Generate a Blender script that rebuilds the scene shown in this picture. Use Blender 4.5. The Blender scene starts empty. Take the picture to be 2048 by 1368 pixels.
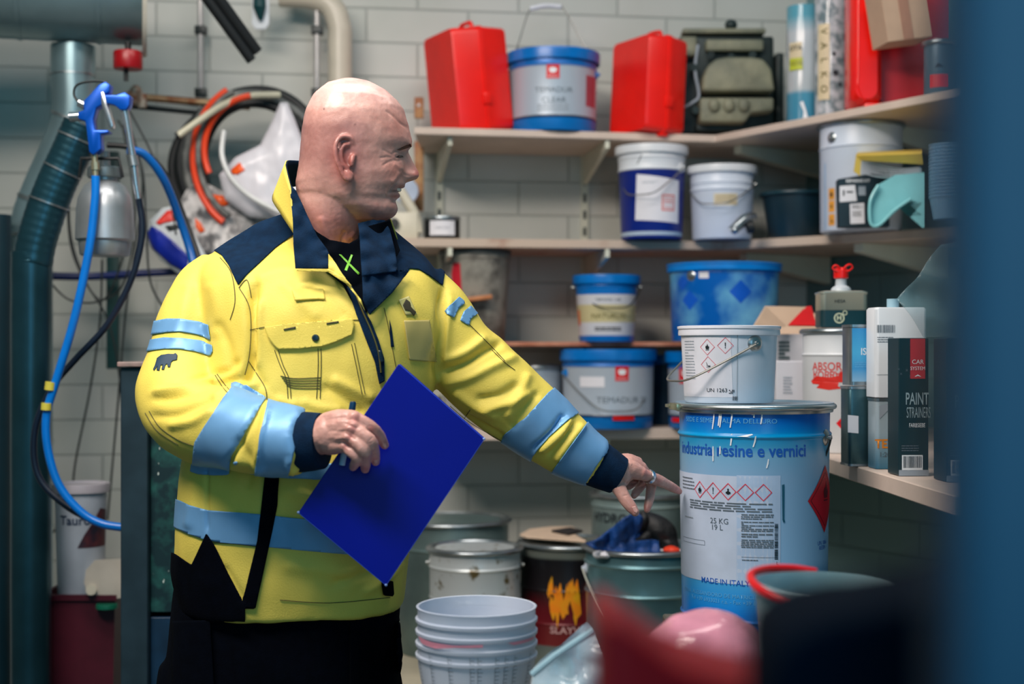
import bpy, bmesh, math, random
import numpy as np
from mathutils import Vector, Matrix
from mathutils.bvhtree import BVHTree
from mathutils.geometry import tessellate_polygon

SC = bpy.context.scene
COL = SC.collection
F = 50.0 / 36.0 * 2048.0          # focal length in pixels of the 2048 wide frame
CX, HY, CAMZ = 1024.0, 700.0, 1.38

# ------------------------------------------------------------------ camera, world, lights, exposure
cd = bpy.data.cameras.new('camera'); cam = bpy.data.objects.new('camera', cd); COL.objects.link(cam)
cam.location = (0, 0, CAMZ); cam.rotation_euler = (math.radians(90), 0, 0)
cd.lens = 50; cd.sensor_width = 36; cd.shift_y = 16.0 / 2048.0
cd.clip_start = 0.02; cd.clip_end = 60
cd.dof.use_dof = True; cd.dof.focus_distance = 2.36; cd.dof.aperture_fstop = 2.8
SC.camera = cam
w = bpy.data.worlds.new('world'); SC.world = w; w.use_nodes = True
w.node_tree.nodes['Background'].inputs[0].default_value = (0.010, 0.27, 0.38, 1)
w.node_tree.nodes['Background'].inputs[1].default_value = 0.39
SC.view_settings.view_transform = 'Standard'; SC.view_settings.look = 'None'
SC.view_settings.exposure = 0.0; SC.view_settings.gamma = 1.0
SC.view_settings.use_curve_mapping = False

def area(name, loc, target, sx, sy, power, col):
    l = bpy.data.lights.new(name, 'AREA'); l.shape = 'RECTANGLE'; l.size = sx; l.size_y = sy
    l.energy = power; l.color = col
    o = bpy.data.objects.new(name, l); COL.objects.link(o); o.location = loc
    o.rotation_euler = (Vector(target) - Vector(loc)).to_track_quat('-Z', 'Y').to_euler()
    return o
area('ceiling_tube_light', (-0.05, 2.35, 3.15), (-0.15, 2.75, 1.3), 2.2, 0.35, 29, (1.0, 0.90, 0.84))
kl = area('ceiling_tube_light', (-0.95, 1.25, 2.95), (-0.40, 2.40, 1.55), 1.5, 0.4, 30, (1.0, 0.88, 0.79)); kl.data.spread = math.radians(120)
area('cool_fill_light', (0.5, -0.7, 1.9), (0.1, 2.7, 1.1), 1.6, 1.4, 17, (0.36, 0.74, 1.0))  # added bluish fill behind the camera, no real source there

# ------------------------------------------------------------------ helpers
def P(px, py, Y): return Vector(((px - CX) / F * Y, Y, CAMZ + (HY - py) / F * Y))
def lin(c):
    out = []
    for v in c[:3]:
        v = v / 255.0
        out.append(v / 12.92 if v <= 0.04045 else ((v + 0.055) / 1.055) ** 2.4)
    return (*out, 1.0)
MATS = {}
def mat(name, col, rough=0.5, metal=0.0, var=0.08, scale=14.0, bump=0.0, bscale=60.0, alpha=1.0, trans=0.0, sss=0.0, coat=0.0, col2=None, lo=0.35, hi=0.65, spec=0.5):
    if name in MATS: return MATS[name]
    m = bpy.data.materials.new(name); m.use_nodes = True; nt = m.node_tree; b = nt.nodes['Principled BSDF']
    tc = nt.nodes.new('ShaderNodeTexCoord')
    n = nt.nodes.new('ShaderNodeTexNoise'); n.inputs['Scale'].default_value = scale; n.inputs['Detail'].default_value = 5
    nt.links.new(tc.outputs['Object'], n.inputs['Vector'])
    r = nt.nodes.new('ShaderNodeValToRGB')
    c = lin(col)
    if col2 is None:
        a = [max(0, v * (1 - var)) for v in c[:3]] + [1]; d = [min(1, v * (1 + var)) for v in c[:3]] + [1]
    else: a, d = c, lin(col2)
    r.color_ramp.elements[0].position = lo; r.color_ramp.elements[0].color = a
    r.color_ramp.elements[1].position = hi; r.color_ramp.elements[1].color = d
    nt.links.new(n.outputs['Fac'], r.inputs[0]); nt.links.new(r.outputs[0], b.inputs['Base Color'])
    b.inputs['Roughness'].default_value = rough; b.inputs['Metallic'].default_value = metal
    b.inputs['Specular IOR Level'].default_value = spec
    if alpha < 1: b.inputs['Alpha'].default_value = alpha
    if trans: b.inputs['Transmission Weight'].default_value = trans; b.inputs['IOR'].default_value = 1.3
    if sss:
        b.inputs['Subsurface Weight'].default_value = sss; b.inputs['Subsurface Radius'].default_value = (0.012, 0.005, 0.003); b.inputs['Subsurface Scale'].default_value = 0.6
    if coat: b.inputs['Coat Weight'].default_value = coat; b.inputs['Coat Roughness'].default_value = 0.1
    if bump:
        n2 = nt.nodes.new('ShaderNodeTexNoise'); n2.inputs['Scale'].default_value = bscale; n2.inputs['Detail'].default_value = 6
        nt.links.new(tc.outputs['Object'], n2.inputs['Vector'])
        bp = nt.nodes.new('ShaderNodeBump'); bp.inputs['Strength'].default_value = bump; bp.inputs['Distance'].default_value = 0.01
        nt.links.new(n2.outputs['Fac'], bp.inputs['Height']); nt.links.new(bp.outputs[0], b.inputs['Normal'])
    MATS[name] = m
    return m
def gradmat(name, stops, h, rough=0.35, metal=0.0):
    """printed bands up the side of a can: stops = [(z fraction, colour)]"""
    m = bpy.data.materials.new(name); m.use_nodes = True; nt = m.node_tree; b = nt.nodes['Principled BSDF']
    tc = nt.nodes.new('ShaderNodeTexCoord'); sp = nt.nodes.new('ShaderNodeSeparateXYZ'); dv = nt.nodes.new('ShaderNodeMath'); dv.operation = 'DIVIDE'
    dv.inputs[1].default_value = h
    nt.links.new(tc.outputs['Object'], sp.inputs[0]); nt.links.new(sp.outputs[2], dv.inputs[0])
    r = nt.nodes.new('ShaderNodeValToRGB'); nt.links.new(dv.outputs[0], r.inputs[0])
    el = r.color_ramp.elements
    while len(el) < len(stops): el.new(0.5)
    for e, (p, c) in zip(el, stops): e.position = p; e.color = lin(c)
    nt.links.new(r.outputs[0], b.inputs['Base Color']); b.inputs['Roughness'].default_value = rough; b.inputs['Metallic'].default_value = metal
    return m

WM = {}
def thing(name, label, cat, loc=(0, 0, 0), rz=0.0, group=None):
    o = bpy.data.objects.new(name, None); COL.objects.link(o); o.empty_display_size = 0.05
    o.location = loc; o.rotation_euler = (0, 0, rz)
    o['label'] = label; o['category'] = cat
    if group: o['group'] = group
    WM[o.name] = Matrix.Translation(Vector(loc)) @ Matrix.Rotation(rz, 4, 'Z')
    return o
def tag(o, label, cat, group=None):
    o['label'] = label; o['category'] = cat
    if group: o['group'] = group
    return o
def add(name, geo, m, parent=None, smooth=True, world=False, label=None, auto=True):
    V, Fc = geo
    if world and parent is not None:
        inv = WM[parent.name].inverted(); V = [inv @ Vector(v) for v in V]
    me = bpy.data.meshes.new(name); me.from_pydata([tuple(v) for v in V], [], [tuple(int(i) for i in f) for f in Fc]); me.validate()
    if m is not None: me.materials.append(m)
    if smooth:
        me.polygons.foreach_set('use_smooth', [True] * len(me.polygons))
        if auto:
            try: me.set_sharp_from_angle(angle=math.radians(38))
            except Exception: pass
    me.update()
    o = bpy.data.objects.new(name, me); COL.objects.link(o)
    if parent is not None:
        o.parent = parent; WM[o.name] = WM[parent.name]
    else: WM[o.name] = Matrix.Identity(4)
    if label: o['label'] = label
    return o
def struct(name, geo, m, smooth=False):
    o = add(name, geo, m, None, smooth); o['kind'] = 'structure'; return o
def join(*g):
    V, Fc = [], []
    for v, f in g:
        n = len(V); V += [Vector(x) for x in v]; Fc += [tuple(i + n for i in q) for q in f]
    return V, Fc
def xf(geo, M): return [M @ Vector(v) for v in geo[0]], geo[1]
def T(x, y, z): return Matrix.Translation((x, y, z))
def Rm(a, ax): return Matrix.Rotation(math.radians(a), 4, ax)
def frame(o, ex, ey, ez):
    M = Matrix.Identity(4)
    for i, e in enumerate((ex, ey, ez)):
        for j in range(3): M[j][i] = e[j]
    return Matrix.Translation(Vector(o)) @ M
def lathe(prof, seg=56, a0=0.0, a1=2 * math.pi):
    full = abs(a1 - a0 - 2 * math.pi) < 1e-6
    V, Fc = [], []; rows = []
    n = seg if full else seg + 1
    for r, z in prof:
        if r < 1e-6: V.append(Vector((0, 0, z))); rows.append([len(V) - 1] * n)
        else:
            row = []
            for i in range(n):
                a = a0 + (a1 - a0) * i / seg; V.append(Vector((r * math.cos(a), r * math.sin(a), z))); row.append(len(V) - 1)
            rows.append(row)
    for a, b in zip(rows[:-1], rows[1:]):
        for i in range(seg):
            j = (i + 1) % n
            q = []
            for k in (a[i], a[j], b[j], b[i]):
                if k not in q: q.append(k)
            if len(q) > 2: Fc.append(tuple(q))
    return V, Fc
def cr(pts, n=8, closed=False):
    pts = [Vector(p) for p in pts]; out = []
    N = len(pts); rng = N if closed else N - 1
    for i in range(rng):
        if closed: p0, p1, p2, p3 = pts[(i - 1) % N], pts[i], pts[(i + 1) % N], pts[(i + 2) % N]
        else: p0, p1, p2, p3 = pts[max(i - 1, 0)], pts[i], pts[i + 1], pts[min(i + 2, N - 1)]
        for k in range(n):
            t = k / n
            out.append(0.5 * ((2 * p1) + (-p0 + p2) * t + (2 * p0 - 5 * p1 + 4 * p2 - p3) * t * t + (-p0 + 3 * p1 - 3 * p2 + p3) * t ** 3))
    if not closed: out.append(pts[-1])
    return out
def crs(vals, n=8): return [v.x for v in cr([Vector((a, 0, 0)) for a in vals], n)]
def tube(pts, r, seg=10, closed=False, smooth=0, flat=1.0, ref=None):
    pts = [Vector(p) for p in pts]
    rs = r if isinstance(r, (list, tuple)) else [r] * len(pts)
    if smooth:
        rs = crs(list(rs) + ([rs[0]] if closed else []), smooth); pts = cr(pts, smooth, closed)
        if closed: rs = rs[:len(pts)]
    N = len(pts); V, Fc = [], []
    up = None
    for i in range(N):
        if closed: t = pts[(i + 1) % N] - pts[(i - 1) % N]
        else: t = pts[min(i + 1, N - 1)] - pts[max(i - 1, 0)]
        t.normalize()
        if ref is not None: up = Vector(ref)
        elif up is None: up = Vector((0, 0, 1)) if abs(t.z) < 0.9 else Vector((0, 1, 0))
        up = up - t * up.dot(t)
        if up.length < 1e-6: up = t.orthogonal()
        up.normalize(); s = t.cross(up)
        for k in range(seg):
            a = 2 * math.pi * k / seg
            V.append(pts[i] + (up * math.cos(a) * flat + s * math.sin(a)) * rs[i])
    for i in range(N if closed else N - 1):
        j = (i + 1) % N
        for k in range(seg):
            l = (k + 1) % seg
            Fc.append((i * seg + k, i * seg + l, j * seg + l, j * seg + k))
    if not closed:
        V.append(pts[0]); V.append(pts[-1]); a = len(V) - 2
        for k in range(seg):
            l = (k + 1) % seg
            Fc.append((a, l, k)); Fc.append((a + 1, (N - 1) * seg + k, (N - 1) * seg + l))
    return V, Fc
def bx(x0, x1, y0, y1, z0, z1, bev=0.0, seg=2):
    bm = bmesh.new(); bmesh.ops.create_cube(bm, size=1)
    for v in bm.verts: v.co = Vector(((x0 + x1) / 2 + v.co.x * (x1 - x0), (y0 + y1) / 2 + v.co.y * (y1 - y0), (z0 + z1) / 2 + v.co.z * (z1 - z0)))
    if bev: bmesh.ops.bevel(bm, geom=bm.edges[:], offset=bev, segments=seg, profile=0.5, affect='EDGES')
    return out(bm)
def out(bm):
    bm.verts.index_update(); V = [v.co.copy() for v in bm.verts]; Fc = [[v.index for v in f.verts] for f in bm.faces]; bm.free(); return V, Fc
def prism(poly, z0, z1, bev=0.0, seg=2):
    """poly in xy, extruded along z"""
    bm = bmesh.new(); vs = [bm.verts.new((p[0], p[1], z0)) for p in poly]
    f = bm.faces.new(vs); r = bmesh.ops.extrude_face_region(bm, geom=[f])
    for g in r['geom']:
        if isinstance(g, bmesh.types.BMVert): g.co.z = z1
    bmesh.ops.recalc_face_normals(bm, faces=bm.faces[:])
    if bev: bmesh.ops.bevel(bm, geom=bm.edges[:], offset=bev, segments=seg, profile=0.5, affect='EDGES', clamp_overlap=True)
    return out(bm)
def ball(c, r, sx=1, sy=1, sz=1, seg=20):
    pr = [(r * math.sin(math.pi * i / seg), -r * math.cos(math.pi * i / seg)) for i in range(seg + 1)]
    V, Fc = lathe(pr, seg * 2)
    return [Vector((v.x * sx, v.y * sy, v.z * sz)) + Vector(c) for v in V], Fc
def cyl(p, q, r, seg=20, r2=None): return tube([p, q], [r, r if r2 is None else r2], seg)
def loft(rings, caps=True):
    V, Fc = [], []; n = len(rings[0])
    for r in rings: V += [Vector(p) for p in r]
    for i in range(len(rings) - 1):
        for k in range(n):
            l = (k + 1) % n; Fc.append((i * n + k, i * n + l, (i + 1) * n + l, (i + 1) * n + k))
    if caps:
        for i in (0, len(rings) - 1):
            c = sum((Vector(p) for p in rings[i]), Vector()) / n; V.append(c)
            for k in range(n):
                l = (k + 1) % n; Fc.append((len(V) - 1, i * n + (l if i == 0 else k), i * n + (k if i == 0 else l)))
    return V, Fc
def jitter(geo, amp, sc=20.0, seed=0):
    from mathutils import noise
    o = Vector((seed * 7.3, seed * 3.1, seed * 1.7))
    return [Vector(v) + noise.noise_vector(Vector(v) * sc + o) * amp for v in geo[0]], geo[1]

# -------- flat shapes (x right, y up) that are then laid on a curved or a flat face
def _sub(bm, me):
    for _ in range(7):
        es = [e for e in bm.edges if e.calc_length() > me]
        if not es: break
        bmesh.ops.subdivide_edges(bm, edges=es, cuts=1)
        bmesh.ops.triangulate(bm, faces=[f for f in bm.faces if len(f.verts) > 3])
def tess(bm, pts):
    vs = [bm.verts.new((p[0], p[1], 0)) for p in pts]
    for t in tessellate_polygon([[Vector((p[0], p[1], 0)) for p in pts]]):
        try: bm.faces.new([vs[i] for i in t])
        except ValueError: pass
def poly2(pts, me=0.012):
    bm = bmesh.new(); tess(bm, pts)
    bmesh.ops.recalc_face_normals(bm, faces=bm.faces[:])
    _sub(bm, me)
    for f in bm.faces:
        f.normal_update()
        if f.normal.z < 0: f.normal_flip()
    return out(bm)
def rect2(w, h, cx=0, cy=0, me=0.012): return poly2([(cx - w / 2, cy - h / 2), (cx + w / 2, cy - h / 2), (cx + w / 2, cy + h / 2), (cx - w / 2, cy + h / 2)], me)
def off2(g, x, y, s=1.0, sx=1.0): return [Vector((v[0] * s * sx + x, v[1] * s + y, 0)) for v in g[0]], g[1]
def circ2(r, x=0, y=0, n=18, me=1): return poly2([(x + r * math.cos(2 * math.pi * i / n), y + r * math.sin(2 * math.pi * i / n)) for i in range(n)], me)
def ring2(o, i, me=0.012):
    """a frame between two outlines of the same count"""
    n = len(o); V = [Vector((p[0], p[1], 0)) for p in o] + [Vector((p[0], p[1], 0)) for p in i]
    Fc = [(k, (k + 1) % n, n + (k + 1) % n, n + k) for k in range(n)]
    bm = bmesh.new(); vs = [bm.verts.new(v) for v in V]
    for f in Fc: bm.faces.new([vs[k] for k in f])
    bmesh.ops.triangulate(bm, faces=bm.faces[:]); _sub(bm, me)
    return out(bm)
def diamond(r, t=0.1): return ring2([(r, 0), (0, r), (-r, 0), (0, -r)], [(r * (1 - t), 0), (0, r * (1 - t)), (-r * (1 - t), 0), (0, -r * (1 - t))])
def text2(s, size, sx=1.0, bold=0.0, me=0.01, align='CENTER'):
    cu = bpy.data.curves.new('t', 'FONT'); cu.body = s; cu.size = size; cu.align_x = align; cu.align_y = 'CENTER'; cu.offset = bold * size; cu.resolution_u = 3
    o = bpy.data.objects.new('t', cu); COL.objects.link(o)
    bpy.context.view_layer.update()
    ev = o.evaluated_get(bpy.context.evaluated_depsgraph_get()); me_ = ev.to_mesh()
    V = [Vector((v.co.x * sx, v.co.y, 0)) for v in me_.vertices]; Fc = [list(p.vertices) for p in me_.polygons]
    ev.to_mesh_clear(); bpy.data.objects.remove(o); bpy.data.curves.remove(cu)
    bm = bmesh.new(); vs = [bm.verts.new(v) for v in V]
    for f in Fc:
        try: bm.faces.new([vs[i] for i in f])
        except ValueError: pass
    bmesh.ops.triangulate(bm, faces=bm.faces[:]); _sub(bm, me)
    return out(bm)
FLAME = [(-.35, -.6), (.35, -.6), (.5, -.2), (.42, .15), (.28, -.05), (.2, .3), (.0, .75), (-.05, .35), (-.22, .1), (-.3, .3), (-.48, -.1)]
def picto(kind, s):
    if kind == 'flame': return join(poly2([(a * s, (b + .1) * s) for a, b in FLAME], 1), rect2(s * .9, s * .1, 0, -s * .68, 1))
    if kind == 'bang': return join(poly2([(-.13 * s, .7 * s), (.13 * s, .7 * s), (.07 * s, -.25 * s), (-.07 * s, -.25 * s)], 1), circ2(.12 * s, 0, -.5 * s))
    if kind == 'fish': return join(poly2([(-.5 * s, .45 * s), (-.4 * s, .5 * s), (-.2 * s, .1 * s), (-.15 * s, -.4 * s), (-.3 * s, -.4 * s), (-.32 * s, 0)], 1), poly2([(-.1 * s, -.35 * s), (.2 * s, -.2 * s), (.5 * s, -.35 * s), (.6 * s, -.2 * s), (.6 * s, -.5 * s), (.2 * s, -.55 * s)], 1), rect2(.9 * s, .07 * s, 0, -.62 * s, 1))
    if kind == 'person': return join(circ2(.2 * s, 0, .45 * s), poly2([(-.12 * s, .25 * s), (.12 * s, .25 * s), (.2 * s, .05 * s), (.5 * s, -.05 * s), (.55 * s, -.35 * s), (.1 * s, -.6 * s), (-.1 * s, -.6 * s), (-.55 * s, -.35 * s), (-.5 * s, -.05 * s), (-.2 * s, .05 * s)], 1))
    if kind == 'cross': return join(poly2([(-.5 * s, -.4 * s), (-.35 * s, -.52 * s), (.5 * s, .4 * s), (.35 * s, .52 * s)], 1), poly2([(.5 * s, -.4 * s), (.35 * s, -.52 * s), (-.5 * s, .4 * s), (-.35 * s, .52 * s)], 1))
def lines2(w, h, n, seed=1, fill=0.5):
    """rows of small print as short bars"""
    rnd = random.Random(seed); gs = []
    for i in range(n):
        y = h / 2 - (i + .5) * h / n; x = -w / 2
        while x < w / 2 - .002:
            l = min(rnd.uniform(.02, .12) * w * 2, w / 2 - x); gs.append(rect2(l * .86, h / n * fill, x + l / 2, y, .02)); x += l
            if rnd.random() < .05: break
    return join(*gs)
def bars2(w, h, n=18, seed=2):
    rnd = random.Random(seed); gs = []; x = -w / 2; d = w / n
    for i in range(n):
        gs.append(rect2(d * rnd.uniform(.25, .8), h, x + d * (i + .5), 0, .05))
    return join(*gs)
def wrap(g, Rf, u, zc, off=0.0006):
    """lay flat shape on a lathe body: u = sine of the angle of its centre, seen from the front (-y)"""
    p0 = math.asin(max(-1, min(1, u))); V = []
    for v in g[0]:
        z = zc + v[1]; R = Rf(z) + off; a = p0 + v[0] / R
        V.append(Vector((R * math.sin(a), -R * math.cos(a), z)))
    return V, g[1]
def lay(g, o, ux, uy, off=0.0006):
    ux = Vector(ux).normalized(); uy = Vector(uy).normalized(); n = ux.cross(uy); o = Vector(o)
    return [o + ux * v[0] + uy * v[1] + n * off for v in g[0]], g[1]
def faceaway(x, Y): return -math.atan2(x, Y)
def at(px, Y, z): return Vector(((px - CX) / F * Y, Y, z))
# ------------------------------------------------------------------ the setting
def wallmat(name, c1, c2, mortar, bw=0.3, bh=0.1, sx=0.0, sz=0.0):
    m = bpy.data.materials.new(name); m.use_nodes = True; nt = m.node_tree; b = nt.nodes['Principled BSDF']
    tc = nt.nodes.new('ShaderNodeTexCoord'); sp = nt.nodes.new('ShaderNodeSeparateXYZ'); cb = nt.nodes.new('ShaderNodeCombineXYZ'); mp = nt.nodes.new('ShaderNodeMapping')
    nt.links.new(tc.outputs['Object'], sp.inputs[0]); nt.links.new(sp.outputs[0], cb.inputs[0]); nt.links.new(sp.outputs[2], cb.inputs[1])
    nt.links.new(cb.outputs[0], mp.inputs[0]); mp.inputs['Location'].default_value = (sx, sz, 0)
    br = nt.nodes.new('ShaderNodeTexBrick'); nt.links.new(mp.outputs[0], br.inputs['Vector'])
    br.inputs['Scale'].default_value = 1.0; br.inputs['Brick Width'].default_value = bw; br.inputs['Row Height'].default_value = bh
    br.inputs['Mortar Size'].default_value = 0.0035; br.inputs['Mortar Smooth'].default_value = 0.6
    br.inputs['Color1'].default_value = lin(c1); br.inputs['Color2'].default_value = lin(c2); br.inputs['Mortar'].default_value = lin(mortar)
    n = nt.nodes.new('ShaderNodeTexNoise'); n.inputs['Scale'].default_value = 3.5; n.inputs['Detail'].default_value = 8
    nt.links.new(tc.outputs['Object'], n.inputs['Vector'])
    mx = nt.nodes.new('ShaderNodeMix'); mx.data_type = 'RGBA'; mx.blend_type = 'MULTIPLY'; mx.inputs[0].default_value = 0.35
    rp = nt.nodes.new('ShaderNodeValToRGB'); rp.color_ramp.elements[0].color = (.7, .74, .68, 1); rp.color_ramp.elements[0].position = .35; rp.color_ramp.elements[1].position = .62
    nt.links.new(n.outputs['Fac'], rp.inputs[0]); nt.links.new(br.outputs['Color'], mx.inputs[6]); nt.links.new(rp.outputs[0], mx.inputs[7])
    nt.links.new(mx.outputs[2], b.inputs['Base Color']); b.inputs['Roughness'].default_value = 0.55
    bp = nt.nodes.new('ShaderNodeBump'); bp.inputs['Strength'].default_value = 0.7; bp.inputs['Distance'].default_value = 0.006; bp.invert = True
    nt.links.new(br.outputs['Fac'], bp.inputs['Height']); nt.links.new(bp.outputs[0], b.inputs['Normal'])
    return m
TH = math.atan(0.14)
def wy(x): return 4.22 + 0.14 * x
M_WALL = wallmat('painted_block', (206, 206, 200), (196, 199, 192), (180, 184, 178), sx=0.13, sz=0.02)
wb = struct('wall_back', bx(-2.6, 0.905 / math.cos(TH), 0, 0.15, 0, 3.0), M_WALL); wb.location = (0, 4.22, 0); wb.rotation_euler = (0, 0, TH)
corner = Vector((0.9, wy(0.9), 0)); dR = Vector((0.53, -0.85, 0)).normalized()
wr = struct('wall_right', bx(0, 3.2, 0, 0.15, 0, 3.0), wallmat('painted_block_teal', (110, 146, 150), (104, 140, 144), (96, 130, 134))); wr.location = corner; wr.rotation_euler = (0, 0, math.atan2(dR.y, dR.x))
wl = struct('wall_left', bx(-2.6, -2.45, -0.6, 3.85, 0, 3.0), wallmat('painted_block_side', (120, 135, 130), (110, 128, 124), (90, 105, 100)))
struct('floor', bx(-2.6, 2.7, -0.6, 4.6, -0.1, 0.0), mat('concrete_floor', (96, 102, 100), 0.6, var=.25, scale=4, bump=.1))

M_SHELF = mat('shelf_board', (206, 188, 174), 0.5, var=.06, scale=9, bump=.05)
M_SHELFD = mat('shelf_board_worn', (196, 176, 158), 0.5, col2=(150, 92, 66), scale=6, lo=.56, hi=.72)
M_ORANGE = mat('raw_plywood', (200, 140, 112), 0.6, col2=(165, 92, 64), scale=12)
M_BRK = mat('bracket_enamel', (214, 214, 196), 0.4, var=.04)
M_STEEL = mat('bare_steel', (170, 176, 178), 0.3, 0.9, var=.1, scale=20)
M_DARK = mat('black_rubber', (18, 22, 24), 0.5)
M_WIRE = mat('wire_steel', (150, 150, 145), 0.35, 0.8)
M_WIREDK = mat('wire_dark', (40, 46, 46), 0.4, 0.3)
def wpt(x, d, z):      # a point d in front of the back wall
    return Vector((x + d * math.sin(TH), wy(x) - d * math.cos(TH), z))
dRn = Vector((dR.y, -dR.x, 0)) * 1.0       # normal of the right wall, pointing to the room
if dRn.y > 0: dRn = -dRn
nR = Vector((-0.85, -0.53, 0)).normalized()
def rpt(t, d, z): return corner + dR * t + nR * d + Vector((0, 0, z))
def shelf(name, label, front, z, th, m, back=None):
    t = thing(name, label, 'shelf', (front[0][0], front[0][1], z - th))
    pts = [Vector((x, y, 0)) for x, y in front] + [Vector((x, y, 0)) for x, y in back]
    add('board', prism(pts, z - th, z, 0.002, 1), m, t, world=True, smooth=False)
    return t
bkL = [(corner.x - .004, corner.y - .008)]
eR = rpt(1.75, 0.004, 0)
sh1 = shelf('wall_shelf', 'topmost white wall shelf carrying the red cases and paint pails', [(-0.262, 3.81), (0.565, 3.955), (1.007, 3.27), (1.36, 2.70)], 1.978, .02, M_SHELF, [(eR.x, eR.y), (corner.x - .004, corner.y - .008), (-0.262, wy(-.262) - .004)])
sh2 = shelf('wall_shelf', 'middle white wall shelf with stained front edge above the blue buckets', [(-0.30, 3.83), (0.585, 3.955), (0.875, 3.70), (1.06, 3.50), (1.42, 2.95)], 1.682, .024, M_SHELFD, [(eR.x, eR.y), (corner.x - .004, corner.y - .008), (-0.30, wy(-.30) - .004)])
sh3 = shelf('wall_shelf', 'thin orange plywood shelf laid over the lower row of pails', [(-0.24, 3.84), (0.80, 3.96)], 1.402, .012, M_ORANGE, [(0.84, wy(.84) - .01), (-0.24, wy(-.24) - .004)])
sh4 = shelf('wall_shelf', 'lowest cream shelf running under the grey pails to the tins at right', [(-0.24, 3.82), (0.56, 3.93), (0.63, 2.84), (0.652, 2.1)], 1.165, .03, M_SHELF, [(1.9, 2.1), (1.9, 2.80), (0.92, wy(.9) - .06), (corner.x - .01, corner.y - .012), (-0.24, wy(-.24) - .004)])
# supports of the plywood shelf
for x in (-0.2, 0.36):
    pass
def bracket(parent, base, dirv, L, h, th=.02, lip=True):
    s = Vector((-dirv.y, dirv.x, 0)) * (th / 2); u = Vector((0, 0, 1)); V = []
    b = Vector(base)
    pts = [b, b + dirv * L, b + dirv * L - u * .022, b - u * h]
    V = [p + s for p in pts] + [p - s for p in pts]
    Fc = [(0, 1, 2, 3), (7, 6, 5, 4)] + [(i, i + 4, (i + 1) % 4 + 4, (i + 1) % 4) for i in range(4)]
    add('bracket', (V, Fc), M_BRK, parent, world=True, smooth=False)
dB = Vector((math.sin(TH), -math.cos(TH), 0))
for sh, z in ((sh1, 1.957), (sh2, 1.657), (sh4, 1.134)):
    for x in (-0.215, 0.215):
        b = wpt(x, .012, z); bracket(sh, b, dB, .33, .085, .012)
for sh, z, ts in ((sh1, 1.957, (.14, .62, 1.1)), (sh2, 1.657, (.10, .55, 1.0))):
    for t in ts:
        b = rpt(t, .012, z); bracket(sh, b, nR, .385 if sh is sh1 else .33, .08, .03)
def rail(x, z0, z1):
    t = thing('shelf_upright', 'white slotted steel upright screwed to the block wall ' + ('behind the blue labelled pails' if x > 0 else 'behind the face of the man'), 'shelf upright', wpt(x, .006, z0), TH)
    add('rail', bx(-.011, .011, -.006, .005, 0, z1 - z0), M_BRK, t, smooth=False)
    for i in range(int((z1 - z0) / .05)):
        add('slot', bx(-.0045, .0045, -.0075, -.0055, .02 + i * .05, .045 + i * .05), M_WIREDK, t, smooth=False)
rail(0.215, 1.0, 1.96); rail(-0.215, 1.0, 1.96)

# workbench under everything in front, and the low bench against the wall
M_BENCH = mat('bench_top', (120, 116, 104), 0.6, var=.2)
t = thing('workbench', 'dark work surface in front under the blue resin pail and mixing buckets', 'workbench', (0.1, 1.6, 0))
add('bench_top', prism([(-.2, .38), (1.1, .38), (1.1, 2.05), (.62, 2.74), (.29, 2.74), (.29, 2.1), (-.2, 2.1)], .84, .872, .003, 1), M_BENCH, t, world=True, smooth=False)
for x, y in ((-.15, .43), (1.05, .43), (-.15, 2.03), (.33, 2.66), (.58, 2.66), (1.03, 1.98)):
    add('leg', bx(x - .025, x + .025, y - .025, y + .025, 0, .84), M_BENCH, t, world=True, smooth=False)
M_LOW = mat('low_bench_top', (206, 196, 172), 0.6, var=.12, scale=6)
t = thing('low_bench', 'low cream bench against the wall under the spattered solvent cans', 'bench', (0.2, 3.6, 0))
add('bench_top', prism([(-.45, 3.13), (1.05, 3.13), (1.05, 3.9), (.85, 4.1), (.6, 4.12), (-.45, 4.0)], .55, .582, .003, 1), M_LOW, t, world=True, smooth=False)
for x, y in ((-.4, 3.2), (1.0, 3.2), (-.4, 3.94), (.8, 4.0), (.3, 3.2)):
    add('leg', bx(x - .03, x + .03, y - .03, y + .03, 0, .55), M_LOW, t, world=True, smooth=False)

# ------------------------------------------------------------------ ducts, pipes and cables at left
M_GALV = mat('galvanised_duct', (134, 160, 166), 0.30, 0.65, var=.16, scale=5)
M_GALVD = mat('dark_duct', (40, 78, 90), 0.30, 0.7, var=.2, scale=8)
t = thing('ventilation_duct', 'large horizontal galvanised duct crossing the top left corner', 'duct', P(0, -15, 3.25))
dE = P(285, -12, 3.6); dD = Vector((1, .258, 0)).normalized(); add('duct_tube', tube([dE - dD * 1.1, dE], .129, 48), M_GALV, t, world=True)
for dd_ in (.10, .29):
    add('seam_ring', tube([dE - dD * dd_, dE - dD * (dd_ + .01)], .1315, 48), M_GALV, t, world=True)
fl = xf(lathe([(.115, -.004), (.156, -.004), (.158, 0), (.156, .007), (.115, .007), (.115, -.004)], 48), frame(dE + dD * .004, (-.25, .968, 0), (0, 0, 1), dD))
add('end_flange', fl, mat('flange_white', (205, 200, 185), 0.4), t, world=True)
t = thing('branch_duct', 'vertical galvanised branch duct that bends and drops down the left edge', 'duct', P(146, 85, 3.25))
add('duct_tube', tube([P(146, 92, 3.6), P(146, 150, 3.6), P(146, 235, 3.6), P(130, 290, 3.6), P(88, 380, 3.6), P(66, 440, 3.6), P(62, 500, 3.6), P(62, 900, 3.6), P(62, 1780, 3.6)], [.055, .055, .055, .055, .053, .053, .053, .053, .053], 40, smooth=6), M_GALV, t, world=True)
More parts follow.
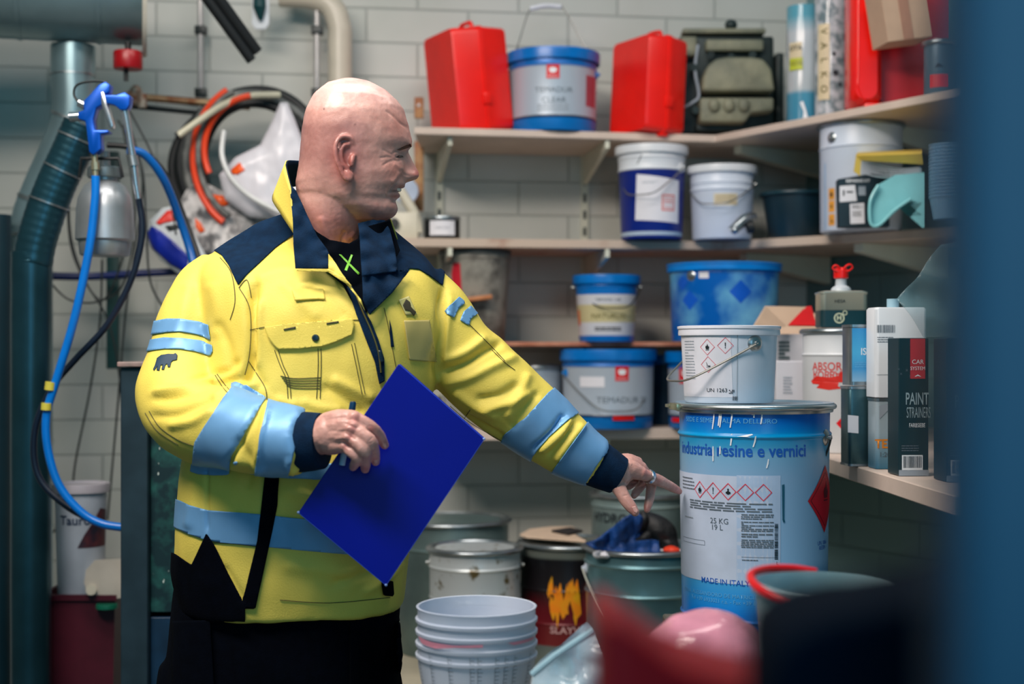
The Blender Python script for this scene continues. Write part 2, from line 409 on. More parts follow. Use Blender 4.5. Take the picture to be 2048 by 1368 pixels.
for p, q, r in (((146, 150), (146, 153), .052), ((146, 238), (144, 243), .052), ((80, 400), (77, 408), .051), ((62, 468), (62, 474), .051), ((62, 880), (62, 886), .051)):
    add('clamp_ring', tube([P(*p, 3.6), P(*q, 3.6)], r * 1.095, 40), M_STEEL, t, world=True)
t = thing('flexible_duct', 'dark flexible duct slanting down behind the blue spray gun', 'duct', P(160, 260, 3.12))
fp = cr([P(166, 250, 3.2), P(140, 310, 3.2), P(112, 370, 3.2), P(86, 440, 3.2), P(66, 520, 3.2), P(62, 640, 3.2), P(62, 1900, 3.2)], 16)
add('duct_tube', tube(fp, [.044 + .0004 * math.sin(i * 1.9) for i in range(len(fp))], 28), M_GALVD, t, world=True)
for i in (8, 24, 40):
    d = (fp[i + 1] - fp[i]).normalized(); add('wire_hoop', tube([fp[i], fp[i] + d * .004], .0465, 28), M_STEEL, t, world=True)
t = thing('dark_pipe', 'dark painted pipe running down the extreme left edge', 'pipe', P(4, 700, 3.5))
add('pipe_tube', tube([P(-6, 430, 3.5), P(-6, 1800, 3.5)], .034, 24), mat('dark_pipe_paint', (8, 40, 50), .4), t, world=True)
M_PIPE = mat('pale_pvc_pipe', (205, 196, 178), 0.35, var=.05)
t = thing('wall_pipe', 'thick cream pipe bending down the wall above the bald head', 'pipe', P(678, 200, 4.05))
add('pipe_tube', tube([P(560, -10, 4.03), P(620, -6, 4.03), P(660, 10, 4.03), P(678, 50, 4.03), P(680, 110, 4.03), P(680, 420, 4.03)], .034, 28, smooth=6), M_PIPE, t, world=True)
for px, lab in ((401, 'thin grey conduit running down the wall left of the hose coil'), (634, 'thin grey conduit beside the thick cream pipe')):
    t = thing('wall_conduit', lab, 'pipe', P(px, 300, 4.02), group=None)
    add('conduit_tube', tube([P(px, -20, 4.03), P(px, 620, 4.06)], .0085, 16), mat('conduit', (190, 186, 184), .3, .3), t, world=True)
    for py in (60, 185, 330): add('clip', bx(-.016, .016, -.006, .02, -.012, .012, .002), M_WIREDK, t).location = P(px, py, 4.03) - t.location
t = thing('black_tube_pair', 'pair of black tubes slanting down from the top edge', 'tube', P(450, 60, 3.6))
add('tube', tube([P(395, -60, 3.5), P(513, 104, 3.62)], .016, 18), M_DARK, t, world=True)
add('tube', tube([P(372, -60, 3.49), P(503, 121, 3.60)], .013, 18), M_DARK, t, world=True)
t = thing('switch_plate', 'small white switch plate with green wiring at the top edge', 'switch', P(521, 40, 4.0))
add('plate', xf(prism([(-.024, .05), (.024, .05), (.024, -.03), (.014, -.045), (-.014, -.045), (-.024, -.03)], 0, .01, .002), T(*P(522, 28, 3.98)) @ Rm(90, 'X')), mat('white_plastic', (225, 230, 235), .35), t, world=True)
add('cable_plug', tube([P(519, -20, 3.96), P(519, 15, 3.95), P(521, 40, 3.96)], [.016, .018, .006], 14), mat('green_plastic', (14, 62, 66), .4), t, world=True)
t = thing('red_valve', 'red round valve under the flange of the large duct', 'valve', P(256, 120, 3.56))
add('handwheel', xf(lathe([(0, -.022), (.034, -.022), (.036, -.018), (.036, .018), (.034, .022), (0, .022)], 32), T(*P(256, 121, 3.56))), mat('red_paint', (150, 8, 18), .35, var=.15), t, world=True)
add('stem', join(cyl(P(252, 138, 3.56), P(252, 162, 3.56), .006), cyl(P(256, 84, 3.56), P(256, 108, 3.56), .008)), M_DARK, t, world=True)
t = thing('rusty_pipe', 'rusty brass air pipe with fittings running behind the spray gun', 'pipe', P(340, 205, 3.9))
add('pipe_tube', tube([P(262, 194, 3.85), P(300, 196, 3.87), P(500, 213, 3.9)], .0105, 14), mat('rusty_brass', (176, 150, 112), .45, .4, col2=(128, 78, 44), scale=20), t, world=True)
add('fitting', join(cyl(P(256, 196, 3.85), P(282, 196, 3.85), .021, 8), ball(P(272, 182, 3.85), .016), cyl(P(285, 188, 3.83), P(285, 215, 3.83), .012, 8)), mat('rust', (150, 96, 66), .6, .4, col2=(190, 180, 165), scale=60), t, world=True)
add('lower_pipe', tube([P(255, 212, 3.9), P(400, 226, 3.92)], .007, 12), M_WIREDK, t, world=True)
t = thing('wall_channel', 'dark green upright channel on the wall below the spray gun cup', 'cable trunking', P(222, 600, 3.9))
add('channel', xf(bx(-.016, .016, 0, .02, -.30, .30, .002), T(*P(224, 520, 3.92))), mat('dark_green_paint', (22, 62, 62), .45), t, world=True)
t = thing('wall_hose', 'dark blue air hose running level along the wall behind the elbow', 'hose', P(220, 552, 3.85))
add('hose', tube([P(100, 552, 3.8), P(180, 553, 3.85), P(300, 546, 3.85), P(430, 540, 3.88)], .0105, 12, smooth=6), mat('navy_hose', (12, 34, 92), .35), t, world=True)

cw = [([(250, 205), (300, 300), (340, 400), (352, 470)], 'thin tan cable slanting from the rusty pipe to the coil'),
      ([(236, 240), (282, 330), (292, 440), (300, 560), (330, 620)], 'thin dark cable hanging right of the spray gun'),
      ([(150, 330), (136, 420), (150, 520), (205, 600), (250, 500), (262, 400)], 'thin black cable looped round the spray gun cup'),
      ([(140, 300), (140, 460), (170, 560), (215, 640), (240, 760), (252, 960)], 'thin dark cable falling beside the green upright channel'),
      ([(100, 565), (140, 600), (200, 602), (250, 560), (270, 420), (245, 250)], 'thin dark cable sagging under the spray gun'),
      ([(204, 520), (200, 640), (180, 780), (150, 930), (145, 1010)], 'long thin black cable hanging down the left wall'),
      ([(262, 260), (285, 360), (270, 500), (252, 620), (240, 760), (215, 1040)], 'long thin black cable hanging near the cabinet post'),
      ([(150, 1000), (110, 1060), (80, 1110), (110, 1300), (115, 1400)], 'dark cable trailing down past the dark red bin')]
for pts, lab in cw:
    t = thing('hanging_cable', lab, 'cable', P(*pts[0], 3.7)); add('cable', tube([P(x, y, 3.72) for x, y in pts], .0028, 8, smooth=8), M_WIREDK, t, world=True)

# spray gun with pressure cup
M_GUN = mat('blue_anodised', (4, 84, 190), .3, .35, var=.1)
M_CHR = mat('chrome', (205, 208, 212), .2, .9, var=.05)
t = thing('spray_gun', 'blue paint spray gun hanging in front of the duct', 'spray gun', P(195, 250, 3.0))
YG = 3.0
def slab(pts, Y, th, bev=.004):
    return xf(prism([(P(x, y, Y).x, P(x, y, Y).z) for x, y in pts], -th / 2, th / 2, bev), frame((0, Y, 0), (1, 0, 0), (0, 0, 1), (0, -1, 0)))
add('gun_body', slab([(170, 205), (185, 190), (200, 172), (214, 165), (224, 172), (222, 186), (212, 192), (236, 192), (252, 186), (264, 194), (262, 212), (256, 222), (244, 222), (232, 212), (214, 208), (196, 218), (190, 240), (193, 262), (220, 262), (222, 267), (204, 270), (206, 300), (190, 312), (182, 306), (177, 262), (174, 244), (160, 240), (160, 226), (172, 222)], YG, .030, .005), M_GUN, t, world=True)
add('trigger', slab([(204, 184), (211, 186), (217, 212), (222, 226), (229, 250), (227, 258), (221, 257), (212, 230), (205, 208)], YG - .006, .022, .002), M_CHR, t, world=True)
add('air_cap', join(cyl(P(162, 232, YG), P(140, 234, YG), .011, 12), cyl(P(172, 212, YG), P(158, 205, YG), .009, 12)), M_CHR, t, world=True)
add('hanging_hook', tube([P(158, 205, YG), P(148, 190, YG), P(152, 172, YG), P(172, 164, YG), P(205, 163, YG), P(222, 172, YG)], .0026, 8, smooth=6), M_WIREDK, t, world=True)
add('inlet', tube([P(248, 218, YG), P(252, 235, YG), P(258, 270, YG), P(266, 320, YG), P(272, 370, YG), P(277, 398, YG)], [.0095, .0085, .0075, .008, .0065, .0055], 12), M_CHR, t, world=True)
add('inlet_collar', cyl(P(264, 312, YG), P(268, 332, YG), .0115, 10), M_STEEL, t, world=True)
add('handle_fitting', join(cyl(P(189, 308, YG), P(191, 352, YG), .0065, 10), cyl(P(190, 325, YG), P(191, 340, YG), .009, 8)), mat('brass_fitting', (190, 180, 150), .3, .8), t, world=True)
t = thing('paint_cup', 'dull aluminium pressure cup hanging below the blue spray gun', 'paint cup', P(210, 512, 3.06))
cup = [(0, 0), (.050, 0), (.053, .004), (.055, .03), (.062, .035), (.060, .10), (.056, .125), (.044, .15), (.026, .162), (.026, .17), (.035, .172), (.035, .188), (.012, .19), (.012, .21), (0, .21)]
add('cup_body', lathe(cup[:10] + [(0, .17)], 48), mat('cast_aluminium', (170, 176, 180), .38, .75, var=.12), t)
add('cup_lid', lathe([(.02, .168), (.036, .168), (.037, .171), (.037, .188), (.034, .191), (.012, .192), (.010, .225), (0, .225)], 36), mat('cast_lid', (130, 140, 142), .4, .7), t)
add('yoke', tube([Vector((-.046, -.03, .165)), Vector((-.04, -.036, .205)), Vector((.04, -.036, .205)), Vector((.046, -.03, .165))], .004, 8), M_DARK, t)
def hose(lab, pts, Y, r, m, name='air_hose', cat='hose'):
    t = thing(name, lab, cat, P(*pts[0][:2], Y)); add('hose', tube([P(p[0], p[1], p[2] if len(p) > 2 else Y) for p in pts], r, 14, smooth=8), m, t, world=True); return t
M_HB = mat('bright_blue_hose', (4, 112, 205), .28)
t = hose('bright blue air hose hanging from the spray gun handle in a long loop', [(191, 352), (190, 400), (178, 500), (148, 640), (112, 762), (93, 830), (96, 900), (118, 970), (160, 1022), (205, 1048), (262, 1056)], 2.98, .0088, M_HB)
add('tape_wrap', cyl(P(101, 764, 2.975), P(99, 780, 2.975), .0105), mat('yellow_tape', (200, 190, 70), .5), t, world=True)
add('tape_wrap', cyl(P(93, 806, 2.975), P(92, 820, 2.975), .0105), mat('yellow_tape', (200, 190, 70), .5), t, world=True)
hose('dark blue hose crossing behind the bright blue one', [(278, 398), (284, 470), (262, 560), (214, 650), (150, 720), (105, 775), (70, 860), (76, 950), (130, 1010), (200, 1046), (262, 1060)], 3.03, .007, mat('dark_navy_hose', (14, 26, 44), .35))
hose('medium blue hose curving from the spray gun down behind the shoulder', [(255, 300, 3.2), (290, 310, 3.22), (328, 360, 3.25), (360, 440, 3.3), (385, 520, 3.3), (400, 600, 3.25), (410, 715, 3.15), (440, 721, 3.1)], 3.25, .0095, mat('mid_blue_hose', (6, 96, 176), .3))
hose('dark hose curving alongside the medium blue hose', [(215, 290, 3.3), (270, 298, 3.3), (325, 340, 3.32), (370, 440, 3.34), (408, 560, 3.30), (425, 712, 3.2), (460, 720, 3.15)], 3.3, .007, M_DARK)

# coils of hose and the bags behind the man
import mathutils.noise as mn
t = thing('hose_coil', 'thick coil of black and grey hoses hanging on the wall behind the head', 'hose coil', P(505, 330, 3.85))
rnd = random.Random(4)
def loop(cx, cy, rx, ry, Y, r, m, a0=0, a1=360, name='hose_turn', wob=3, seed=0):
    rr = random.Random(seed); ph = rr.uniform(0, 6); n = 26
    full = a1 - a0 >= 360
    pts = []
    for i in range(n if full else n + 1):
        a = math.radians(a0 + (a1 - a0) * i / n)
        k = 1 + .012 * wob * math.sin(3 * a + ph)
        pts.append(P(cx + rx * k * math.cos(a), cy - ry * k * math.sin(a), Y + .012 * math.sin(2 * a + ph)))
    add(name, tube(pts, r, 10, closed=full, smooth=3), m, t, world=True)
M_HG = mat('grey_hose', (130, 132, 128), .45, col2=(60, 66, 66), scale=26)
M_HO = mat('orange_hose', (240, 70, 24), .35)
M_HW = mat('clear_hose', (214, 216, 214), .25)
for i, (cx, cy, rx, ry, Y, r, m) in enumerate([(505, 330, 142, 150, 3.90, .014, M_DARK), (512, 335, 130, 138, 3.88, .013, M_HG), (500, 325, 120, 130, 3.92, .012, M_DARK), (515, 330, 112, 124, 3.86, .013, M_DARK),
        (505, 322, 136, 134, 3.86, .012, M_HG), (520, 340, 122, 148, 3.93, .013, M_DARK), (498, 335, 150, 140, 3.94, .013, M_DARK)]):
    loop(cx, cy, rx, ry, Y, r, m, seed=i, wob=2)
t = thing('orange_hose', 'orange and grey hose loop hanging left of the coil', 'hose', P(400, 330, 3.8))
loop(516, 315, 130, 152, 3.80, .0095, M_HO, 118, 238, 'hose_turn', 0.5, 1); loop(522, 310, 126, 140, 3.79, .008, M_HG, 116, 240, 'hose_turn', 0.5, 1)
loop(520, 300, 112, 110, 3.78, .0085, M_HO, 100, 205, 'hose_turn', .5, 3)
t = thing('clear_tube', 'clear white plastic tube ending left of the coil', 'tube', P(360, 272, 3.75))
add('tube', tube([P(355, 272, 3.74), P(400, 240, 3.75), P(450, 208, 3.77), P(500, 192, 3.79), P(560, 190, 3.82)], .0095, 14, smooth=6), mat('clear_tube', (205, 200, 175), .25), t, world=True)
add('open_end', cyl(P(358, 270, 3.739), P(353, 273, 3.739), .0100), M_DARK, t, world=True)
t = thing('white_tube', 'thin white tube curving over the white bags', 'tube', P(445, 300, 3.74))
add('tube', tube([P(448, 262, 3.74), P(444, 310, 3.73), P(462, 355, 3.72), P(500, 392, 3.72), P(560, 425, 3.72)], .007, 12, smooth=6), M_HW, t, world=True)
t = thing('plastic_sack', 'white plastic sack with orange print hanging inside the hose coil', 'bag', P(560, 330, 3.82))
M_SACK = mat('white_sack', (222, 220, 226), .3, var=.05, scale=8)
def sack(outl, Y, th, m, name='sack', seed=0, amp=.008):
    bmv, bf = poly2([(P(x, y, Y).x, P(x, y, Y).z) for x, y in outl], .012)
    cx = sum(v[0] for v in bmv) / len(bmv); cz = sum(v[1] for v in bmv) / len(bmv)
    ol = [Vector((P(x, y, Y).x, P(x, y, Y).z)) for x, y in outl]
    def dedge(p):
        d = 9
        for i in range(len(ol)):
            a, b = ol[i], ol[(i + 1) % len(ol)]; ab = b - a; tt = max(0, min(1, (p - a).dot(ab) / ab.length_squared)); d = min(d, (p - a - ab * tt).length)
        return d
    n = len(bmv); V = []
    for sgn in (-1, 1):
        for v in bmv:
            p = Vector((v[0], v[1])); d = dedge(p); h = th * math.sqrt(min(1, d / (th * 1.3))) if d > 1e-5 else 0
            wv = mn.noise(Vector((v[0] * 22 + seed, v[1] * 9, seed))) * amp + mn.noise(Vector((v[0] * 60 + seed, v[1] * 30, seed))) * amp * .3
            V.append(Vector((v[0], Y + sgn * h + (wv * min(1, d / .02)), v[1])))
    Fc = [tuple(f) for f in bf] + [tuple(i + n for i in reversed(f)) for f in bf]
    o = add(name, (V, Fc), m, t, world=True)
    return o
SK = sack([(560, 205), (575, 205), (590, 240), (612, 300), (625, 380), (622, 430), (560, 440), (500, 435), (450, 400), (438, 350), (470, 315), (520, 290), (545, 240)], 3.785, .028, M_SACK, seed=3)
def flatpanel(name, outl, Y, m, parent, th=.001):
    return add(name, xf(prism([(P(x, y, Y).x, P(x, y, Y).z) for x, y in outl], 0, th), frame((0, Y, 0), (1, 0, 0), (0, 0, 1), (0, -1, 0))), m, parent, smooth=False, world=True)
def surf_decal(name, outl, obj, m, parent, off=.0015, me=.006, th=.0008):
    """shape laid on an existing surface of the scene"""
    inv = Matrix(); M = WM[obj.name]; bv = BVHTree.FromPolygons([M @ v.co for v in obj.data.vertices], [list(p.vertices) for p in obj.data.polygons])
    g = poly2([(P(x, y, 3).x, P(x, y, 3).z) for x, y in outl], me * 1.2)
    C = Vector((0, 0, CAMZ)); V = []; ok = True
    for v in g[0]:
        d = (Vector((v[0], 3, v[1])) - C).normalized(); h = bv.ray_cast(C, d)
        if h[0] is None:
            h = bv.find_nearest(C + d * (obj_y(obj))); 
        n = h[1] if h[1].dot(d) < 0 else -h[1]
        V.append(h[0] + n * off - d * off)
    o = add(name, (V, g[1]), m, parent, world=True)
    md = o.modifiers.new('thickness', 'SOLIDIFY'); md.thickness = th; md.offset = 0
    return o
def obj_y(o):
    M = WM[o.name]; return (M @ o.data.vertices[0].co - Vector((0, 0, CAMZ))).length
M_ORP = mat('orange_print', (245, 92, 20), .4)
surf_decal('orange_print', [(462, 340), (480, 325), (485, 334), (490, 340), (475, 349), (464, 348)], SK, M_ORP, t)
t = thing('plastic_sack', 'grey and orange crumpled sack below the hose coil', 'bag', P(400, 440, 3.78))
S2 = sack([(352, 420), (372, 380), (400, 360), (440, 380), (500, 402), (560, 420), (560, 470), (450, 520), (370, 520), (356, 470)], 3.83, .018, mat('mottled_sack', (205, 202, 200), .4, col2=(90, 90, 92), scale=24, lo=.45, hi=.6), seed=9, amp=.014)
surf_decal('orange_print', [(420, 388), (445, 392), (460, 404), (452, 412), (430, 410), (415, 400)], S2, M_ORP, t)
surf_decal('orange_print', [(390, 436), (402, 446), (410, 462), (400, 466), (392, 455)], S2, M_ORP, t)
t = thing('detergent_bag', 'blue and white bag with a red triangle print leaning behind the shoulder', 'bag', P(340, 490, 3.6))
S3 = sack([(292, 470), (300, 440), (325, 416), (352, 410), (372, 440), (400, 490), (440, 560), (372, 560), (320, 520), (298, 490)], 3.79, .022, mat('bag_white', (205, 212, 216), .4), seed=5, amp=.006)
surf_decal('blue_print', [(294, 468), (304, 452), (322, 462), (350, 485), (378, 512), (372, 545), (340, 528), (305, 496)], S3, mat('bag_blue', (18, 40, 150), .35, var=.2), t)
surf_decal('red_print', [(312, 446), (334, 422), (352, 420), (356, 440), (330, 445), (318, 450)], S3, mat('bag_red', (225, 40, 20), .4), t)
surf_decal('dark_print', [(330, 452), (358, 448), (364, 456), (338, 462)], S3, M_WIREDK, t)

# cabinet, bin and what is in it
M_CAB = mat('cabinet_frame', (34, 52, 62), .4, var=.2)
def speckle(name, base, dot, mid):
    m = bpy.data.materials.new(name); m.use_nodes = True; nt = m.node_tree; b = nt.nodes['Principled BSDF']
    tc = nt.nodes.new('ShaderNodeTexCoord'); mp = nt.nodes.new('ShaderNodeMapping'); mp.inputs['Scale'].default_value = (1, 1, .45); nt.links.new(tc.outputs['Object'], mp.inputs[0])
    vo = nt.nodes.new('ShaderNodeTexVoronoi'); vo.inputs['Scale'].default_value = 95; nt.links.new(mp.outputs[0], vo.inputs['Vector'])
    no = nt.nodes.new('ShaderNodeTexNoise'); no.inputs['Scale'].default_value = 26; no.inputs['Detail'].default_value = 10; nt.links.new(tc.outputs['Object'], no.inputs['Vector'])
    r1 = nt.nodes.new('ShaderNodeValToRGB'); r1.color_ramp.elements[0].position = .45; r1.color_ramp.elements[0].color = lin(base); r1.color_ramp.elements[1].position = .75; r1.color_ramp.elements[1].color = lin(mid)
    nt.links.new(no.outputs['Fac'], r1.inputs[0])
    r2 = nt.nodes.new('ShaderNodeValToRGB'); r2.color_ramp.interpolation = 'EASE'; r2.color_ramp.elements[0].position = .10; r2.color_ramp.elements[0].color = (1, 1, 1, 1); r2.color_ramp.elements[1].position = .16; r2.color_ramp.elements[1].color = (0, 0, 0, 1)
    nt.links.new(vo.outputs['Distance'], r2.inputs[0])
    n3 = nt.nodes.new('ShaderNodeMath'); n3.operation = 'MULTIPLY'; sx = nt.nodes.new('ShaderNodeSeparateColor'); nt.links.new(vo.outputs['Color'], sx.inputs[0])
    gt = nt.nodes.new('ShaderNodeMath'); gt.operation = 'GREATER_THAN'; gt.inputs[1].default_value = .5; nt.links.new(sx.outputs[0], gt.inputs[0])
    nt.links.new(r2.outputs[0], n3.inputs[0]); nt.links.new(gt.outputs[0], n3.inputs[1])
    mx = nt.nodes.new('ShaderNodeMix'); mx.data_type = 'RGBA'; nt.links.new(n3.outputs[0], mx.inputs[0]); nt.links.new(r1.outputs[0], mx.inputs[6]); mx.inputs[7].default_value = lin(dot)
    nt.links.new(mx.outputs[2], b.inputs['Base Color']); b.inputs['Roughness'].default_value = .5
    return m
t = thing('steel_cabinet', 'dark green steel cabinet speckled with paint spatter behind the man', 'cabinet', (P(320, 700, 2.98).x, 3.1, 0))
xl, xr = P(246, 0, 2.9).x, P(520, 0, 2.9).x
add('frame', join(bx(xl, xl + .055, 2.88, 3.3, 0, 1.345, .003), bx(xr - .05, xr, 2.88, 3.3, 0, 1.345, .003), bx(xl, xr, 2.88, 3.3, 0, .06), bx(xl + .05, xr - .05, 3.25, 3.3, .05, 1.33)), M_CAB, t, world=True, smooth=False)
add('top_plate', bx(xl - .004, xr + .004, 2.87, 3.31, 1.346, 1.356, .002), mat('cabinet_top', (170, 140, 135), .5, col2=(120, 110, 105), scale=20), t, world=True, smooth=False)
add('front_panel', bx(xl + .056, xr - .051, 2.90, 2.93, .845, 1.34, .002), speckle('spattered_panel', (6, 40, 46), (190, 205, 200), (34, 96, 90)), t, world=True, smooth=False)
add('lower_panel', bx(xl + .056, xr - .051, 2.90, 2.93, .065, .835, .002), mat('cabinet_blue', (12, 44, 70), .45, var=.25), t, world=True, smooth=False)
t = thing('waste_bin', 'dark red plastic bin heaped with empty containers at lower left', 'bin', (P(172, 0, 3.35).x, 3.38, 0))
bw = .088
add('bin_body', loft([[Vector((sx * s * k, sy * s * k * 1.1, z)) for sx, sy in ((-1, -1), (1, -1), (1, 1), (-1, 1))] for s, z, k in ((.062, 0, 1), (.086, .80, 1), (.092, .802, 1), (.092, .815, 1), (.084, .815, 1), (.06, .02, 1))], caps=True), mat('dark_red_plastic', (74, 18, 34), .45, var=.15), t, smooth=False)
bs = t
# ------------------------------------------------------------------ pails, cans and tins
M_BLUE = mat('blue_plastic', (0, 118, 196), .3, var=.08)
M_BLUEP = mat('blue_lid_plastic', (0, 112, 194), .28, var=.12)
M_SILV = mat('printed_silver_tin', (176, 190, 202), .35, .35, var=.05)
M_WHT = mat('white_enamel', (206, 216, 230), .35, var=.03)
M_WHT2 = mat('white_plastic_pail', (214, 218, 222), .35, var=.03)
M_PAPER = mat('paper_label', (222, 222, 228), .6, var=.03)
M_RED = mat('label_red', (214, 20, 30), .45)
M_REDP = mat('red_plastic', (232, 22, 16), .3, var=.06)
M_BLK = mat('print_black', (16, 28, 36), .5)
M_GREY = mat('print_grey', (88, 100, 110), .5)
M_LGREY = mat('print_light_grey', (150, 160, 170), .5)
M_WTXT = mat('print_white', (232, 236, 240), .5)
M_TIN = mat('tinplate', (160, 168, 172), .28, .9, var=.12, scale=25)
M_PNKRED = mat('hazard_red', (214, 40, 60), .45)

def interp(pr):
    zs = [p[1] for p in pr]; rs = [p[0] for p in pr]
    def f(z):
        return float(np.interp(z, zs, rs))
    return f
def pail(name, label, px, Y, zb, Rt, Rb, H, m, group=None, beads=(), rimw=.004, rimm=None, lid=None, lidm=None, lidh=.016, lidr=None, open_top=False, bail=None, bailm=None, earm=None, ears=True, rim_h=.008, cat='bucket', dx=0, turn=0, grip=None):
    x = (px - CX) / F * Y
    t = thing(name, label, cat, (x, Y, zb), faceaway(x, Y), group)
    R = lambda z: Rb + (Rt - Rb) * z / H
    pr = [(0, .002), (R(0) - .004, .002), (R(0) - .002, 0), (R(0), .004)]
    zz = sorted(beads); out_ = [(R(0), .004)]
    for zf, wd, pt in zz:
        z0 = zf * H
        for k in range(9):
            s = -1 + k / 4; zq = z0 + s * wd
            out_.append((R(zq) + pt * (math.cos(s * math.pi) * .5 + .5), zq))
    out_.append((R(H - rim_h), H - rim_h)); pr = pr[:3] + out_
    Rf = interp(out_)
    if open_top: pr2 = pr + [(R(H) , H), (R(H) - .0025, H), (Rb - .003, .006), (0, .006)]
    else: pr2 = pr + [(R(H), H), (0, H - .001)]
    add('can_body' if m in (M_SILV, M_TIN) else 'bucket_body', lathe(pr2, 72), m, t)
    rr = R(H) + rimw
    add('rim', lathe([(R(H) - .001, H - rim_h), (rr - .001, H - rim_h), (rr, H - rim_h * .6), (rr, H - .001), (rr - .0015, H + .0015), (R(H) - .003, H + .001), (R(H) - .004, H - .004), (R(H) - .001, H - rim_h)], 72), rimm or m, t)
    if lid:
        lr = lidr or rr + .003
        if lid == 'skirt':
            add('lid', lathe([(lr - .004, H - lidh), (lr, H - lidh), (lr + .0005, H - lidh + .003), (lr, H), (lr + .002, H + .002), (lr + .002, H + .006), (lr - .003, H + .007), (lr - .009, H + .001), (0, H + .001), (0, H - .0005), (lr - .004, H - .0005), (lr - .004, H - lidh)], 72), lidm or m, t)
        elif lid == 'flat':
            add('lid', lathe([(0, H + .006), (lr - .012, H + .006), (lr - .008, H + .010), (lr, H + .010), (lr + .001, H + .004), (lr, H - lidh), (lr - .003, H - lidh), (lr - .004, H + .001), (0, H + .001)], 72), lidm or m, t)
        elif lid == 'ring':
            add('lid', lathe([(0, H - .004), (R(H) - .012, H - .004), (R(H) - .006, H + .004), (rr, H + .004), (0, H - .004)][:4] + [(rr, H + .001), (0, H - .006)], 72), lidm or m, t)
            add('locking_ring', tube([Vector((rr * math.cos(a), rr * math.sin(a), H - .002)) for a in np.linspace(0, 2 * math.pi, 60, endpoint=False)], .0055, 10, closed=True), M_TIN, t)
    if ears and bail is not None:
        # bail = (ear angle from the front in degrees (right ear), handle drop direction point in local metres)
        ea, ze, droop = bail; Re = Rf(ze)
        pts = []
        for sg in (1, -1):
            a = math.radians(ea + (0 if sg > 0 else 180)); d = Vector((math.sin(a), -math.cos(a), 0)); c = d * Re + Vector((0, 0, ze))
            e = add('ear', join(xf(lathe([(0, .004), (.007, .0045), (.012, .002), (.0145, 0), (.0145, -.004)], 24), frame(c, d.cross(Vector((0, 0, 1))), Vector((0, 0, 1)), d)), cyl(c, c + d * .010, .0045, 12)), earm or M_STEEL, t)
            pts.append(c + d * .009)
        a_, b_ = pts
        mid = (a_ + b_) / 2; ax = (b_ - a_); half = ax.length / 2; u = ax.normalized()
        dv = Vector(droop)
        w = []
        n = 14
        sh = [(0, 0), (.05, .22), (.16, .60), (.30, .94), (.5, 1.0), (.70, .94), (.84, .60), (.95, .22), (1, 0)] if abs(droop[2]) < .16 else [(0, 0), (.07, .22), (.18, .55), (.33, .97), (.5, 1.0), (.67, .97), (.82, .55), (.93, .22), (1, 0)]
        w = [a_ + ax * s + dv * k for s, k in sh]
        add('bail_handle', tube(w, .0019, 8, smooth=5), bailm or M_WIRE, t)
        if grip:
            add('hand_grip', tube([w[3].lerp(w[4], .0), w[4] + dv.normalized() * .000, w[5]], .0065, 14, smooth=4), grip, t)
    return t, Rf, H
def stick(t, name, g, Rf, u, z, m, off=.0006, label=None): return add(name, wrap(g, Rf, u, z, off), m, t, smooth=True, label=label, auto=False)

def tikk(t, Rf, u, z, s):
    """red square with a white crown and a line of white print"""
    stick(t, 'red_emblem', rect2(s, s * 1.05), Rf, u, z, M_RED, .0007)
    k = s * .28
    crown = join(poly2([(-k, -.2 * k), (-k * .9, .75 * k), (-.5 * k, .35 * k), (-.25 * k, .95 * k), (0, .45 * k), (.25 * k, .95 * k), (.5 * k, .35 * k), (.9 * k, .75 * k), (k, -.2 * k), (.6 * k, -.75 * k), (-.6 * k, -.75 * k)], 1))
    stick(t, 'crown_emblem', off2(crown, 0, s * .12), Rf, u, z, M_WTXT, .0013)
    stick(t, 'lettering', off2(text2('TIKKURILA', s * .16, 1.0), 0, -s * .36), Rf, u, z, M_WTXT, .0013)

ZS1, ZS2, ZS3, ZS4 = 1.978, 1.682, 1.402, 1.165
def bucket_blue_silver(label, px, Y, zb, Rt, H, words, u_logo, group=None, bail=None, grip=None, tz=.42, sy=.040, bands=True, tu=0.02, logos=True, tsz=.020, bg=(168, 182, 196)):
    m = gradmat('blue_silver_tin_%d' % px, [(0, (0, 112, 192)), (.155, (0, 116, 196)), (.165, (10, 30, 50)), (.185, (12, 34, 56)), (.195, bg), (.80, (178, 190, 202)), (.83, (0, 104, 184)), (1, (0, 100, 184))], H, .35, .12)
    t, Rf, H = pail('paint_bucket', label, px, Y, zb, Rt, Rt * .965, H, m, group, beads=((.17, .006, .0022), (.83, .005, .002)), rimm=M_BLUE, lid='flat', lidm=M_BLUEP, lidh=.020, bail=bail, bailm=M_WIRE, earm=M_BLUE, grip=grip)
    if logos: tikk(t, Rf, u_logo, H * .73, sy)
    for i, s in enumerate(words):
        stick(t, 'lettering', text2(s, tsz, 1.15), Rf, tu, H * (tz - i * .13), M_GREY)
    stick(t, 'lid_sticker', rect2(.03, .006), Rf, -.15, H * .80, M_PAPER, .009) if False else None
    return t, Rf, H
# top shelf
t, Rf, H = bucket_blue_silver('silver and blue paint pail with raised wire bail between the red cases', 1106, 3.98, ZS1 + .001, .124, .215, ['TEMADUR', 'CLEAR'], .0, tz=.50, bail=(78, .165, (-.02, .02, .205)), grip=mat('white_grip', (215, 218, 225), .4), sy=.036)
stick(t, 'small_print', lines2(.09, .022, 4, 5), Rf, .0, H * .28, M_LGREY)
stick(t, 'side_label', rect2(.05, .085), Rf, .86, H * .52, mat('dull_red_print', (168, 70, 84), .5))
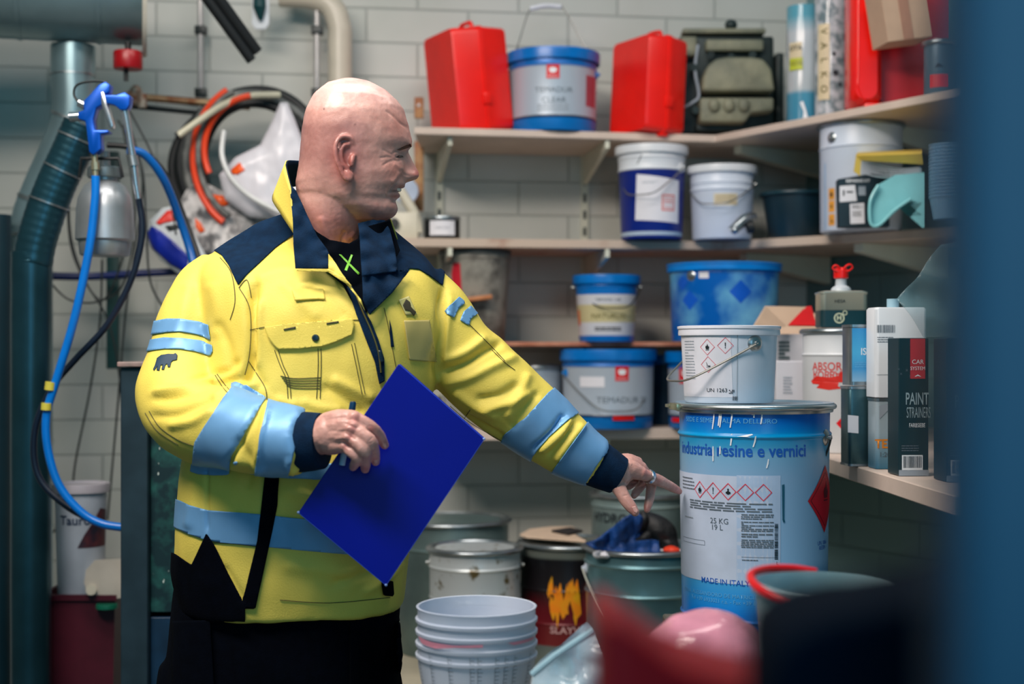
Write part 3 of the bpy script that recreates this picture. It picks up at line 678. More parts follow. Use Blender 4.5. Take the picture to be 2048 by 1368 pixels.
# mid shelf
m = gradmat('white_blue_pail', [(0, (10, 40, 130)), (.03, (10, 40, 130)), (.04, (190, 210, 225)), (.07, (190, 210, 225)), (.08, (8, 40, 132)), (.755, (8, 36, 128)), (.765, (214, 220, 226)), (1, (214, 220, 226))], .245, .35)
t, Rf, H = pail('paint_bucket', 'tall blue pail with white top band and white label on the middle shelf', 1303, 3.93, ZS2 + .001, .093, .084, .245, m, beads=((.77, .004, .003), (.90, .003, .002)), rimm=M_WHT2, lid='flat', lidm=M_WHT2, lidh=.012, bail=(62, .195, (-.03, -.105, -.08)), bailm=M_WIRE, earm=M_WHT2)
stick(t, 'paper_label', poly2([(-.062, -.056), (.07, -.064), (.07, .052), (-.058, .068)]), Rf, .18, H * .43, M_PAPER)
stick(t, 'small_print', off2(lines2(.045, .006, 2, 3), -.02, .045), Rf, .18, H * .43, M_LGREY, .001)
stick(t, 'red_stamp', ring2([(-.02, -.024), (.02, -.024), (.02, .02), (-.02, .02)], [(-.0165, -.020), (.0165, -.020), (.0165, .016), (-.0165, .016)]), Rf, .52, H * .40, mat('stamp_red', (220, 110, 100), .5), .001)
stick(t, 'red_stamp', lines2(.03, .03, 5, 9, .4), Rf, .52, H * .39, mat('stamp_red', (220, 110, 100), .5), .0011)
stick(t, 'pen_mark', poly2([(-.008, -.012), (-.006, -.013), (.008, .012), (.006, .013)]), Rf, -.35, H * .87, M_BLK)
t, Rf, H = pail('paint_bucket', 'short white pail with a tan stamped label on the middle shelf', 1444, 3.92, ZS2 + .001, .088, .081, .190, M_WHT, beads=((.70, .004, .003), (.80, .003, .002)), lid='flat', lidm=M_WHT2, lidh=.010, bail=(75, .150, (-.02, -.105, -.06)), bailm=M_WIRE)
stick(t, 'stamped_label', rect2(.066, .032), Rf, .12, H * .545, mat('tan_stamp', (206, 196, 170), .5))
stick(t, 'lettering', lines2(.056, .026, 3, 14, .6), Rf, .12, H * .545, mat('tan_stamp_print', (176, 158, 120), .5), .0011)
# orange shelf
m = gradmat('small_blue_pail_print', [(0, (0, 110, 190)), (.09, (0, 110, 190)), (.10, (214, 216, 222)), (.30, (212, 214, 220)), (.31, (208, 198, 150)), (.58, (206, 196, 150)), (.59, (212, 214, 220)), (.74, (212, 214, 220)), (.75, (0, 110, 192)), (1, (0, 112, 198))], .172, .35)
t, Rf, H = pail('paint_bucket', 'small blue pail with a white and cream label on the plywood shelf', 1213, 3.93, ZS3 + .001, .086, .076, .172, m, beads=((.88, .006, .002),), rimm=M_BLUE, lid='flat', lidm=M_BLUEP, lidh=.014, bail=(84, .150, (.02, -.098, -.06)), bailm=M_WIREDK)
stick(t, 'lettering', text2('NATURLIG', .018, 1.15, .01), Rf, .08, H * .40, mat('olive_print', (120, 112, 60), .5), .001)
stick(t, 'lettering', text2('TEKNOS 1-40', .011, 1.1), Rf, .05, H * .66, M_GREY, .001)
stick(t, 'small_print', lines2(.075, .012, 2, 8, .55), Rf, .05, H * .20, M_BLK, .001)
stick(t, 'side_label', rect2(.012, .042), Rf, -.93, H * .38, mat('label_orange', (226, 92, 40), .5), .001)
m = gradmat('blue_cloud_print', [(0, (10, 100, 190)), (.5, (16, 110, 200)), (.55, (14, 96, 196)), (1, (8, 60, 180))], .29, .3)
def cloud():
    m = mat('cloudy_blue_print', (0, 96, 186), .3, col2=(130, 208, 236), scale=7, lo=.44, hi=.72); return m
t, Rf, H = pail('paint_drum', 'large cloudy blue pail behind the white solvent pail', 1448, 3.74, ZS3 + .001, .142, .137, .195, cloud(), beads=((.9, .004, .002),), rimm=M_BLUE, lid='skirt', lidm=mat('drum_lid_blue', (0, 122, 208), .3), lidh=.014, cat='bucket', bail=(-36, .168, (0, .08, -.06)), bailm=M_WIREDK)
for u, z, s in ((-.62, .105, .026), (.30, .125, .030), (-.75, .15, .02)):
    stick(t, 'printed_diamond', poly2([(s, 0), (0, s), (-s, 0), (0, -s)]), Rf, u, z, mat('blue_patch', (8, 84, 190), .35))
stick(t, 'pale_label', rect2(.026, .016), Rf, -.36, H * .86, M_PAPER)
# lower shelf
t, Rf, H = bucket_blue_silver('wide silver and blue paint pail with a red grip on the lowest shelf', 1216, 3.95, ZS4 + .001, .127, .206, ['TEMADUR 20'], .30, tz=.38, tu=.36, sy=.038, bail=(-68, .150, (.03, -.150, -.10)), grip=None, tsz=.023)
stick(t, 'grip', rect2(.062, .012), Rf, .33, H * .15, M_REDP, .006)
stick(t, 'paper_label', rect2(.072, .028), Rf, -.35, H * .62, M_PAPER, .001)
t, Rf, H = bucket_blue_silver('silver and blue paint pail half hidden behind the tall resin pail', 1412, 3.93, ZS4 + .001, .105, .20, ['TEMADUR'], -.52, tz=.38, sy=.045, bail=None)
stick(t, 'grip', rect2(.05, .012), Rf, -.72, H * .12, M_REDP, .006)
t, Rf, H = pail('paint_bucket', 'dark green blue pail standing behind the silver one with the red grip', 1330, 4.10, ZS4 + .001, .052, .050, .19, mat('dark_teal_tin', (10, 50, 76), .4, var=.2), rimm=M_BLUE, lid='flat', lidm=M_BLUEP)
t, Rf, H = pail('paint_can', 'pale grey tin with a dirty rim partly hidden by the reaching sleeve', 1078, 4.02, ZS4 + .001, .066, .065, .168, mat('pale_grey_tin', (172, 186, 200), .35, .2), rimm=M_TIN, lid='ring', lidm=M_TIN, cat='paint can')
# dirty tall bucket behind the shoulder
t, Rf, H = pail('grout_bucket', 'dirty grey tub with a red mark standing behind the shoulder', 950, 3.98, ZS3 + .001, .098, .082, .250, mat('dirty_plastic', (150, 148, 138), .6, col2=(92, 90, 84), scale=18, lo=.42, hi=.62), beads=((.92, .004, .003),), open_top=True, rimm=mat('dirty_rim', (84, 88, 86), .6))
stick(t, 'red_mark', poly2([(-.012, -.042), (.016, -.04), (.014, .04), (-.008, .042), (-.016, .01)]), Rf, -.55, H * .70, mat('red_mark', (190, 22, 44), .5))
t = thing('wooden_stick', 'stained wooden paint stick lying across behind the sleeve', 'stick', P(940, 596, 3.84))
add('stick', xf(bx(-.075, .075, -.02, .02, -.006, .006, .003), T(*P(930, 600, 3.868)) @ Rm(-7, 'Y')), mat('stained_wood', (196, 130, 84), .6, col2=(150, 84, 44), scale=20), t, world=True)
# small black tin, and the spray head behind the face
t, Rf, H = pail('small_tin', 'small black tin with a white label on the middle shelf', 884, 3.94, ZS2 + .001, .050, .050, .063, mat('black_tin', (22, 26, 30), .35), rimm=M_TIN, rimw=.002, cat='tin', open_top=True)
stick(t, 'paper_label', rect2(.075, .040), Rf, .02, H * .50, M_PAPER)
stick(t, 'lettering', text2('CLEAR COAT', .007), Rf, .02, H * .50, M_GREY, .001)
t = thing('hose_fitting', 'cream hose fitting with a black dial behind the chin', 'hose fitting', P(812, 430, 3.88))
mcl = mat('cream_plastic', (206, 200, 180), .45, var=.1)
add('pipe_elbow', tube([P(800, 380, 3.9), P(815, 405, 3.9), P(830, 430, 3.9), P(836, 466, 3.9)], .014, 16, smooth=5), mcl, t, world=True)
add('fitting_body', bx(P(788, 0, 3.92).x, P(838, 0, 3.92).x, 3.88, 3.93, ZS2 + .001, P(0, 425, 3.9).z, .006), mcl, t, world=True)
add('dial', xf(lathe([(0, .006), (.012, .006), (.013, 0), (0, 0)], 20), frame(P(789, 446, 3.87), (1, 0, 0), (0, 0, 1), (0, -1, 0))), M_DARK, t, world=True)
t = thing('round_mirror', 'small round pale disc seen under the nose of the man', 'mirror', P(810, 385, 4.0))
add('disc', xf(lathe([(0, .004), (.034, .004), (.036, 0), (0, 0)], 32), frame(P(812, 382, 4.0), (1, 0, 0), (0, 0, 1), (0, -1, 0))), mat('disc_pale', (205, 215, 235), .15, .1), t, world=True)
t = thing('timber_batten', 'rust stained wooden batten fixed upright beside the shelves', 'batten', P(838, 300, 4.08))
bt = mat('rusty_batten', (196, 150, 100), .6, col2=(150, 84, 46), scale=22)
add('plank', bx(-.013, .013, -.008, .008, -.06, .0, .002), bt, t).location = (0, 0, P(0, 195, 4.08).z - P(0, 300, 4.08).z)
add('plank', bx(-.013, .013, -.008, .008, -.20, .0, .002), bt, t).location = (0, 0, P(0, 262, 4.08).z - P(0, 300, 4.08).z - .03)
add('screw', ball((0, -.009, P(0, 212, 4.08).z - P(0, 300, 4.08).z), .005), M_WTXT, t)

# low bench cans
sp = mat('spattered_tin', (196, 204, 206), .35, .3, col2=(104, 92, 60), scale=32, lo=.60, hi=.68)
t, Rf, H = pail('solvent_can', 'white spattered can with a dirty steel rim on the low bench', 950, 3.50, .583, .112, .110, .312, sp, beads=((.86, .005, .003), (.62, .004, .002)), rimm=M_TIN, lid='ring', lidm=M_TIN, bail=(80, .272, (0, .04, -.05)), cat='paint can')
t, Rf, H = pail('solvent_can', 'grey steel can with a dark ring lid behind the spattered white can', 905, 3.80, .583, .150, .148, .345, mat('dull_grey_tin', (112, 134, 134), .35, .5, var=.12), beads=((.8, .005, .003),), rimm=M_DARK, lid='ring', lidm=M_TIN, cat='paint can')
mcb = gradmat('black_red_can', [(0, (120, 132, 130)), (.23, (96, 108, 108)), (.24, (112, 14, 26)), (.52, (92, 12, 24)), (.66, (22, 16, 20)), (.90, (14, 14, 18)), (.92, (96, 104, 98)), (1, (120, 124, 116))], .315, .35, .2)
t, Rf, H = pail('solvent_can', 'black and red steel can with yellow flame print on the low bench', 1136, 3.58, .583, .120, .118, .315, mcb, beads=((.66, .004, .0025), (.4, .004, .002)), rimm=M_TIN, lid='ring', lidm=M_TIN, cat='paint can')
rn = random.Random(7)
myl = mat('flame_yellow', (214, 160, 20), .4, col2=(232, 128, 16), scale=30)
for i in range(13):
    u = rn.uniform(-.42, .55); h0 = rn.uniform(.02, .09); w_ = rn.uniform(.003, .011); y0 = rn.uniform(-.01, .05); k = rn.uniform(-.006, .006)
    stick(t, 'yellow_flame', poly2([(-w_, y0), (-w_ * .5, y0 + .022), (k, y0 + .008), (w_ * .6, y0 + .030), (w_, y0 + .004), (w_ * 1.3, y0 - .015), (w_ * .5 + k, y0 - h0 * .6), (k, y0 - h0), (-w_ * .8 + k, y0 - h0 * .5)]), Rf, u, H * .56, myl, .0008 + i * .00008)
stick(t, 'lettering', text2('SLAYWIPE', .024, 1.1, .02), Rf, .12, H * .36, mat('faded_print', (190, 150, 150), .5), .0016)
t = thing('cardboard_sheet', 'torn piece of pale cardboard lying on the black and red can', 'cardboard', P(1130, 1095, 3.5))
cb = [(1040, 1112), (1060, 1090), (1105, 1079), (1150, 1078), (1160, 1092), (1150, 1112), (1168, 1138), (1100, 1128), (1052, 1120)]
zc = .583 + .315 + .014
gx = [((x - CX) / F * 3.55, 3.45 + (1138 - y) / 60 * .28) for x, y in cb]
add('sheet', prism(gx, zc, zc + .006, .001, 1), mat('cardboard_pale', (205, 180, 156), .7, var=.06), t, world=True, smooth=False)
add('torn_corner', prism([(gx[4][0] - .02, gx[4][1]), (gx[4][0] + .01, gx[4][1] - .06), (gx[4][0] - .03, gx[4][1] - .13), (gx[4][0] - .07, gx[4][1] - .06)], zc + .0065, zc + .012, .001, 1), mat('burnt_patch', (30, 26, 26), .8), t, world=True, smooth=False)
t, Rf, H = pail('steel_pail', 'blue grey steel pail with hanging white wire bail on the low bench', 1288, 3.35, .583, .138, .132, .335, mat('blue_grey_tin', (92, 132, 140), .3, .45, var=.08), beads=((.90, .006, .004), (.70, .005, .004), (.3, .005, .003)), rimm=M_TIN, lid='ring', lidm=M_TIN, bail=(-82, .285, (.0, -.175, -.13)), bailm=mat('white_wire', (196, 198, 186), .4), earm=M_WHT, cat='bucket')
t, Rf, H = pail('hardener_can', 'tall pale grey can with dark lettering behind the gloves', 1276, 3.80, .583, .124, .124, .415, mat('hardener_tin', (120, 140, 140), .4, .2, var=.08), beads=((.93, .005, .003),), rimm=M_TIN, lid='ring', lidm=M_TIN, cat='paint can')
stick(t, 'lettering', text2('HYDROCRYL', .034, 1.0, .03), Rf, -.35, H * .86, M_BLK, .001)
# rags and gloves on the steel pail
def rag(name, label, cat, pts, seed, m, amp=.02, sc=16):
    t = thing(name, label, cat, pts[0])
    return t
zt = .583 + .335 + .008
def blob(c, rx, ry, rz, amp, sc, seed, seg=26):
    g = ball((0, 0, 0), 1, rx, ry, rz, seg); V = []
    for v in g[0]:
        n = mn.noise(Vector(v) * sc + Vector((seed, seed * .7, 0))); n2 = mn.noise(Vector(v) * sc * 2.6 + Vector((seed, 3, 0)))
        d = Vector(v).normalized(); v2 = Vector(v) + d * (n * amp + n2 * amp * .4)
        v2.z = max(v2.z, -rz * .8); V.append(v2 + Vector(c))
    return V, g[1]
def glove(name, label, base, yaw, tilt, m, s=1.0, spread=1.0):
    t = thing(name, label, 'glove', base)
    M = T(*base) @ Rm(yaw, 'Z') @ Rm(tilt, 'Y')
    add('glove_palm', xf(tube([Vector((-.11, 0, .03)), Vector((-.07, 0, .018)), Vector((-.02, 0, .016)), Vector((.02, 0, .015)), Vector((.045, 0, .012))], [.034, .036, .038, .040, .03], 20, smooth=4, flat=.42, ref=(0, 0, 1)), M), m, t, world=True)
    for i, (a, L) in enumerate(((-.026, .065), (-.009, .075), (.009, .072), (.026, .058))):
        add('glove_finger', xf(tube([Vector((.03, a, .012)), Vector((.03 + L * .5, a * (1 + .5 * spread), .018 + .006 * (i % 2))), Vector((.03 + L, a * (1 + .9 * spread), .008))], [.0105, .0098, .0075], 10, smooth=3), M), m, t, world=True)
    add('glove_thumb', xf(tube([Vector((-.02, -.03, .014)), Vector((.01, -.055, .016)), Vector((.035, -.068, .01))], [.013, .011, .008], 10, smooth=3), M), m, t, world=True)
    return t
c0 = P(1265, 1100, 3.32)
t = thing('blue_cloth', 'crumpled dark blue cloth draped over the steel pail', 'cloth', (c0.x, 3.3, zt))
def drape(outl, Y, m, name, seed, amp, parent, back=.10):
    """crumpled cloth with folds, standing up from its base"""
    g = poly2([(P(x, y, Y).x, P(x, y, Y).z) for x, y in outl], .007)
    V = []
    for v in g[0]:
        n = mn.noise(Vector((v[0] * 30 + seed, v[1] * 12, seed))) * amp + mn.noise(Vector((v[0] * 70, v[1] * 40 + seed, 1))) * amp * .35
        V.append(Vector((v[0], Y + n + (v[1] - zt) * back, v[1])))
    o = add(name, (V, g[1]), m, parent, world=True)
    md = o.modifiers.new('thickness', 'SOLIDIFY'); md.thickness = .004; md.offset = 1
    return o
M_CLB = mat('blue_cloth', (10, 62, 128), .6, var=.25, scale=30, bump=.2)
drape([(1172, 1085), (1200, 1072), (1228, 1052), (1244, 1034), (1272, 1020), (1284, 1032), (1280, 1058), (1268, 1082), (1300, 1080), (1318, 1082), (1322, 1118), (1296, 1120), (1268, 1112), (1240, 1104), (1216, 1104), (1188, 1098)], 3.24, M_CLB, 'cloth', 3, .03, t, -.2)
drape([(1190, 1090), (1230, 1064), (1262, 1040), (1290, 1060), (1310, 1090), (1290, 1112), (1230, 1106)], 3.30, M_CLB, 'cloth', 8, .03, t, .1)
t = thing('black_glove', 'black work glove slumped on top of the blue cloth', 'glove', P(1310, 1090, 3.3))
M_BG = mat('black_glove', (12, 16, 20), .6, bump=.3)
add('glove_palm', jitter(tube([P(1270, 1072, 3.32), P(1290, 1052, 3.32), P(1318, 1054, 3.31), P(1334, 1078, 3.31), P(1340, 1098, 3.3)], [.02, .026, .028, .026, .02], 16, smooth=5), .008, 30), M_BG, t, world=True)
for i, (a, b) in enumerate((((1285, 1050), (1286, 1026)), ((1278, 1056), (1272, 1030)), ((1330, 1080), (1345, 1100)), ((1296, 1070), (1276, 1084)))):
    add('glove_finger', tube([P(*a, 3.3), P((a[0] + b[0]) / 2 + 3, (a[1] + b[1]) / 2, 3.29), P(*b, 3.3)], [.013, .011, .009], 10, smooth=4), M_BG, t, world=True)
t = thing('paper_scrap', 'crumpled white and red paper under the gloves', 'paper', P(1340, 1110, 3.28))
add('paper', blob(P(1345, 1108, 3.28), .045, .05, .010, .008, 40, 4), M_PAPER, t, world=True)
add('red_patch', blob(P(1342, 1100, 3.26), .02, .02, .008, .004, 40, 2), mat('orange_red', (220, 60, 30), .5), t, world=True)
t = thing('paper_scrap', 'small crumpled white paper at the left edge of the steel pail', 'paper', P(1202, 1108, 3.28))
add('paper', blob(P(1205, 1108, 3.26), .022, .03, .010, .008, 50, 6), M_PAPER, t, world=True)

# ------------------------------------------------------------------ the two pails the man points at
m = gradmat('resin_pail_print', [(0, (0, 92, 192)), (.13, (0, 116, 206)), (.19, (34, 136, 210)), (.26, (60, 150, 208)), (.34, (132, 176, 214)), (.70, (140, 180, 216)), (.80, (120, 178, 216)), (.835, (60, 160, 210)), (.875, (0, 152, 210)), (.90, (0, 124, 202)), (.94, (0, 100, 192)), (1, (0, 84, 180))], .41, .28)
PY = 2.55
t, RB, HB = pail('resin_pail', 'tall blue and white resin pail with printed writing and a red diamond', 1508, PY, .8725, .1335, .128, .41, m, beads=((.876, .006, .0035), (.10, .005, .003)), rimm=M_STEEL, rimw=.006, lid=None, bail=(68, .355, (.035, .0, -.10)), bailm=M_WIREDK, rim_h=.012)
BIG = t
zz = lambda py: CAMZ + (HY - py) / F * (PY - .13) - .8725
add('lid_disc', lathe([(0, HB + .0006), (.118, HB + .0006), (.122, HB + .004), (.1405, HB + .0045), (.1405, HB + .002), (0, HB + .0002)], 72), mat('lid_grey', (150, 175, 190), .35, .3), t)
add('locking_ring', tube([Vector((.1400 * math.cos(a), .1400 * math.sin(a), HB - .002)) for a in np.linspace(0, 2 * math.pi, 72, endpoint=False)], .0052, 10, closed=True), M_STEEL, t)
a = math.radians(-72)
cl = thing_part = add('ring_clasp', join(xf(bx(-.026, .026, -.004, .004, -.006, .006, .001), frame((.146 * math.sin(a), -.146 * math.cos(a), HB - .003), (math.cos(a), math.sin(a), 0), (-math.sin(a), math.cos(a), 0), (0, 0, 1))), xf(bx(-.05, -.02, -.005, .003, -.003, .003, .001), frame((.146 * math.sin(a), -.146 * math.cos(a), HB - .003), (math.cos(a), math.sin(a), 0), (-math.sin(a), math.cos(a), 0), (0, 0, 1)))), mat('clasp_brass', (170, 170, 140), .3, .8), t)
M_BTX = mat('print_blue', (8, 84, 176), .45); M_CY = mat('print_pale_blue', (90, 170, 220), .45)
stick(t, 'lettering', text2('industria resine e vernici', .0300, .88, .02), RB, -.26, zz(903), M_BTX)
stick(t, 'lettering', text2('SEDE E SEME   PALMA DELL\'URO', .0115, 1.12), RB, -.38, zz(843), M_CY)
stick(t, 'paper_label', rect2(.235, .185), RB, -.62, zz(1062), mat('label_pale_blue', (186, 200, 222), .5), .0005)
stick(t, 'paper_label', rect2(.075, .187), RB, .02 + .04, zz(1061) + .0, mat('label_pale_blue2', (168, 192, 222), .5), .0005)
for u, k in ((-.70, 'flame'), (-.525, 'bang'), (-.33, 'person'), (-.11, None), (.12, None)):
    stick(t, 'hazard_diamond', diamond(.0150, .13), RB, u, zz(985), M_PNKRED, .0012)
    if k: stick(t, 'hazard_symbol', picto(k, .0082), RB, u, zz(985), M_BLK, .0013)
stick(t, 'small_print', lines2(.165, .017, 4, 3, .55), RB, -.37, zz(1016), M_GREY, .0012)
for i, (y0, y1) in enumerate(((1028, 1040), (1043, 1064), (1067, 1076), (1079, 1097))):
    stick(t, 'small_print', lines2(.056, (y1 - y0) / F * 2.42, max(2, int((y1 - y0) / 3.2)), 20 + i, .6), RB, .045, zz((y0 + y1) / 2), M_GREY, .0012)
stick(t, 'small_print', lines2(.028, .003, 1, 4, .6), RB, -.05, zz(1121), M_GREY, .0012)
stick(t, 'rule_line', rect2(.056, .0006), RB, .05, zz(1115), M_GREY, .0012)
stick(t, 'lettering', text2('25 KG', .0135, 1), RB, -.45, zz(1046), M_GREY, .0012)
stick(t, 'lettering', text2('19 L', .0135, 1), RB, -.48, zz(1059), M_GREY, .0012)
stick(t, 'printed_frame', ring2([(-.035, -.004), (.035, -.004), (.035, .004), (-.035, .004)], [(-.0345, -.0035), (.0345, -.0035), (.0345, .0035), (-.0345, .0035)]), RB, -.82, zz(1093), M_GREY, .0012)
stick(t, 'small_print', lines2(.045, .024, 4, 31, .35), RB, -.87, zz(975), M_GREY, .0012)
stick(t, 'small_print', lines2(.03, .004, 1, 35, .5), RB, -.86, zz(1045), M_LGREY, .0012)
stick(t, 'barcode', xf(bars2(.062, .006, 22, 5), Rm(90, 'Z')), RB, .285, zz(1083), M_BLK, .0012)
stick(t, 'lettering', text2('L', .009), RB, .30, zz(1127), M_GREY, .0012)
stick(t, 'lettering', text2('MADE IN ITALY', .0135, 1, .015), RB, -.40, zz(1169), M_BTX)
stick(t, 'lettering', text2('ALPINA, ALESSANDORO DE MATRICULA - 04100 ITA', .0098, 1.0), RB, -.36, zz(1196), M_CY)
stick(t, 'lettering', text2('Tel +39 6933021 r.a. - Fax +39 6 844', .0098, 1.0), RB, -.40, zz(1208), M_CY)
stick(t, 'pen_stroke', poly2([(-.0022, .03), (.0022, .031), (.0022, -.028), (.0038, -.033), (.001, -.035), (-.001, -.03)]), RB, .37, zz(1005), mat('teal_ink', (20, 84, 110), .4), .001)
stick(t, 'red_diamond', poly2([(.054, 0), (0, .059), (-.054, 0), (0, -.059)], .006), RB, .92, zz(1005), mat('diamond_red', (196, 14, 38), .4), .001)
stick(t, 'diamond_border', diamond(.048, .03), RB, .92, zz(1005), mat('diamond_line', (90, 10, 30), .4), .0015)
stick(t, 'flame_symbol', picto('flame', .022), RB, .93, zz(990), mat('diamond_line', (90, 10, 30), .4), .0016)
stick(t, 'lettering', text2('UN 1866', .010), RB, .90, zz(1094), M_BTX)
stick(t, 'lettering', text2('RESIN', .010), RB, .90, zz(1104), M_BTX)
rn = random.Random(11)
for u, y0, y1, c in ((-.50, 818, 860, .004), (-.43, 818, 853, .003), (-.41, 820, 856, .003), (-.27, 815, 856, .004), (-.02, 818, 830, .0), (.0, 818, 835, .0), (.10, 826, 848, .002), (-.28, 868, 892, .002), (.02, 872, 894, .004), (-.52, 895, 925, .0), (.18, 918, 936, .003), (-.43, 894, 910, 0)):
    h = (y1 - y0) / F * 2.42; w_ = .0013
    stick(t, 'paint_drip', poly2([(-w_ * .6, h / 2), (w_ * .8, h / 2), (w_ - c * .3, 0), (w_ * .7 - c, -h / 2), (-w_ - c, -h / 2), (-w_ - c * .3, 0)]), RB, u, zz((y0 + y1) / 2), M_WTXT, .0014)
stick(t, 'paint_drip', poly2([(-.015, 0), (.010, .0045), (.012, .003), (.002, .0), (.009, -.001)]), RB, -.10, zz(873), M_WTXT, .0014)

ZB = .8725 + .41 + .0012 + .004
t, RW, HW = pail('white_pail', 'white lidded pail with hazard labels standing on the blue resin pail', 1458, PY - .02, ZB, .0855, .079, .128, M_WHT, rimw=.002, lid='skirt', lidm=mat('white_lid', (222, 224, 234), .3, var=.02), lidh=.010, lidr=.0895, bail=(32, .104, (-.094, -.058, -.066)), bailm=M_WIRE)
z2 = lambda py: CAMZ + (HY - py) / F * (PY - .1) - ZB
stick(t, 'paper_label', rect2(.120, .110), RW, -.62, z2(731), mat('white_label', (214, 216, 226), .5), .0005)
for u, py, k in ((-.44, 694, 'flame'), (-.075, 691, 'bang'), (-.43, 729, 'fish')):
    stick(t, 'hazard_diamond', diamond(.0142, .07), RW, u, z2(py), M_PNKRED, .0011)
    stick(t, 'hazard_symbol', picto(k, .0075), RW, u, z2(py), M_BLK, .0012)
stick(t, 'lettering', text2('UN 1263', .0095, 1.05), RW, -.26, z2(781), M_BLK, .0012)
stick(t, 'small_print', lines2(.03, .07, 14, 5, .3), RW, -.82, z2(720), M_LGREY, .0011)
stick(t, 'recycling_mark', join(*[rect2(.0018, .0018, .0025 * i - .004, .0025 * j - .003, 1) for i in range(4) for j in range(3) if (i * 3 + j * 5) % 4 != 1]), RW, .06, z2(783), M_BLK, .0012)
stick(t, 'barcode', bars2(.010, .007, 6, 3), RW, .13, z2(797), M_BLK, .0012)
stick(t, 'label_edge', rect2(.0012, .125), RW, .17, z2(731), M_LGREY, .0009)

# ------------------------------------------------------------------ right hand shelf, low level
t, Rf, H = pail('absorbent_drum', 'white drum with red lettering over a red splash and a red diamond', 1682, 3.02, ZS4 + .001, .080, .080, .255, M_WHT2, beads=((.80, .004, .0025),), rimw=.002, rimm=M_TIN, lid='ring', lidm=M_TIN, cat='drum')
zz3 = lambda py: CAMZ + (HY - py) / F * 2.94 - ZS4
M_RT = mat('absor_red', (206, 40, 30), .45)
stick(t, 'lettering', text2('ABSOR', .024, .9, .008), Rf, -.38, zz3(735), M_RT)
stick(t, 'lettering', xf(text2('ROBBA', .022, .9, .012), Rm(180, 'X')), Rf, -.38, zz3(750), M_RT)
stick(t, 'red_splash', poly2([(-.045, -.002), (-.03, .009), (.0, .006), (.02, .010), (.03, .024), (.04, .022), (.036, .008), (.05, .004), (.045, -.004), (.02, -.004), (.018, -.012), (.03, -.016), (.0, -.020), (-.03, -.016), (-.022, -.009), (-.04, -.008)]), Rf, -.30, zz3(762), M_RT)
stick(t, 'red_diamond', poly2([(.045, 0), (0, .048), (-.045, 0), (0, -.048)], .006), Rf, .42, zz3(848), mat('bright_red', (218, 10, 20), .4))
stick(t, 'lettering', text2('FLAMM', .008), Rf, .12, zz3(848), M_BLK, .0012)
t = thing('solvent_bottle', 'rectangular dark green tin with tied red cap on top of the white drum', 'bottle', at(1682, 3.02, ZS4 + .262))
zt_ = ZS4 + .262; bwid = .050
def rrect(a, b, r, n=5):
    o = []
    for sx, sy, s0 in ((1, 1, 0), (-1, 1, 90), (-1, -1, 180), (1, -1, 270)):
        for i in range(n + 1):
            an = math.radians(s0 + 90 * i / n); o.append((sx * (a - r) + r * math.cos(an), sy * (b - r) + r * math.sin(an)))
    return o
def rloft(secs):   # (a, b, r, z)
    return loft([[Vector((x, y, z)) for x, y in rrect(a, b, r)] for a, b, r, z in secs])
hb = .072
add('tin_body', rloft([(.047, .032, .010, 0), (.049, .034, .011, .003), (.049, .034, .011, hb - .002), (.0505, .0355, .011, hb), (.0505, .0355, .011, hb + .003), (.040, .028, .010, hb + .006)]), gradmat('green_tin', [(0, (8, 52, 60)), (.50, (8, 56, 62)), (.52, (150, 160, 150)), (1, (180, 184, 170))], hb, .3, .55), t)
add('label_band', rloft([(.0496, .0346, .011, .002), (.0496, .0346, .011, hb * .5)])[0:2], mat('green_label', (8, 50, 58), .4), t)
add('neck', lathe([(.022, hb + .004), (.02, hb + .012), (.012, hb + .018), (.011, hb + .034), (0, hb + .034)], 24), mat('white_neck', (196, 204, 210), .4), t)
add('red_cap', join(lathe([(0, hb + .056), (.010, hb + .056), (.0155, hb + .050), (.0155, hb + .034), (.011, hb + .032)], 24), tube([Vector((.002, -.012, hb + .052)), Vector((.014, -.014, hb + .062)), Vector((.022, -.01, hb + .056)), Vector((.012, -.012, hb + .048))], .0022, 8, closed=True, smooth=4), tube([Vector((-.004, -.012, hb + .052)), Vector((-.014, -.014, hb + .06)), Vector((-.02, -.01, hb + .054)), Vector((-.01, -.012, hb + .048))], .0022, 8, closed=True, smooth=4)), M_REDP, t)
add('emblem', lay(join(ring2([(.011 * math.cos(a), .011 * math.sin(a)) for a in np.linspace(0, 6.28, 25)[:-1]], [(.0085 * math.cos(a), .0085 * math.sin(a)) for a in np.linspace(0, 6.28, 25)[:-1]]), off2(text2('H', .014, 1, .03), 0, 0), ring2([(.012 + .005 * math.cos(a), .011 + .005 * math.sin(a)) for a in np.linspace(0, 6.28, 17)[:-1]], [(.012 + .0035 * math.cos(a), .011 + .0035 * math.sin(a)) for a in np.linspace(0, 6.28, 17)[:-1]])), (-.012, -.0348, .020), (1, 0, 0), (0, 0, 1)), mat('pale_gold', (206, 212, 180), .4), t)
add('lettering', lay(text2('HESA', .010), (-.01, -.0345, .055), (1, 0, 0), (0, 0, 1), .0008), M_BLK, t)
def boxy(name, label, cat, pxl, pxr, Yf, zb, ztop, dep, m, rz=None, bev=.002, group=None):
    xl, xr = (pxl - CX) / F * Yf, (pxr - CX) / F * Yf
    t = thing(name, label, cat, ((xl + xr) / 2, Yf, zb), 0 if rz is None else math.radians(rz), group)
    hw = (xr - xl) / 2
    return t, hw, ztop - zb
def fl(t, name, g, x, z, m, off=.0007, y=0): return add(name, lay(g, (x, y, z), (1, 0, 0), (0, 0, 1), off), m, t, auto=False)
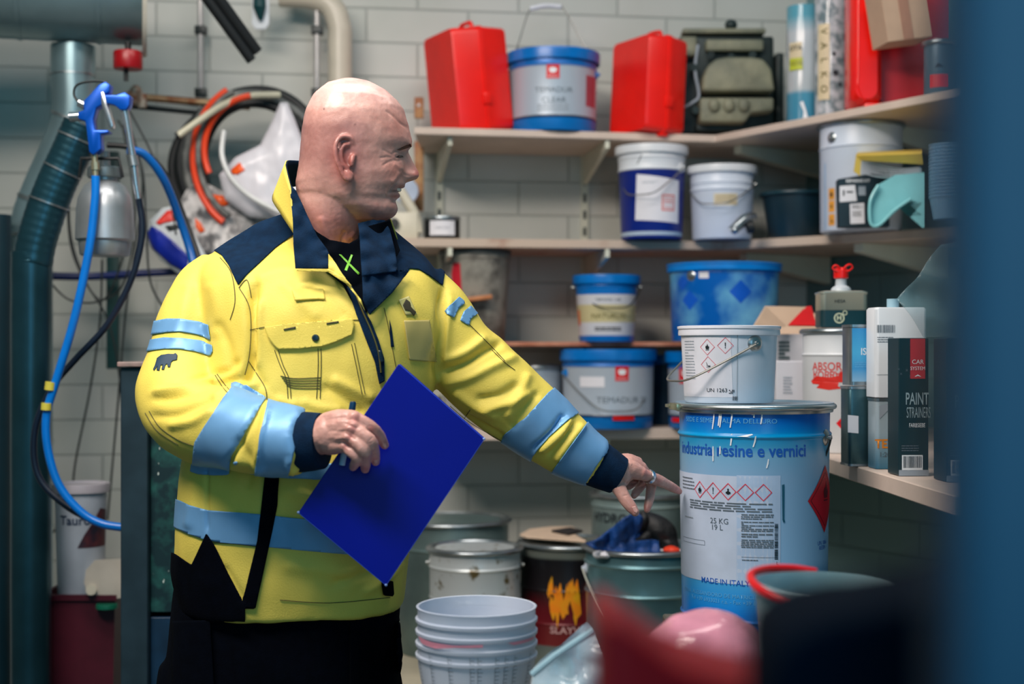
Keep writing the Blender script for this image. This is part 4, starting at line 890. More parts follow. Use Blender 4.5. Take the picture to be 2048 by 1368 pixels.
# upper square tin over lower tins
M_TINB = mat('dull_tin', (70, 104, 112), .32, .7, var=.15)
t, hw, h = boxy('square_tin', 'lower bare tin with a small white label standing on the shelf edge', 'tin', 1697, 1752, 2.62, ZS4 + .001, ZS4 + .148, .05, None, rz=4)
add('tin_body', xf(rloft([(hw - .002, .025, .006, 0), (hw, .027, .007, .003), (hw, .027, .007, h - .004), (hw - .002, .026, .007, h - .001), (hw - .004, .024, .006, h - .001)]), T(0, .027, 0)), M_TINB, t)
add('top_rim', xf(rloft([(hw + .001, .028, .007, h - .005), (hw + .001, .028, .007, h)]), T(0, .027, 0)), M_TIN, t)
add('bottom_rim', xf(rloft([(hw + .001, .028, .007, 0), (hw + .001, .028, .007, .004)]), T(0, .027, 0)), M_TIN, t)
fl(t, 'paper_label', poly2([(-.012, -.014), (.008, -.016), (.008, .016), (-.012, .018)]), -hw + .010, h * .52, M_PAPER)
t, hw, h = boxy('square_tin', 'sky blue labelled square tin stacked on the bare tin', 'tin', 1700, 1755, 2.62, ZS4 + .150, ZS4 + .262, .05, None, rz=4)
add('tin_body', xf(rloft([(hw, .027, .007, 0), (hw, .027, .007, h - .006), (hw - .004, .024, .006, h - .002)]), T(0, .027, 0)), M_TIN, t)
add('top_rim', xf(rloft([(hw + .001, .028, .007, h - .005), (hw + .001, .028, .007, h)]), T(0, .027, 0)), M_TIN, t)
mm = gradmat('sky_label', [(0, (150, 190, 215)), (.25, (60, 150, 205)), (.5, (70, 170, 215)), (1, (30, 130, 196))], .12, .4)
fl(t, 'printed_label', rect2(hw * 1.75, h * .88), 0, h * .5, mm)
fl(t, 'lettering', text2('ISO', .018, .9, .01), .006, h * .55, M_WTXT, .0012)
fl(t, 'small_print', lines2(hw * 1.4, .012, 3, 4, .4), 0, h * .34, M_CY, .0012)
t, hw, h = boxy('square_tin', 'small tin with orange lettering under the white canister', 'tin', 1752, 1800, 2.56, ZS4 + .001, ZS4 + .128, .05, None, rz=3)
add('tin_body', xf(rloft([(hw, .027, .007, 0), (hw, .027, .007, h - .003), (hw - .003, .024, .006, h - .001)]), T(0, .027, 0)), gradmat('tex_tin', [(0, (60, 120, 150)), (.2, (120, 160, 180)), (.5, (170, 190, 200)), (1, (176, 190, 196))], .13, .35, .3), t)
add('top_rim', xf(rloft([(hw + .001, .028, .007, h - .005), (hw + .001, .028, .007, h)]), T(0, .027, 0)), M_TIN, t)
fl(t, 'lettering', text2('TEX', .022, .9, .03), -.006, h * .35, mat('print_orange', (214, 130, 30), .5))
fl(t, 'lettering', text2('1:20', .012, 1, .01), -.006, h * .20, M_GREY)
fl(t, 'printed_patch', poly2([(-.01, -.012), (.008, .006), (.006, .016), (-.01, .012)]), -.006, h * .80, M_LGREY)
t, hw, h = boxy('white_canister', 'white rectangular canister with a barcode stacked on the orange lettered tin', 'canister', 1750, 1856, 2.56, ZS4 + .130, ZS4 + .292, .06, None, rz=3)
add('canister_body', xf(rloft([(hw, .03, .008, 0), (hw, .03, .008, h - .004), (hw - .003, .028, .008, h)]), T(0, .03, 0)), M_WHT2, t)
add('cap', lathe([(.011, h), (.011, h + .016), (0, h + .016)], 20), mat('pale_cap', (150, 185, 200), .4), t).location = (-.006, .03, 0)
fl(t, 'barcode', bars2(.034, .014, 16, 8), -hw + .019, h * .76, M_GREY)
fl(t, 'small_print', lines2(.03, .012, 3, 4, .35), -hw + .018, h * .64, M_GREY)
fl(t, 'printed_frame', join(rect2(.034, .0006, 0, 0), rect2(.0006, .06, .006, .03)), -hw + .019, h * .25, M_GREY)
mbk = mat('black_carton', (10, 44, 52), .4, var=.1)
def carton(label, pxl, pxr, Y, rz, red, first):
    t, hw, h = boxy('strainer_carton', label, 'box', pxl, pxr, Y, ZS4 + .001, CAMZ + (HY - 676) / F * Y, .1, None, rz=rz, group=None)
    add('carton_body', bx(-hw, hw, 0, .06, 0, h, .0015), mbk, t, smooth=False)
    fl(t, 'red_panel', rect2(hw * 1.0, h * .29), hw * .26, h * .85, mat('carton_red', (190, 44, 54), .45))
    fl(t, 'lettering', join(off2(text2('CAR', .0105, 1), 0, .006), off2(text2('SYSTEM', .0085, .9), 0, -.005), poly2([(-.006, -.019), (0, -.015), (.006, -.019), (.003, -.0185), (0, -.0175), (-.003, -.0185)])), hw * .26, h * .80, M_WTXT, .0012)
    fl(t, 'lettering', text2('PAINT', .029, .50, .012), hw * .22, h * .555, mat('print_silver', (150, 170, 176), .5))
    fl(t, 'lettering', text2('STRAINERS', .026, .33), hw * .32, h * .455, mat('print_silver', (150, 170, 176), .5))
    fl(t, 'lettering', text2('FARBSIEBE', .010, .62), hw * .22, h * .365, M_WTXT)
    fl(t, 'barcode', join(rect2(.036, .026, 0, 0)), -hw * .1, h * .095, M_WTXT)
    fl(t, 'barcode', bars2(.032, .020, 20, 12), -hw * .1, h * .10, M_BLK, .0012)
    fl(t, 'small_print', lines2(.03, .012, 3, 4, .4), -hw * .25, h * .20, M_GREY)
    fl(t, 'printed_stars', join(*[off2(picto('cross', .004), x, y) for x, y in ((-.006, .0), (.004, .006), (-.010, .008), (.01, -.004))]), -hw * .62, h * .74, M_GREY)
    fl(t, 'white_base', rect2(hw * 2, .010), 0, .005, M_LGREY)
    return t
carton('black carton with silver lettering and red panel, right of the white canister', 1797, 1858, 2.42, 3, True, True)
carton('second black strainer carton with red panel half lost in the foreground blur', 1892, 1960, 2.31, 3, True, False)
# cardboard box with the red triangle, behind the drum
t = thing('cardboard_box', 'white cardboard box with open tan flaps and a red triangle', 'box', at(1610, 3.36, ZS4 + .001))
xa, xb = at(1555, 3.25, 0).x, at(1860, 3.25, 0).x
hbx = CAMZ + (HY - 668) / F * 3.3 - ZS4
M_CBW = mat('white_board', (205, 205, 212), .6, var=.03); M_CBT = mat('tan_board', (206, 176, 150), .7, var=.05)
add('box_body', bx(xa, xb, 3.30, 3.6, ZS4 + .001, ZS4 + hbx, .002), M_CBW, t, world=True, smooth=False)
def quad3(pts, th, m, name, parent, world=True):
    pts = [Vector(p) for p in pts]; n = (pts[1] - pts[0]).cross(pts[2] - pts[0]).normalized() * th
    k = len(pts); V = pts + [p + n for p in pts]; Fc = [tuple(range(k)), tuple(reversed(range(k, 2 * k)))] + [(i, (i + 1) % k, (i + 1) % k + k, i + k) for i in range(k)]
    return add(name, (V, Fc), m, parent, world=world, smooth=False)
zt3 = ZS4 + hbx
quad3([P(1500, 662, 3.12), P(1572, 652, 3.28), P(1622, 614, 3.36), P(1530, 612, 3.30)], .003, M_CBT, 'box_flap', t)
quad3([P(1572, 652, 3.285), P(1633, 653, 3.285), P(1622, 614, 3.36), P(1600, 617, 3.35)], .003, mat('box_red', (205, 12, 20), .45), 'red_triangle', t)
quad3([(xa + .06, 3.60, zt3), (xb, 3.60, zt3), (xb, 3.64, zt3 + .055), (xa + .06, 3.64, zt3 + .055)], .003, M_CBT, 'box_flap', t)
add('dark_print', lay(lines2(.026, .07, 8, 4, .7), (at(1568, 3.30, 0).x, 3.299, ZS4 + hbx * .80), (1, 0, 0), (0, 0, 1), .0006), mat('print_olive', (70, 92, 96), .5), t, world=True)
t = thing('white_carton', 'small white carton in front of the box beside the white pail', 'box', at(1580, 3.10, ZS4 + .001))
add('carton_body', bx(at(1552, 3.1, 0).x, at(1616, 3.1, 0).x, 3.1, 3.2, ZS4 + .001, CAMZ + (HY - 722) / F * 3.1, .002), M_CBW, t, world=True, smooth=False)
add('small_print', lay(lines2(.02, .04, 6, 4, .4), (at(1575, 3.1, 0).x, 3.099, CAMZ + (HY - 770) / F * 3.1), (1, 0, 0), (0, 0, 1), .0006), M_LGREY, t, world=True)

# ------------------------------------------------------------------ middle shelf, right part
Yw = 3.62
t, Rf, H = pail('hazard_pail', 'tall white pail with orange hazard squares on the middle shelf', 1722, 3.66, ZS2 + .001, .104, .103, .272, M_WHT, beads=((.78, .004, .003),), rimm=mat('dirty_rim2', (150, 150, 146), .5, .4, col2=(205, 210, 214), scale=60), rimw=.003, lid='ring', lidm=M_WHT, bail=(-44, .235, (0, .1, -.05)))
zz4 = lambda py: CAMZ + (HY - py) / F * 3.56 - ZS2
M_HAZ = mat('hazard_orange', (226, 158, 60), .45)
for py, k in ((385, 'flame'), (410, 'cross'), (437, 'fish')):
    stick(t, 'hazard_square', rect2(.021, .029), Rf, -.70, zz4(py), M_HAZ)
    stick(t, 'hazard_symbol', picto(k, .010), Rf, -.70, zz4(py), M_BLK, .0012)
stick(t, 'blue_stripe', rect2(.003, .17), Rf, -.855, zz4(388), M_CY)
t = thing('repair_kit_box', 'black repair kit box with white stickers in front of the tall white pail', 'box', at(1715, 3.47, ZS2 + .001), math.radians(-6))
Yk = 3.50
k = Yk / F
t.location = at(1722, Yk, ZS2 + .001); WM[t.name] = Matrix.Translation(t.location) @ Matrix.Rotation(math.radians(-4), 4, 'Z')
add('box_body', xf(prism([(-44 * k, 0), (56 * k, 0), (56 * k, 112 * k), (-46 * k, 96 * k)], -.04, 0, .0015, 1), frame((0, 0, 0), (1, 0, 0), (0, 0, 1), (0, -1, 0))), mat('kit_black', (14, 34, 44), .4), t, smooth=False)
fl(t, 'sticker', poly2([(-20 * k, -16 * k), (14 * k, -14 * k), (10 * k, 18 * k), (-20 * k, 16 * k)]), -22 * k, 66 * k, M_PAPER)
fl(t, 'sticker', poly2([(-13 * k, -22 * k), (15 * k, -21 * k), (14 * k, 20 * k), (-14 * k, 18 * k)]), -8 * k, 28 * k, M_PAPER)
fl(t, 'sticker', poly2([(-7 * k, -9 * k), (7 * k, -9 * k), (7 * k, 9 * k), (-7 * k, 9 * k)]), 2 * k, 72 * k, M_LGREY, .001)
fl(t, 'lettering', text2('REPARING KIT', .010, .9, .02), -6 * k, 92 * k, M_WTXT)
fl(t, 'lettering', join(off2(text2('1KG 1', .011, .9, .02), 0, 8 * k), off2(lines2(.022, .014, 3, 6, .4), 0, -6 * k)), -8 * k, 32 * k, M_BLK, .0012)
fl(t, 'printed_mark', join(rect2(.016, .004, 2 * k, 4 * k), rect2(.004, .014, -10 * k, 2 * k)), -24 * k, 66 * k, M_BLK, .0012)
t = thing('yellow_folder', 'yellow cardboard folder of papers on top of the black kit box', 'folder', P(1780, 345, 3.46))
Yq = 3.42
M_YF = mat('yellow_card', (206, 176, 76), .6, var=.06)
quad3([P(1712, 311, Yq), P(1845, 306, Yq - .12), P(1845, 300, Yq + .1), P(1716, 306, Yq + .15)], .002, M_YF, 'folder_cover', t)
quad3([P(1707, 343, Yq), P(1720, 352, Yq), P(1722, 320, Yq), P(1712, 311, Yq)], .002, M_YF, 'folder_spine', t)
quad3([P(1712, 311, Yq), P(1722, 320, Yq), P(1848, 328, Yq - .1), P(1845, 306, Yq - .12)], .002, M_YF, 'folder_cover', t)
for i in range(5):
    add('paper_sheet', tube([P(1724, 322 + i * 6, Yq + .01), P(1760, 330 + i * 6, Yq), P(1800, 338 + i * 4, Yq - .03), P(1842, 336 + i * 3, Yq - .08)], .006, 8, flat=.25, smooth=4), M_PAPER, t, world=True)
t = thing('plastic_sheet', 'folded pale turquoise plastic sheet on the middle shelf', 'plastic sheet', P(1790, 400, 3.36))
M_TQ = mat('turquoise_film', (130, 196, 200), .25, var=.08)
add('folded_sheet', loft([[P(x, y, 3.32 + d) for x, y in [(1755, 370), (1738, 400), (1736, 440), (1745, 456), (1762, 452), (1790, 425), (1820, 400), (1845, 405), (1845, 455), (1850, 455), (1850, 345), (1790, 350)]] for d in (0, .12)]), M_TQ, t, world=True, smooth=False)
add('fold_edge', tube([P(1757, 370, 3.31), P(1741, 400, 3.31), P(1740, 440, 3.31), P(1748, 452, 3.31), P(1762, 447, 3.31), P(1790, 420, 3.31), P(1822, 398, 3.31)], .004, 8, smooth=5), M_TQ, t, world=True)
def cups(label, px, Y, z0, n, r, m, step=.008):
    t = thing('cup_stack', label, 'cup stack', at(px, Y, z0))
    for i in range(n):
        add('cup', lathe([(r * .8, i * step), (r, i * step + .05), (r + .002, i * step + .05), (r + .002, i * step + .053), (r - .001, i * step + .053), (r * .78, i * step + .002)], 32), m, t)
    return t
cups('stack of pale blue plastic cups at the right end of the middle shelf', 1900, 3.30, ZS2 + .001, 16, .045, mat('pale_blue_cup', (120, 160, 190), .35))
t, Rf, H = pail('black_tub', 'wide black plastic tub on the middle shelf', 1592, 3.90, ZS2 + .001, .092, .074, .125, mat('black_tub', (10, 40, 52), .4), open_top=True, rimw=.008, rimm=mat('black_tub_rim', (16, 50, 60), .35), cat='tub')
t = thing('pipe_fitting', 'small metal and rubber fitting in front of the short white pail', 'fitting', at(1490, 3.78, ZS2 + .001))
add('metal_body', join(tube([P(1462, 462, 3.78), P(1475, 452, 3.78), P(1492, 438, 3.79), P(1510, 434, 3.8)], [.012, .014, .016, .012], 14, smooth=4), ball(P(1470, 460, 3.76), .011)), M_TIN, t, world=True)
add('rubber_ring', xf(lathe([(.010, -.01), (.017, -.008), (.017, .008), (.010, .01)], 20), T(*P(1500, 454, 3.78)) @ Rm(80, 'Y')), M_DARK, t, world=True)

# ------------------------------------------------------------------ top shelf things
M_CASE = mat('red_case_plastic', (240, 26, 14), .32, var=.05)
def redcase(label, px, Y, wd, hgt, dep, rz, lean, zb=None, group=None):
    """moulded red hard case standing on end: two shells, a rim, feet"""
    x = (px - CX) / F * Y
    t = thing('red_case', label, 'case', (x, Y, (zb or ZS1) + .001), math.radians(rz), group)
    L = Rm(lean, 'Y')
    a, b = wd / 2, dep / 2
    def shell(x0, x1, s0, s1):
        secs = []
        for q, xx in ((0, x0), (.35, x0 + (x1 - x0) * .12), (1, x1)):
            s = s0 + (s1 - s0) * q; r = .016
            ring = [Vector((xx, y, z + hgt / 2)) for y, z in [(yy * 1.0, zz_) for yy, zz_ in rrect(b * s, hgt / 2 * (.97 + .03 * q), r, 4)]]
            secs.append(ring)
        return loft(secs)
    g1 = shell(-a, -.004, .86, 1.0); g2 = shell(a, .004, .86, 1.0)
    add('case_shell', xf(g1, L), M_CASE, t); add('case_shell', xf(g2, L), M_CASE, t)
    add('seam_rim', xf(loft([[Vector((xx, y, z + hgt / 2)) for y, z in rrect(b * 1.03, hgt / 2 * 1.015, .017, 4)] for xx in (-.006, .006)]), L), M_CASE, t)
    add('latch', xf(bx(-.012, .012, -b * 1.08, -b, hgt * .25, hgt * .36, .003), L), M_CASE, t)
    add('foot', xf(bx(-.012, .012, -b * .9, -b * .4, -.010, .003, .003), L), M_CASE, t)
    add('carry_handle', xf(tube([Vector((0, -b * .5, hgt)), Vector((0, -b * .45, hgt + .018)), Vector((0, b * .1, hgt + .02)), Vector((0, b * .2, hgt))], .006, 10, smooth=3), L), M_CASE, t)
    return t
redcase('left red hard case leaning beside the silver and blue pail', 946, 3.97, .165, .285, .205, 28, -6)
redcase('right red hard case leaning between the pail and the machine', 1292, 3.99, .130, .268, .20, 30, 3)
# third red case, cardboard box resting against it
t = thing('red_case', 'tall glossy red case at the right end of the top shelf', 'case', at(1738, 3.54, ZS1 + .001), math.radians(-8))
def rr2(x0, x1, z0, z1, r, n=8):
    return [(( x0 + x1) / 2 + p[0], (z0 + z1) / 2 + p[1]) for p in rrect((x1 - x0) / 2, (z1 - z0) / 2, r, n)]
M_GLR = mat('glossy_red', (238, 22, 10), .22, var=.04)
for nm, y0, y1, sh in (('case_shell', -.0, .055, 0), ('case_shell', .058, .11, .0)):
    pass
add('case_shell', loft([[Vector((x, y, z)) for x, z in rr2(-.046 + i, .030 - i, .012 + i, .36, .022)] for y, i in ((-.02, .012), (-.008, .003), (.0, 0), (.15, 0))]), M_GLR, t)
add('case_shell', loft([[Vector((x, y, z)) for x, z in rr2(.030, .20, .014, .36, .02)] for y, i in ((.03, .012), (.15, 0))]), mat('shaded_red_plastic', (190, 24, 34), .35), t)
add('seam_line', tube([Vector((-.028, -.0195, .35)), Vector((-.028, -.0205, .1)), Vector((-.028, -.0205, .05)), Vector((-.012, -.019, .018))], .0018, 8, smooth=4), M_GLR, t)
add('foot', bx(-.012, .034, -.012, .1, -.0005, .014, .003), M_GLR, t)
t = thing('cardboard_box', 'small brown cardboard box resting on the tall red case', 'box', P(1812, 40, 3.45))
kk = 3.42 / F
bxo = P(1822, 92, 3.44)
g = xf(bx(-.062, .062, 0, .09, 0, .15, .001), T(*P(1818, 84, 3.40)) @ Rm(7, 'Y') @ Rm(-12, 'Z'))
add('box_body', xf(bx(-.058, .058, 0, .09, 0, .15, .001), T(*P(1822, 78, 3.40)) @ Rm(-9, 'Y') @ Rm(10, 'Z')), mat('brown_board', (186, 156, 132), .7, var=.05), t, world=True, smooth=False)
add('packing_tape', xf(bx(-.018, .008, -.0015, -.0005, .0, .15), T(*P(1822, 78, 3.40)) @ Rm(-9, 'Y') @ Rm(10, 'Z')), mat('brown_tape', (166, 124, 104), .4), t, world=True, smooth=False)
t, Rf, H = pail('small_tin', 'small grey tin with a red band at the end of the top shelf', 1880, 3.36, ZS1 + .001, .036, .036, .125, mat('grey_blue_tin', (96, 120, 136), .4, .3), rimm=M_STEEL, rimw=.002, lid='ring', lidm=M_STEEL, cat='tin')
stick(t, 'red_band', rect2(.045, .03), Rf, 0, H * .25, M_RED)
stick(t, 'emblem', poly2([(-.01, 0), (-.003, .010), (.003, .008), (.011, 0)]), Rf, 0, H * .5, M_BLK)
# wrapped rolls
def roll(label, px, Y, r, h, m, seed):
    x = (px - CX) / F * Y; t = thing('film_roll', label, 'roll', (x, Y, ZS1 + .001), faceaway(x, Y))
    V, Fc = lathe([(0, 0), (r, 0)] + [(r, h * i / 24) for i in range(1, 25)] + [(0, h)], 40)
    V = [Vector((v.x * (1 + .04 * mn.noise(Vector((math.atan2(v.y, v.x) * 3, v.z * 14, seed)))), v.y * (1 + .04 * mn.noise(Vector((math.atan2(v.y, v.x) * 3, v.z * 14, seed)))), v.z)) for v in V]
    add('wrapped_roll', (V, Fc), m, t)
    return t, (lambda z: r * 1.02)
m1 = gradmat('blue_wrap', [(0, (60, 130, 160)), (.30, (70, 140, 168)), (.34, (176, 186, 190)), (.85, (190, 198, 204)), (1, (90, 160, 180))], .30, .2)
t, Rf = roll('clear wrapped roll with a blue base and a green label', 1607, 3.86, .045, .33, m1, 3)
stick(t, 'green_label', rect2(.040, .032), Rf, -.45, .170, mat('lime_label', (186, 196, 50), .5), .002)
stick(t, 'paper_label', rect2(.038, .042), Rf, -.47, .207, mat('cream_label', (214, 200, 164), .5), .002)
stick(t, 'lettering', off2(text2('OTA', .018, 1, .02), 0, 0), Rf, -.45, .212, M_BLK, .0028)
stick(t, 'lettering', off2(text2('TÄTÄ', .016, 1, .01), 0, 0), Rf, -.45, .170, mat('olive_print', (120, 112, 60), .5), .0028)
stick(t, 'white_mark', poly2([(-.012, .02), (-.004, .024), (.004, 0), (.010, -.024), (-.004, -.024), (-.002, -.004)]), Rf, .05, .045, M_WTXT, .002)
m2 = mat('wrapped_white', (190, 196, 202), .18, col2=(110, 128, 134), scale=34, lo=.45, hi=.62)
t, Rf = roll('white wrapped roll with handwritten letters running down it', 1662, 3.78, .042, .36, m2, 8)
stick(t, 'paper_label', rect2(.034, .20), Rf, -.45, .16, mat('cream_label', (214, 200, 164), .5), .002)
for i, s in enumerate('VALKO'):
    stick(t, 'lettering', xf(text2(s, .026, 1, .02), Rm(-90, 'Z')), Rf, -.42, .24 - i * .038, mat('olive_print2', (110, 100, 50), .5), .0028)
stick(t, 'black_stain', join(circ2(.007, 0, .0), circ2(.004, .012, -.03), circ2(.005, -.004, .05)), Rf, .25, .13, M_BLK, .0025)
t, Rf = roll('thin wrapped roll with an orange hazard sticker beside the tall red case', 1700, 3.85, .026, .36, m2, 5)
stick(t, 'hazard_sticker', rect2(.03, .035), Rf, -.1, .115, M_HAZ, .002)
stick(t, 'hazard_symbol', rect2(.03, .026), Rf, -.1, .148, M_BLK, .002)
# machine on the top shelf
t = thing('gear_machine', 'grey green dusty cast metal gearbox machine on the top shelf', 'machine', at(1460, 4.08, ZS1 + .001))
M_MCH = mat('dusty_casting', (142, 142, 118), .6, .1, col2=(108, 112, 96), scale=9, bump=.4, bscale=30)
M_MCD = mat('dark_casting', (26, 42, 42), .5, .2, var=.3)
YM = 3.99
def mbox(name, x0, x1, y0, y1, Y, d, m, bev=.008): return add(name, bx(P(x0, 0, Y).x, P(x1, 0, Y).x, Y, Y + d, P(0, y1, Y).z, P(0, y0, Y).z, bev, 3), m, t, world=True)
mbox('core', 1358, 1548, 72, 268, 4.05, .10, M_MCD)
add('front_cover', xf(prism([(P(x, y, YM).x, P(x, y, YM).z) for x, y in [(1402, 186), (1403, 160), (1412, 136), (1428, 122), (1450, 118), (1500, 118), (1524, 122), (1540, 142), (1547, 186)]], -.05, .03, .010, 3), frame((0, YM, 0), (1, 0, 0), (0, 0, 1), (0, -1, 0))), M_MCH, t, world=True)
add('lower_cover', xf(prism([(P(x, y, YM).x, P(x, y, YM).z) for x, y in [(1398, 247), (1398, 198), (1545, 198), (1545, 224), (1500, 228), (1488, 247)]], -.05, .025, .008, 3), frame((0, YM, 0), (1, 0, 0), (0, 0, 1), (0, -1, 0))), M_MCH, t, world=True)
for x in (1428, 1458, 1488): add('rib_boss', ball(P(x, 210, YM - .03), .016, 1, .7, 1.2), M_MCH, t, world=True)
mbox('upper_cover', 1412, 1528, 78, 102, 4.02, .05, M_MCH); mbox('top_rail', 1366, 1532, 56, 66, 4.04, .06, M_MCH, .004)
mbox('side_column', 1362, 1394, 72, 112, 4.02, .05, M_MCH, .006)
mbox('side_duct', 1552, 1568, 105, 262, 4.06, .05, M_MCD, .006)
add('knob', ball(P(1462, 50, 4.06), .016, 1.1, 1, 1), M_MCD, t, world=True)
for x, y in ((1422, 110), (1462, 114), (1505, 110), (1388, 135), (1392, 220)): add('bolt', cyl(P(x, y, 4.03), P(x, y, 3.985), .011, 8), M_MCD, t, world=True)
add('cable', tube([P(1370, 214, 4.0), P(1385, 205, 3.99), P(1398, 190, 3.99), P(1390, 140, 3.99), P(1396, 90, 4.0)], .004, 8, smooth=5), M_LGREY, t, world=True)
mbox('base_foot', 1392, 1500, 247, 262, 4.02, .08, M_MCD, .004)

# ------------------------------------------------------------------ in the waste bin
zbin = .90
t, Rf, H = pail('waste_bucket', 'white lidded bucket with brown printed picture in the dark red bin', 162, 3.34, .785, .060, .052, .273, mat('grey_white_pail', (168, 178, 190), .4), beads=(), rimw=.003, lid='flat', lidm=mat('grey_white_lid', (180, 176, 184), .4), lidh=.010, lidr=.066)
stick(t, 'lettering', text2('Tauro', .030, 1, .02), Rf, -.25, .20, mat('print_dark_blue', (20, 44, 74), .5), .001)
stick(t, 'printed_mark', poly2([(-.012, 0), (-.008, .008), (0, .012), (.010, .006), (.012, 0)]), Rf, -.25, .233, mat('print_cyan', (40, 100, 150), .5), .001)
stick(t, 'printed_picture', poly2([(-.035, -.04), (.045, -.04), (.045, .045), (.02, .05), (.0, .02), (-.02, -.01)]), Rf, .45, .177, mat('print_brown', (96, 40, 44), .5, col2=(30, 28, 44), scale=30), .0009)
t = thing('white_jerrycan', 'dirty white jerrycan lying on top of the dark red bin', 'jerrycan', P(215, 1165, 3.32))
add('can_body', loft([[P(x, y, 3.28 + d) for x, y in [(168, 1165), (172, 1140), (190, 1120), (243, 1117), (246, 1196), (200, 1200), (176, 1192)]] for d in (0, .01, .09)]), mat('dirty_white', (190, 184, 172), .5, var=.1), t, world=True)
add('screw_cap', cyl(P(182, 1180, 3.285), P(182, 1180, 3.265), .012, 16), mat('cream_plastic', (206, 200, 180), .45), t, world=True)
t = thing('green_lid', 'green plastic lid wedged under the white jerrycan', 'lid', P(215, 1210, 3.3))
add('lid', xf(lathe([(0, .004), (.024, .004), (.025, 0), (.025, -.006), (0, -.006)], 28), T(*P(214, 1211, 3.28))), mat('green_lid', (20, 110, 84), .4), t, world=True)

# ------------------------------------------------------------------ foreground
def mixcup(label, px, Y, zb, R, H, first, m, rz=0):
    x = (px - CX) / F * Y; t = thing('mixing_bucket', label, 'bucket', (x, Y, zb), faceaway(x, Y) + rz, 'translucent mixing buckets nested in a stack')
    add('bucket_body', lathe([(0, .003), (R * .80, .003), (R * .82, 0), (R * .955, H - .03), (R * .955, H - .022), (R * .995, H - .020), (R, H - .016), (R * .965, H - .014), (R * .965, H - .004), (R * .985, H), (R * .965, H + .0008), (R * .94, H), (R * .93, H - .02), (R * .80, .006), (0, .006)], 72), m, t)
    return t
def translucent(name, c, c2, tr=.35, a=0.62):
    m = mat(name, c, .28, col2=c2, scale=8, alpha=a)
    return m
M_TR = translucent('translucent_plastic', (198, 210, 228), (216, 224, 238), a=.68)
names = ['topmost translucent mixing bucket of the nested stack', 'second translucent mixing bucket down, stained pink under its rim', 'third translucent mixing bucket down in the nested stack', 'bottom mixing bucket of the nested stack with printed measuring scales']
st = []
for i in range(4):
    st.append(mixcup(names[i], 953, 2.0, .873 + (3 - i) * .0165, .086, .083 - .0 if False else .098 - .0, i == 0, M_TR))
zc0 = .873 + 3 * .0165
lay_R = lambda z: .086 * (.82 + .135 * z / .098) + .0
t = st[3]
for u in (-.95, -.75, -.45, -.1, .02, .3, .45, .6, .85):
    stick(t, 'scale_mark', join(rect2(.0006, .09), *[rect2(.008 if j % 4 == 0 else .005, .0008, .003, -.042 + j * .0055) for j in range(16)]), lambda z: .086 * (.82 + .135 * z / .07), u, .0475, M_GREY, .0012)
t = st[1]
stick(t, 'pink_stain', poly2([(-.07, .004), (-.04, .001), (0, 0), (.04, .002), (.04, -.002), (.0, -.003), (-.03, -.007), (-.06, -.004)]), lambda z: .087, -.35, .0755, mat('pink_stain', (200, 130, 150), .4), .0008)
stick(t, 'pink_stain', poly2([(-.03, .002), (.03, .003), (.02, -.001), (-.02, -.002)]), lambda z: .087, .75, .0755, mat('pink_stain', (200, 130, 150), .4), .0008)
# clear bag
t = thing('plastic_bag', 'clear plastic bag lying on the bench beside the mixing buckets', 'bag', (P(1120, 0, 1.85).x, 1.85, .873))
M_BAG = mat('clear_bag', (150, 184, 200), .15, col2=(206, 220, 230), scale=12, alpha=.75)
g = poly2([(P(x, y, 1.8).x, P(x, y, 1.8).z) for x, y in [(1060, 1400), (1068, 1355), (1110, 1320), (1180, 1268), (1192, 1282), (1210, 1330), (1240, 1420), (1100, 1460)]], .008)
V = []
for sgn in (-1, 1):
    for v in g[0]:
        n = mn.noise(Vector((v[0] * 24, v[1] * 24, 3))) * .02 + mn.noise(Vector((v[0] * 60, v[1] * 60, 5))) * .008
        V.append(Vector((v[0], 1.80 + sgn * .018 + n + (v[1] - .873) * .4, max(v[1], .874))))
n_ = len(g[0])
add('bag_film', (V, [tuple(f) for f in g[1]] + [tuple(i + n_ for i in reversed(f)) for f in g[1]]), M_BAG, t, world=True)
add('bag_seam', tube([P(1064, 1350, 1.79), P(1110, 1312, 1.79), P(1186, 1262, 1.79)], .0045, 8), mat('bag_seam', (160, 196, 210), .2), t, world=True)
# red tub with the pink bag in it
t = thing('pink_bag', 'shiny pink plastic bag of paint bulging behind the red tub', 'bag', (P(1410, 0, 1.75).x, 1.75, .95))
def pinkbag():
    g = ball((0, 0, 0), 1, .088, .085, .13, 44); g = ([Vector((v.x, v.y, .13 * (v.z / .13) ** .62 if v.z > 0 else v.z)) for v in g[0]], g[1]); V = []
    for v in g[0]:
        n = mn.noise(v * 22) * .006 + mn.noise(v * 50 + Vector((3, 1, 2))) * .0022
        V.append(v + v.normalized() * n)
    c = Vector((P(1412, 0, 1.72).x, 1.72, .934)); V = [v + c for v in V]; return [Vector((v.x, v.y, max(v.z, .874))) for v in V], g[1]
add('bag', pinkbag(), mat('pink_film', (208, 140, 160), .18, var=.12, scale=16, bump=.25, bscale=28), t, world=True)
for i, pts in enumerate((((1375, 1262), (1395, 1270), (1402, 1290)), ((1430, 1240), (1465, 1262), (1500, 1275)), ((1350, 1290), (1362, 1276), (1380, 1272)))):
    pass
t = thing('red_canister', 'out of focus dark red plastic canister at the bottom of the frame', 'canister', (P(1340, 0, .6).x, .6, .873))
rc = [(1192, 1212), (1215, 1206), (1256, 1236), (1330, 1292), (1420, 1322), (1540, 1356)]
rp = [(P(x, y, .6).x, P(x, y, .6).z) for x, y in rc]; rp += [(rp[-1][0] + .01, .874), (rp[0][0] + .006, .874)]
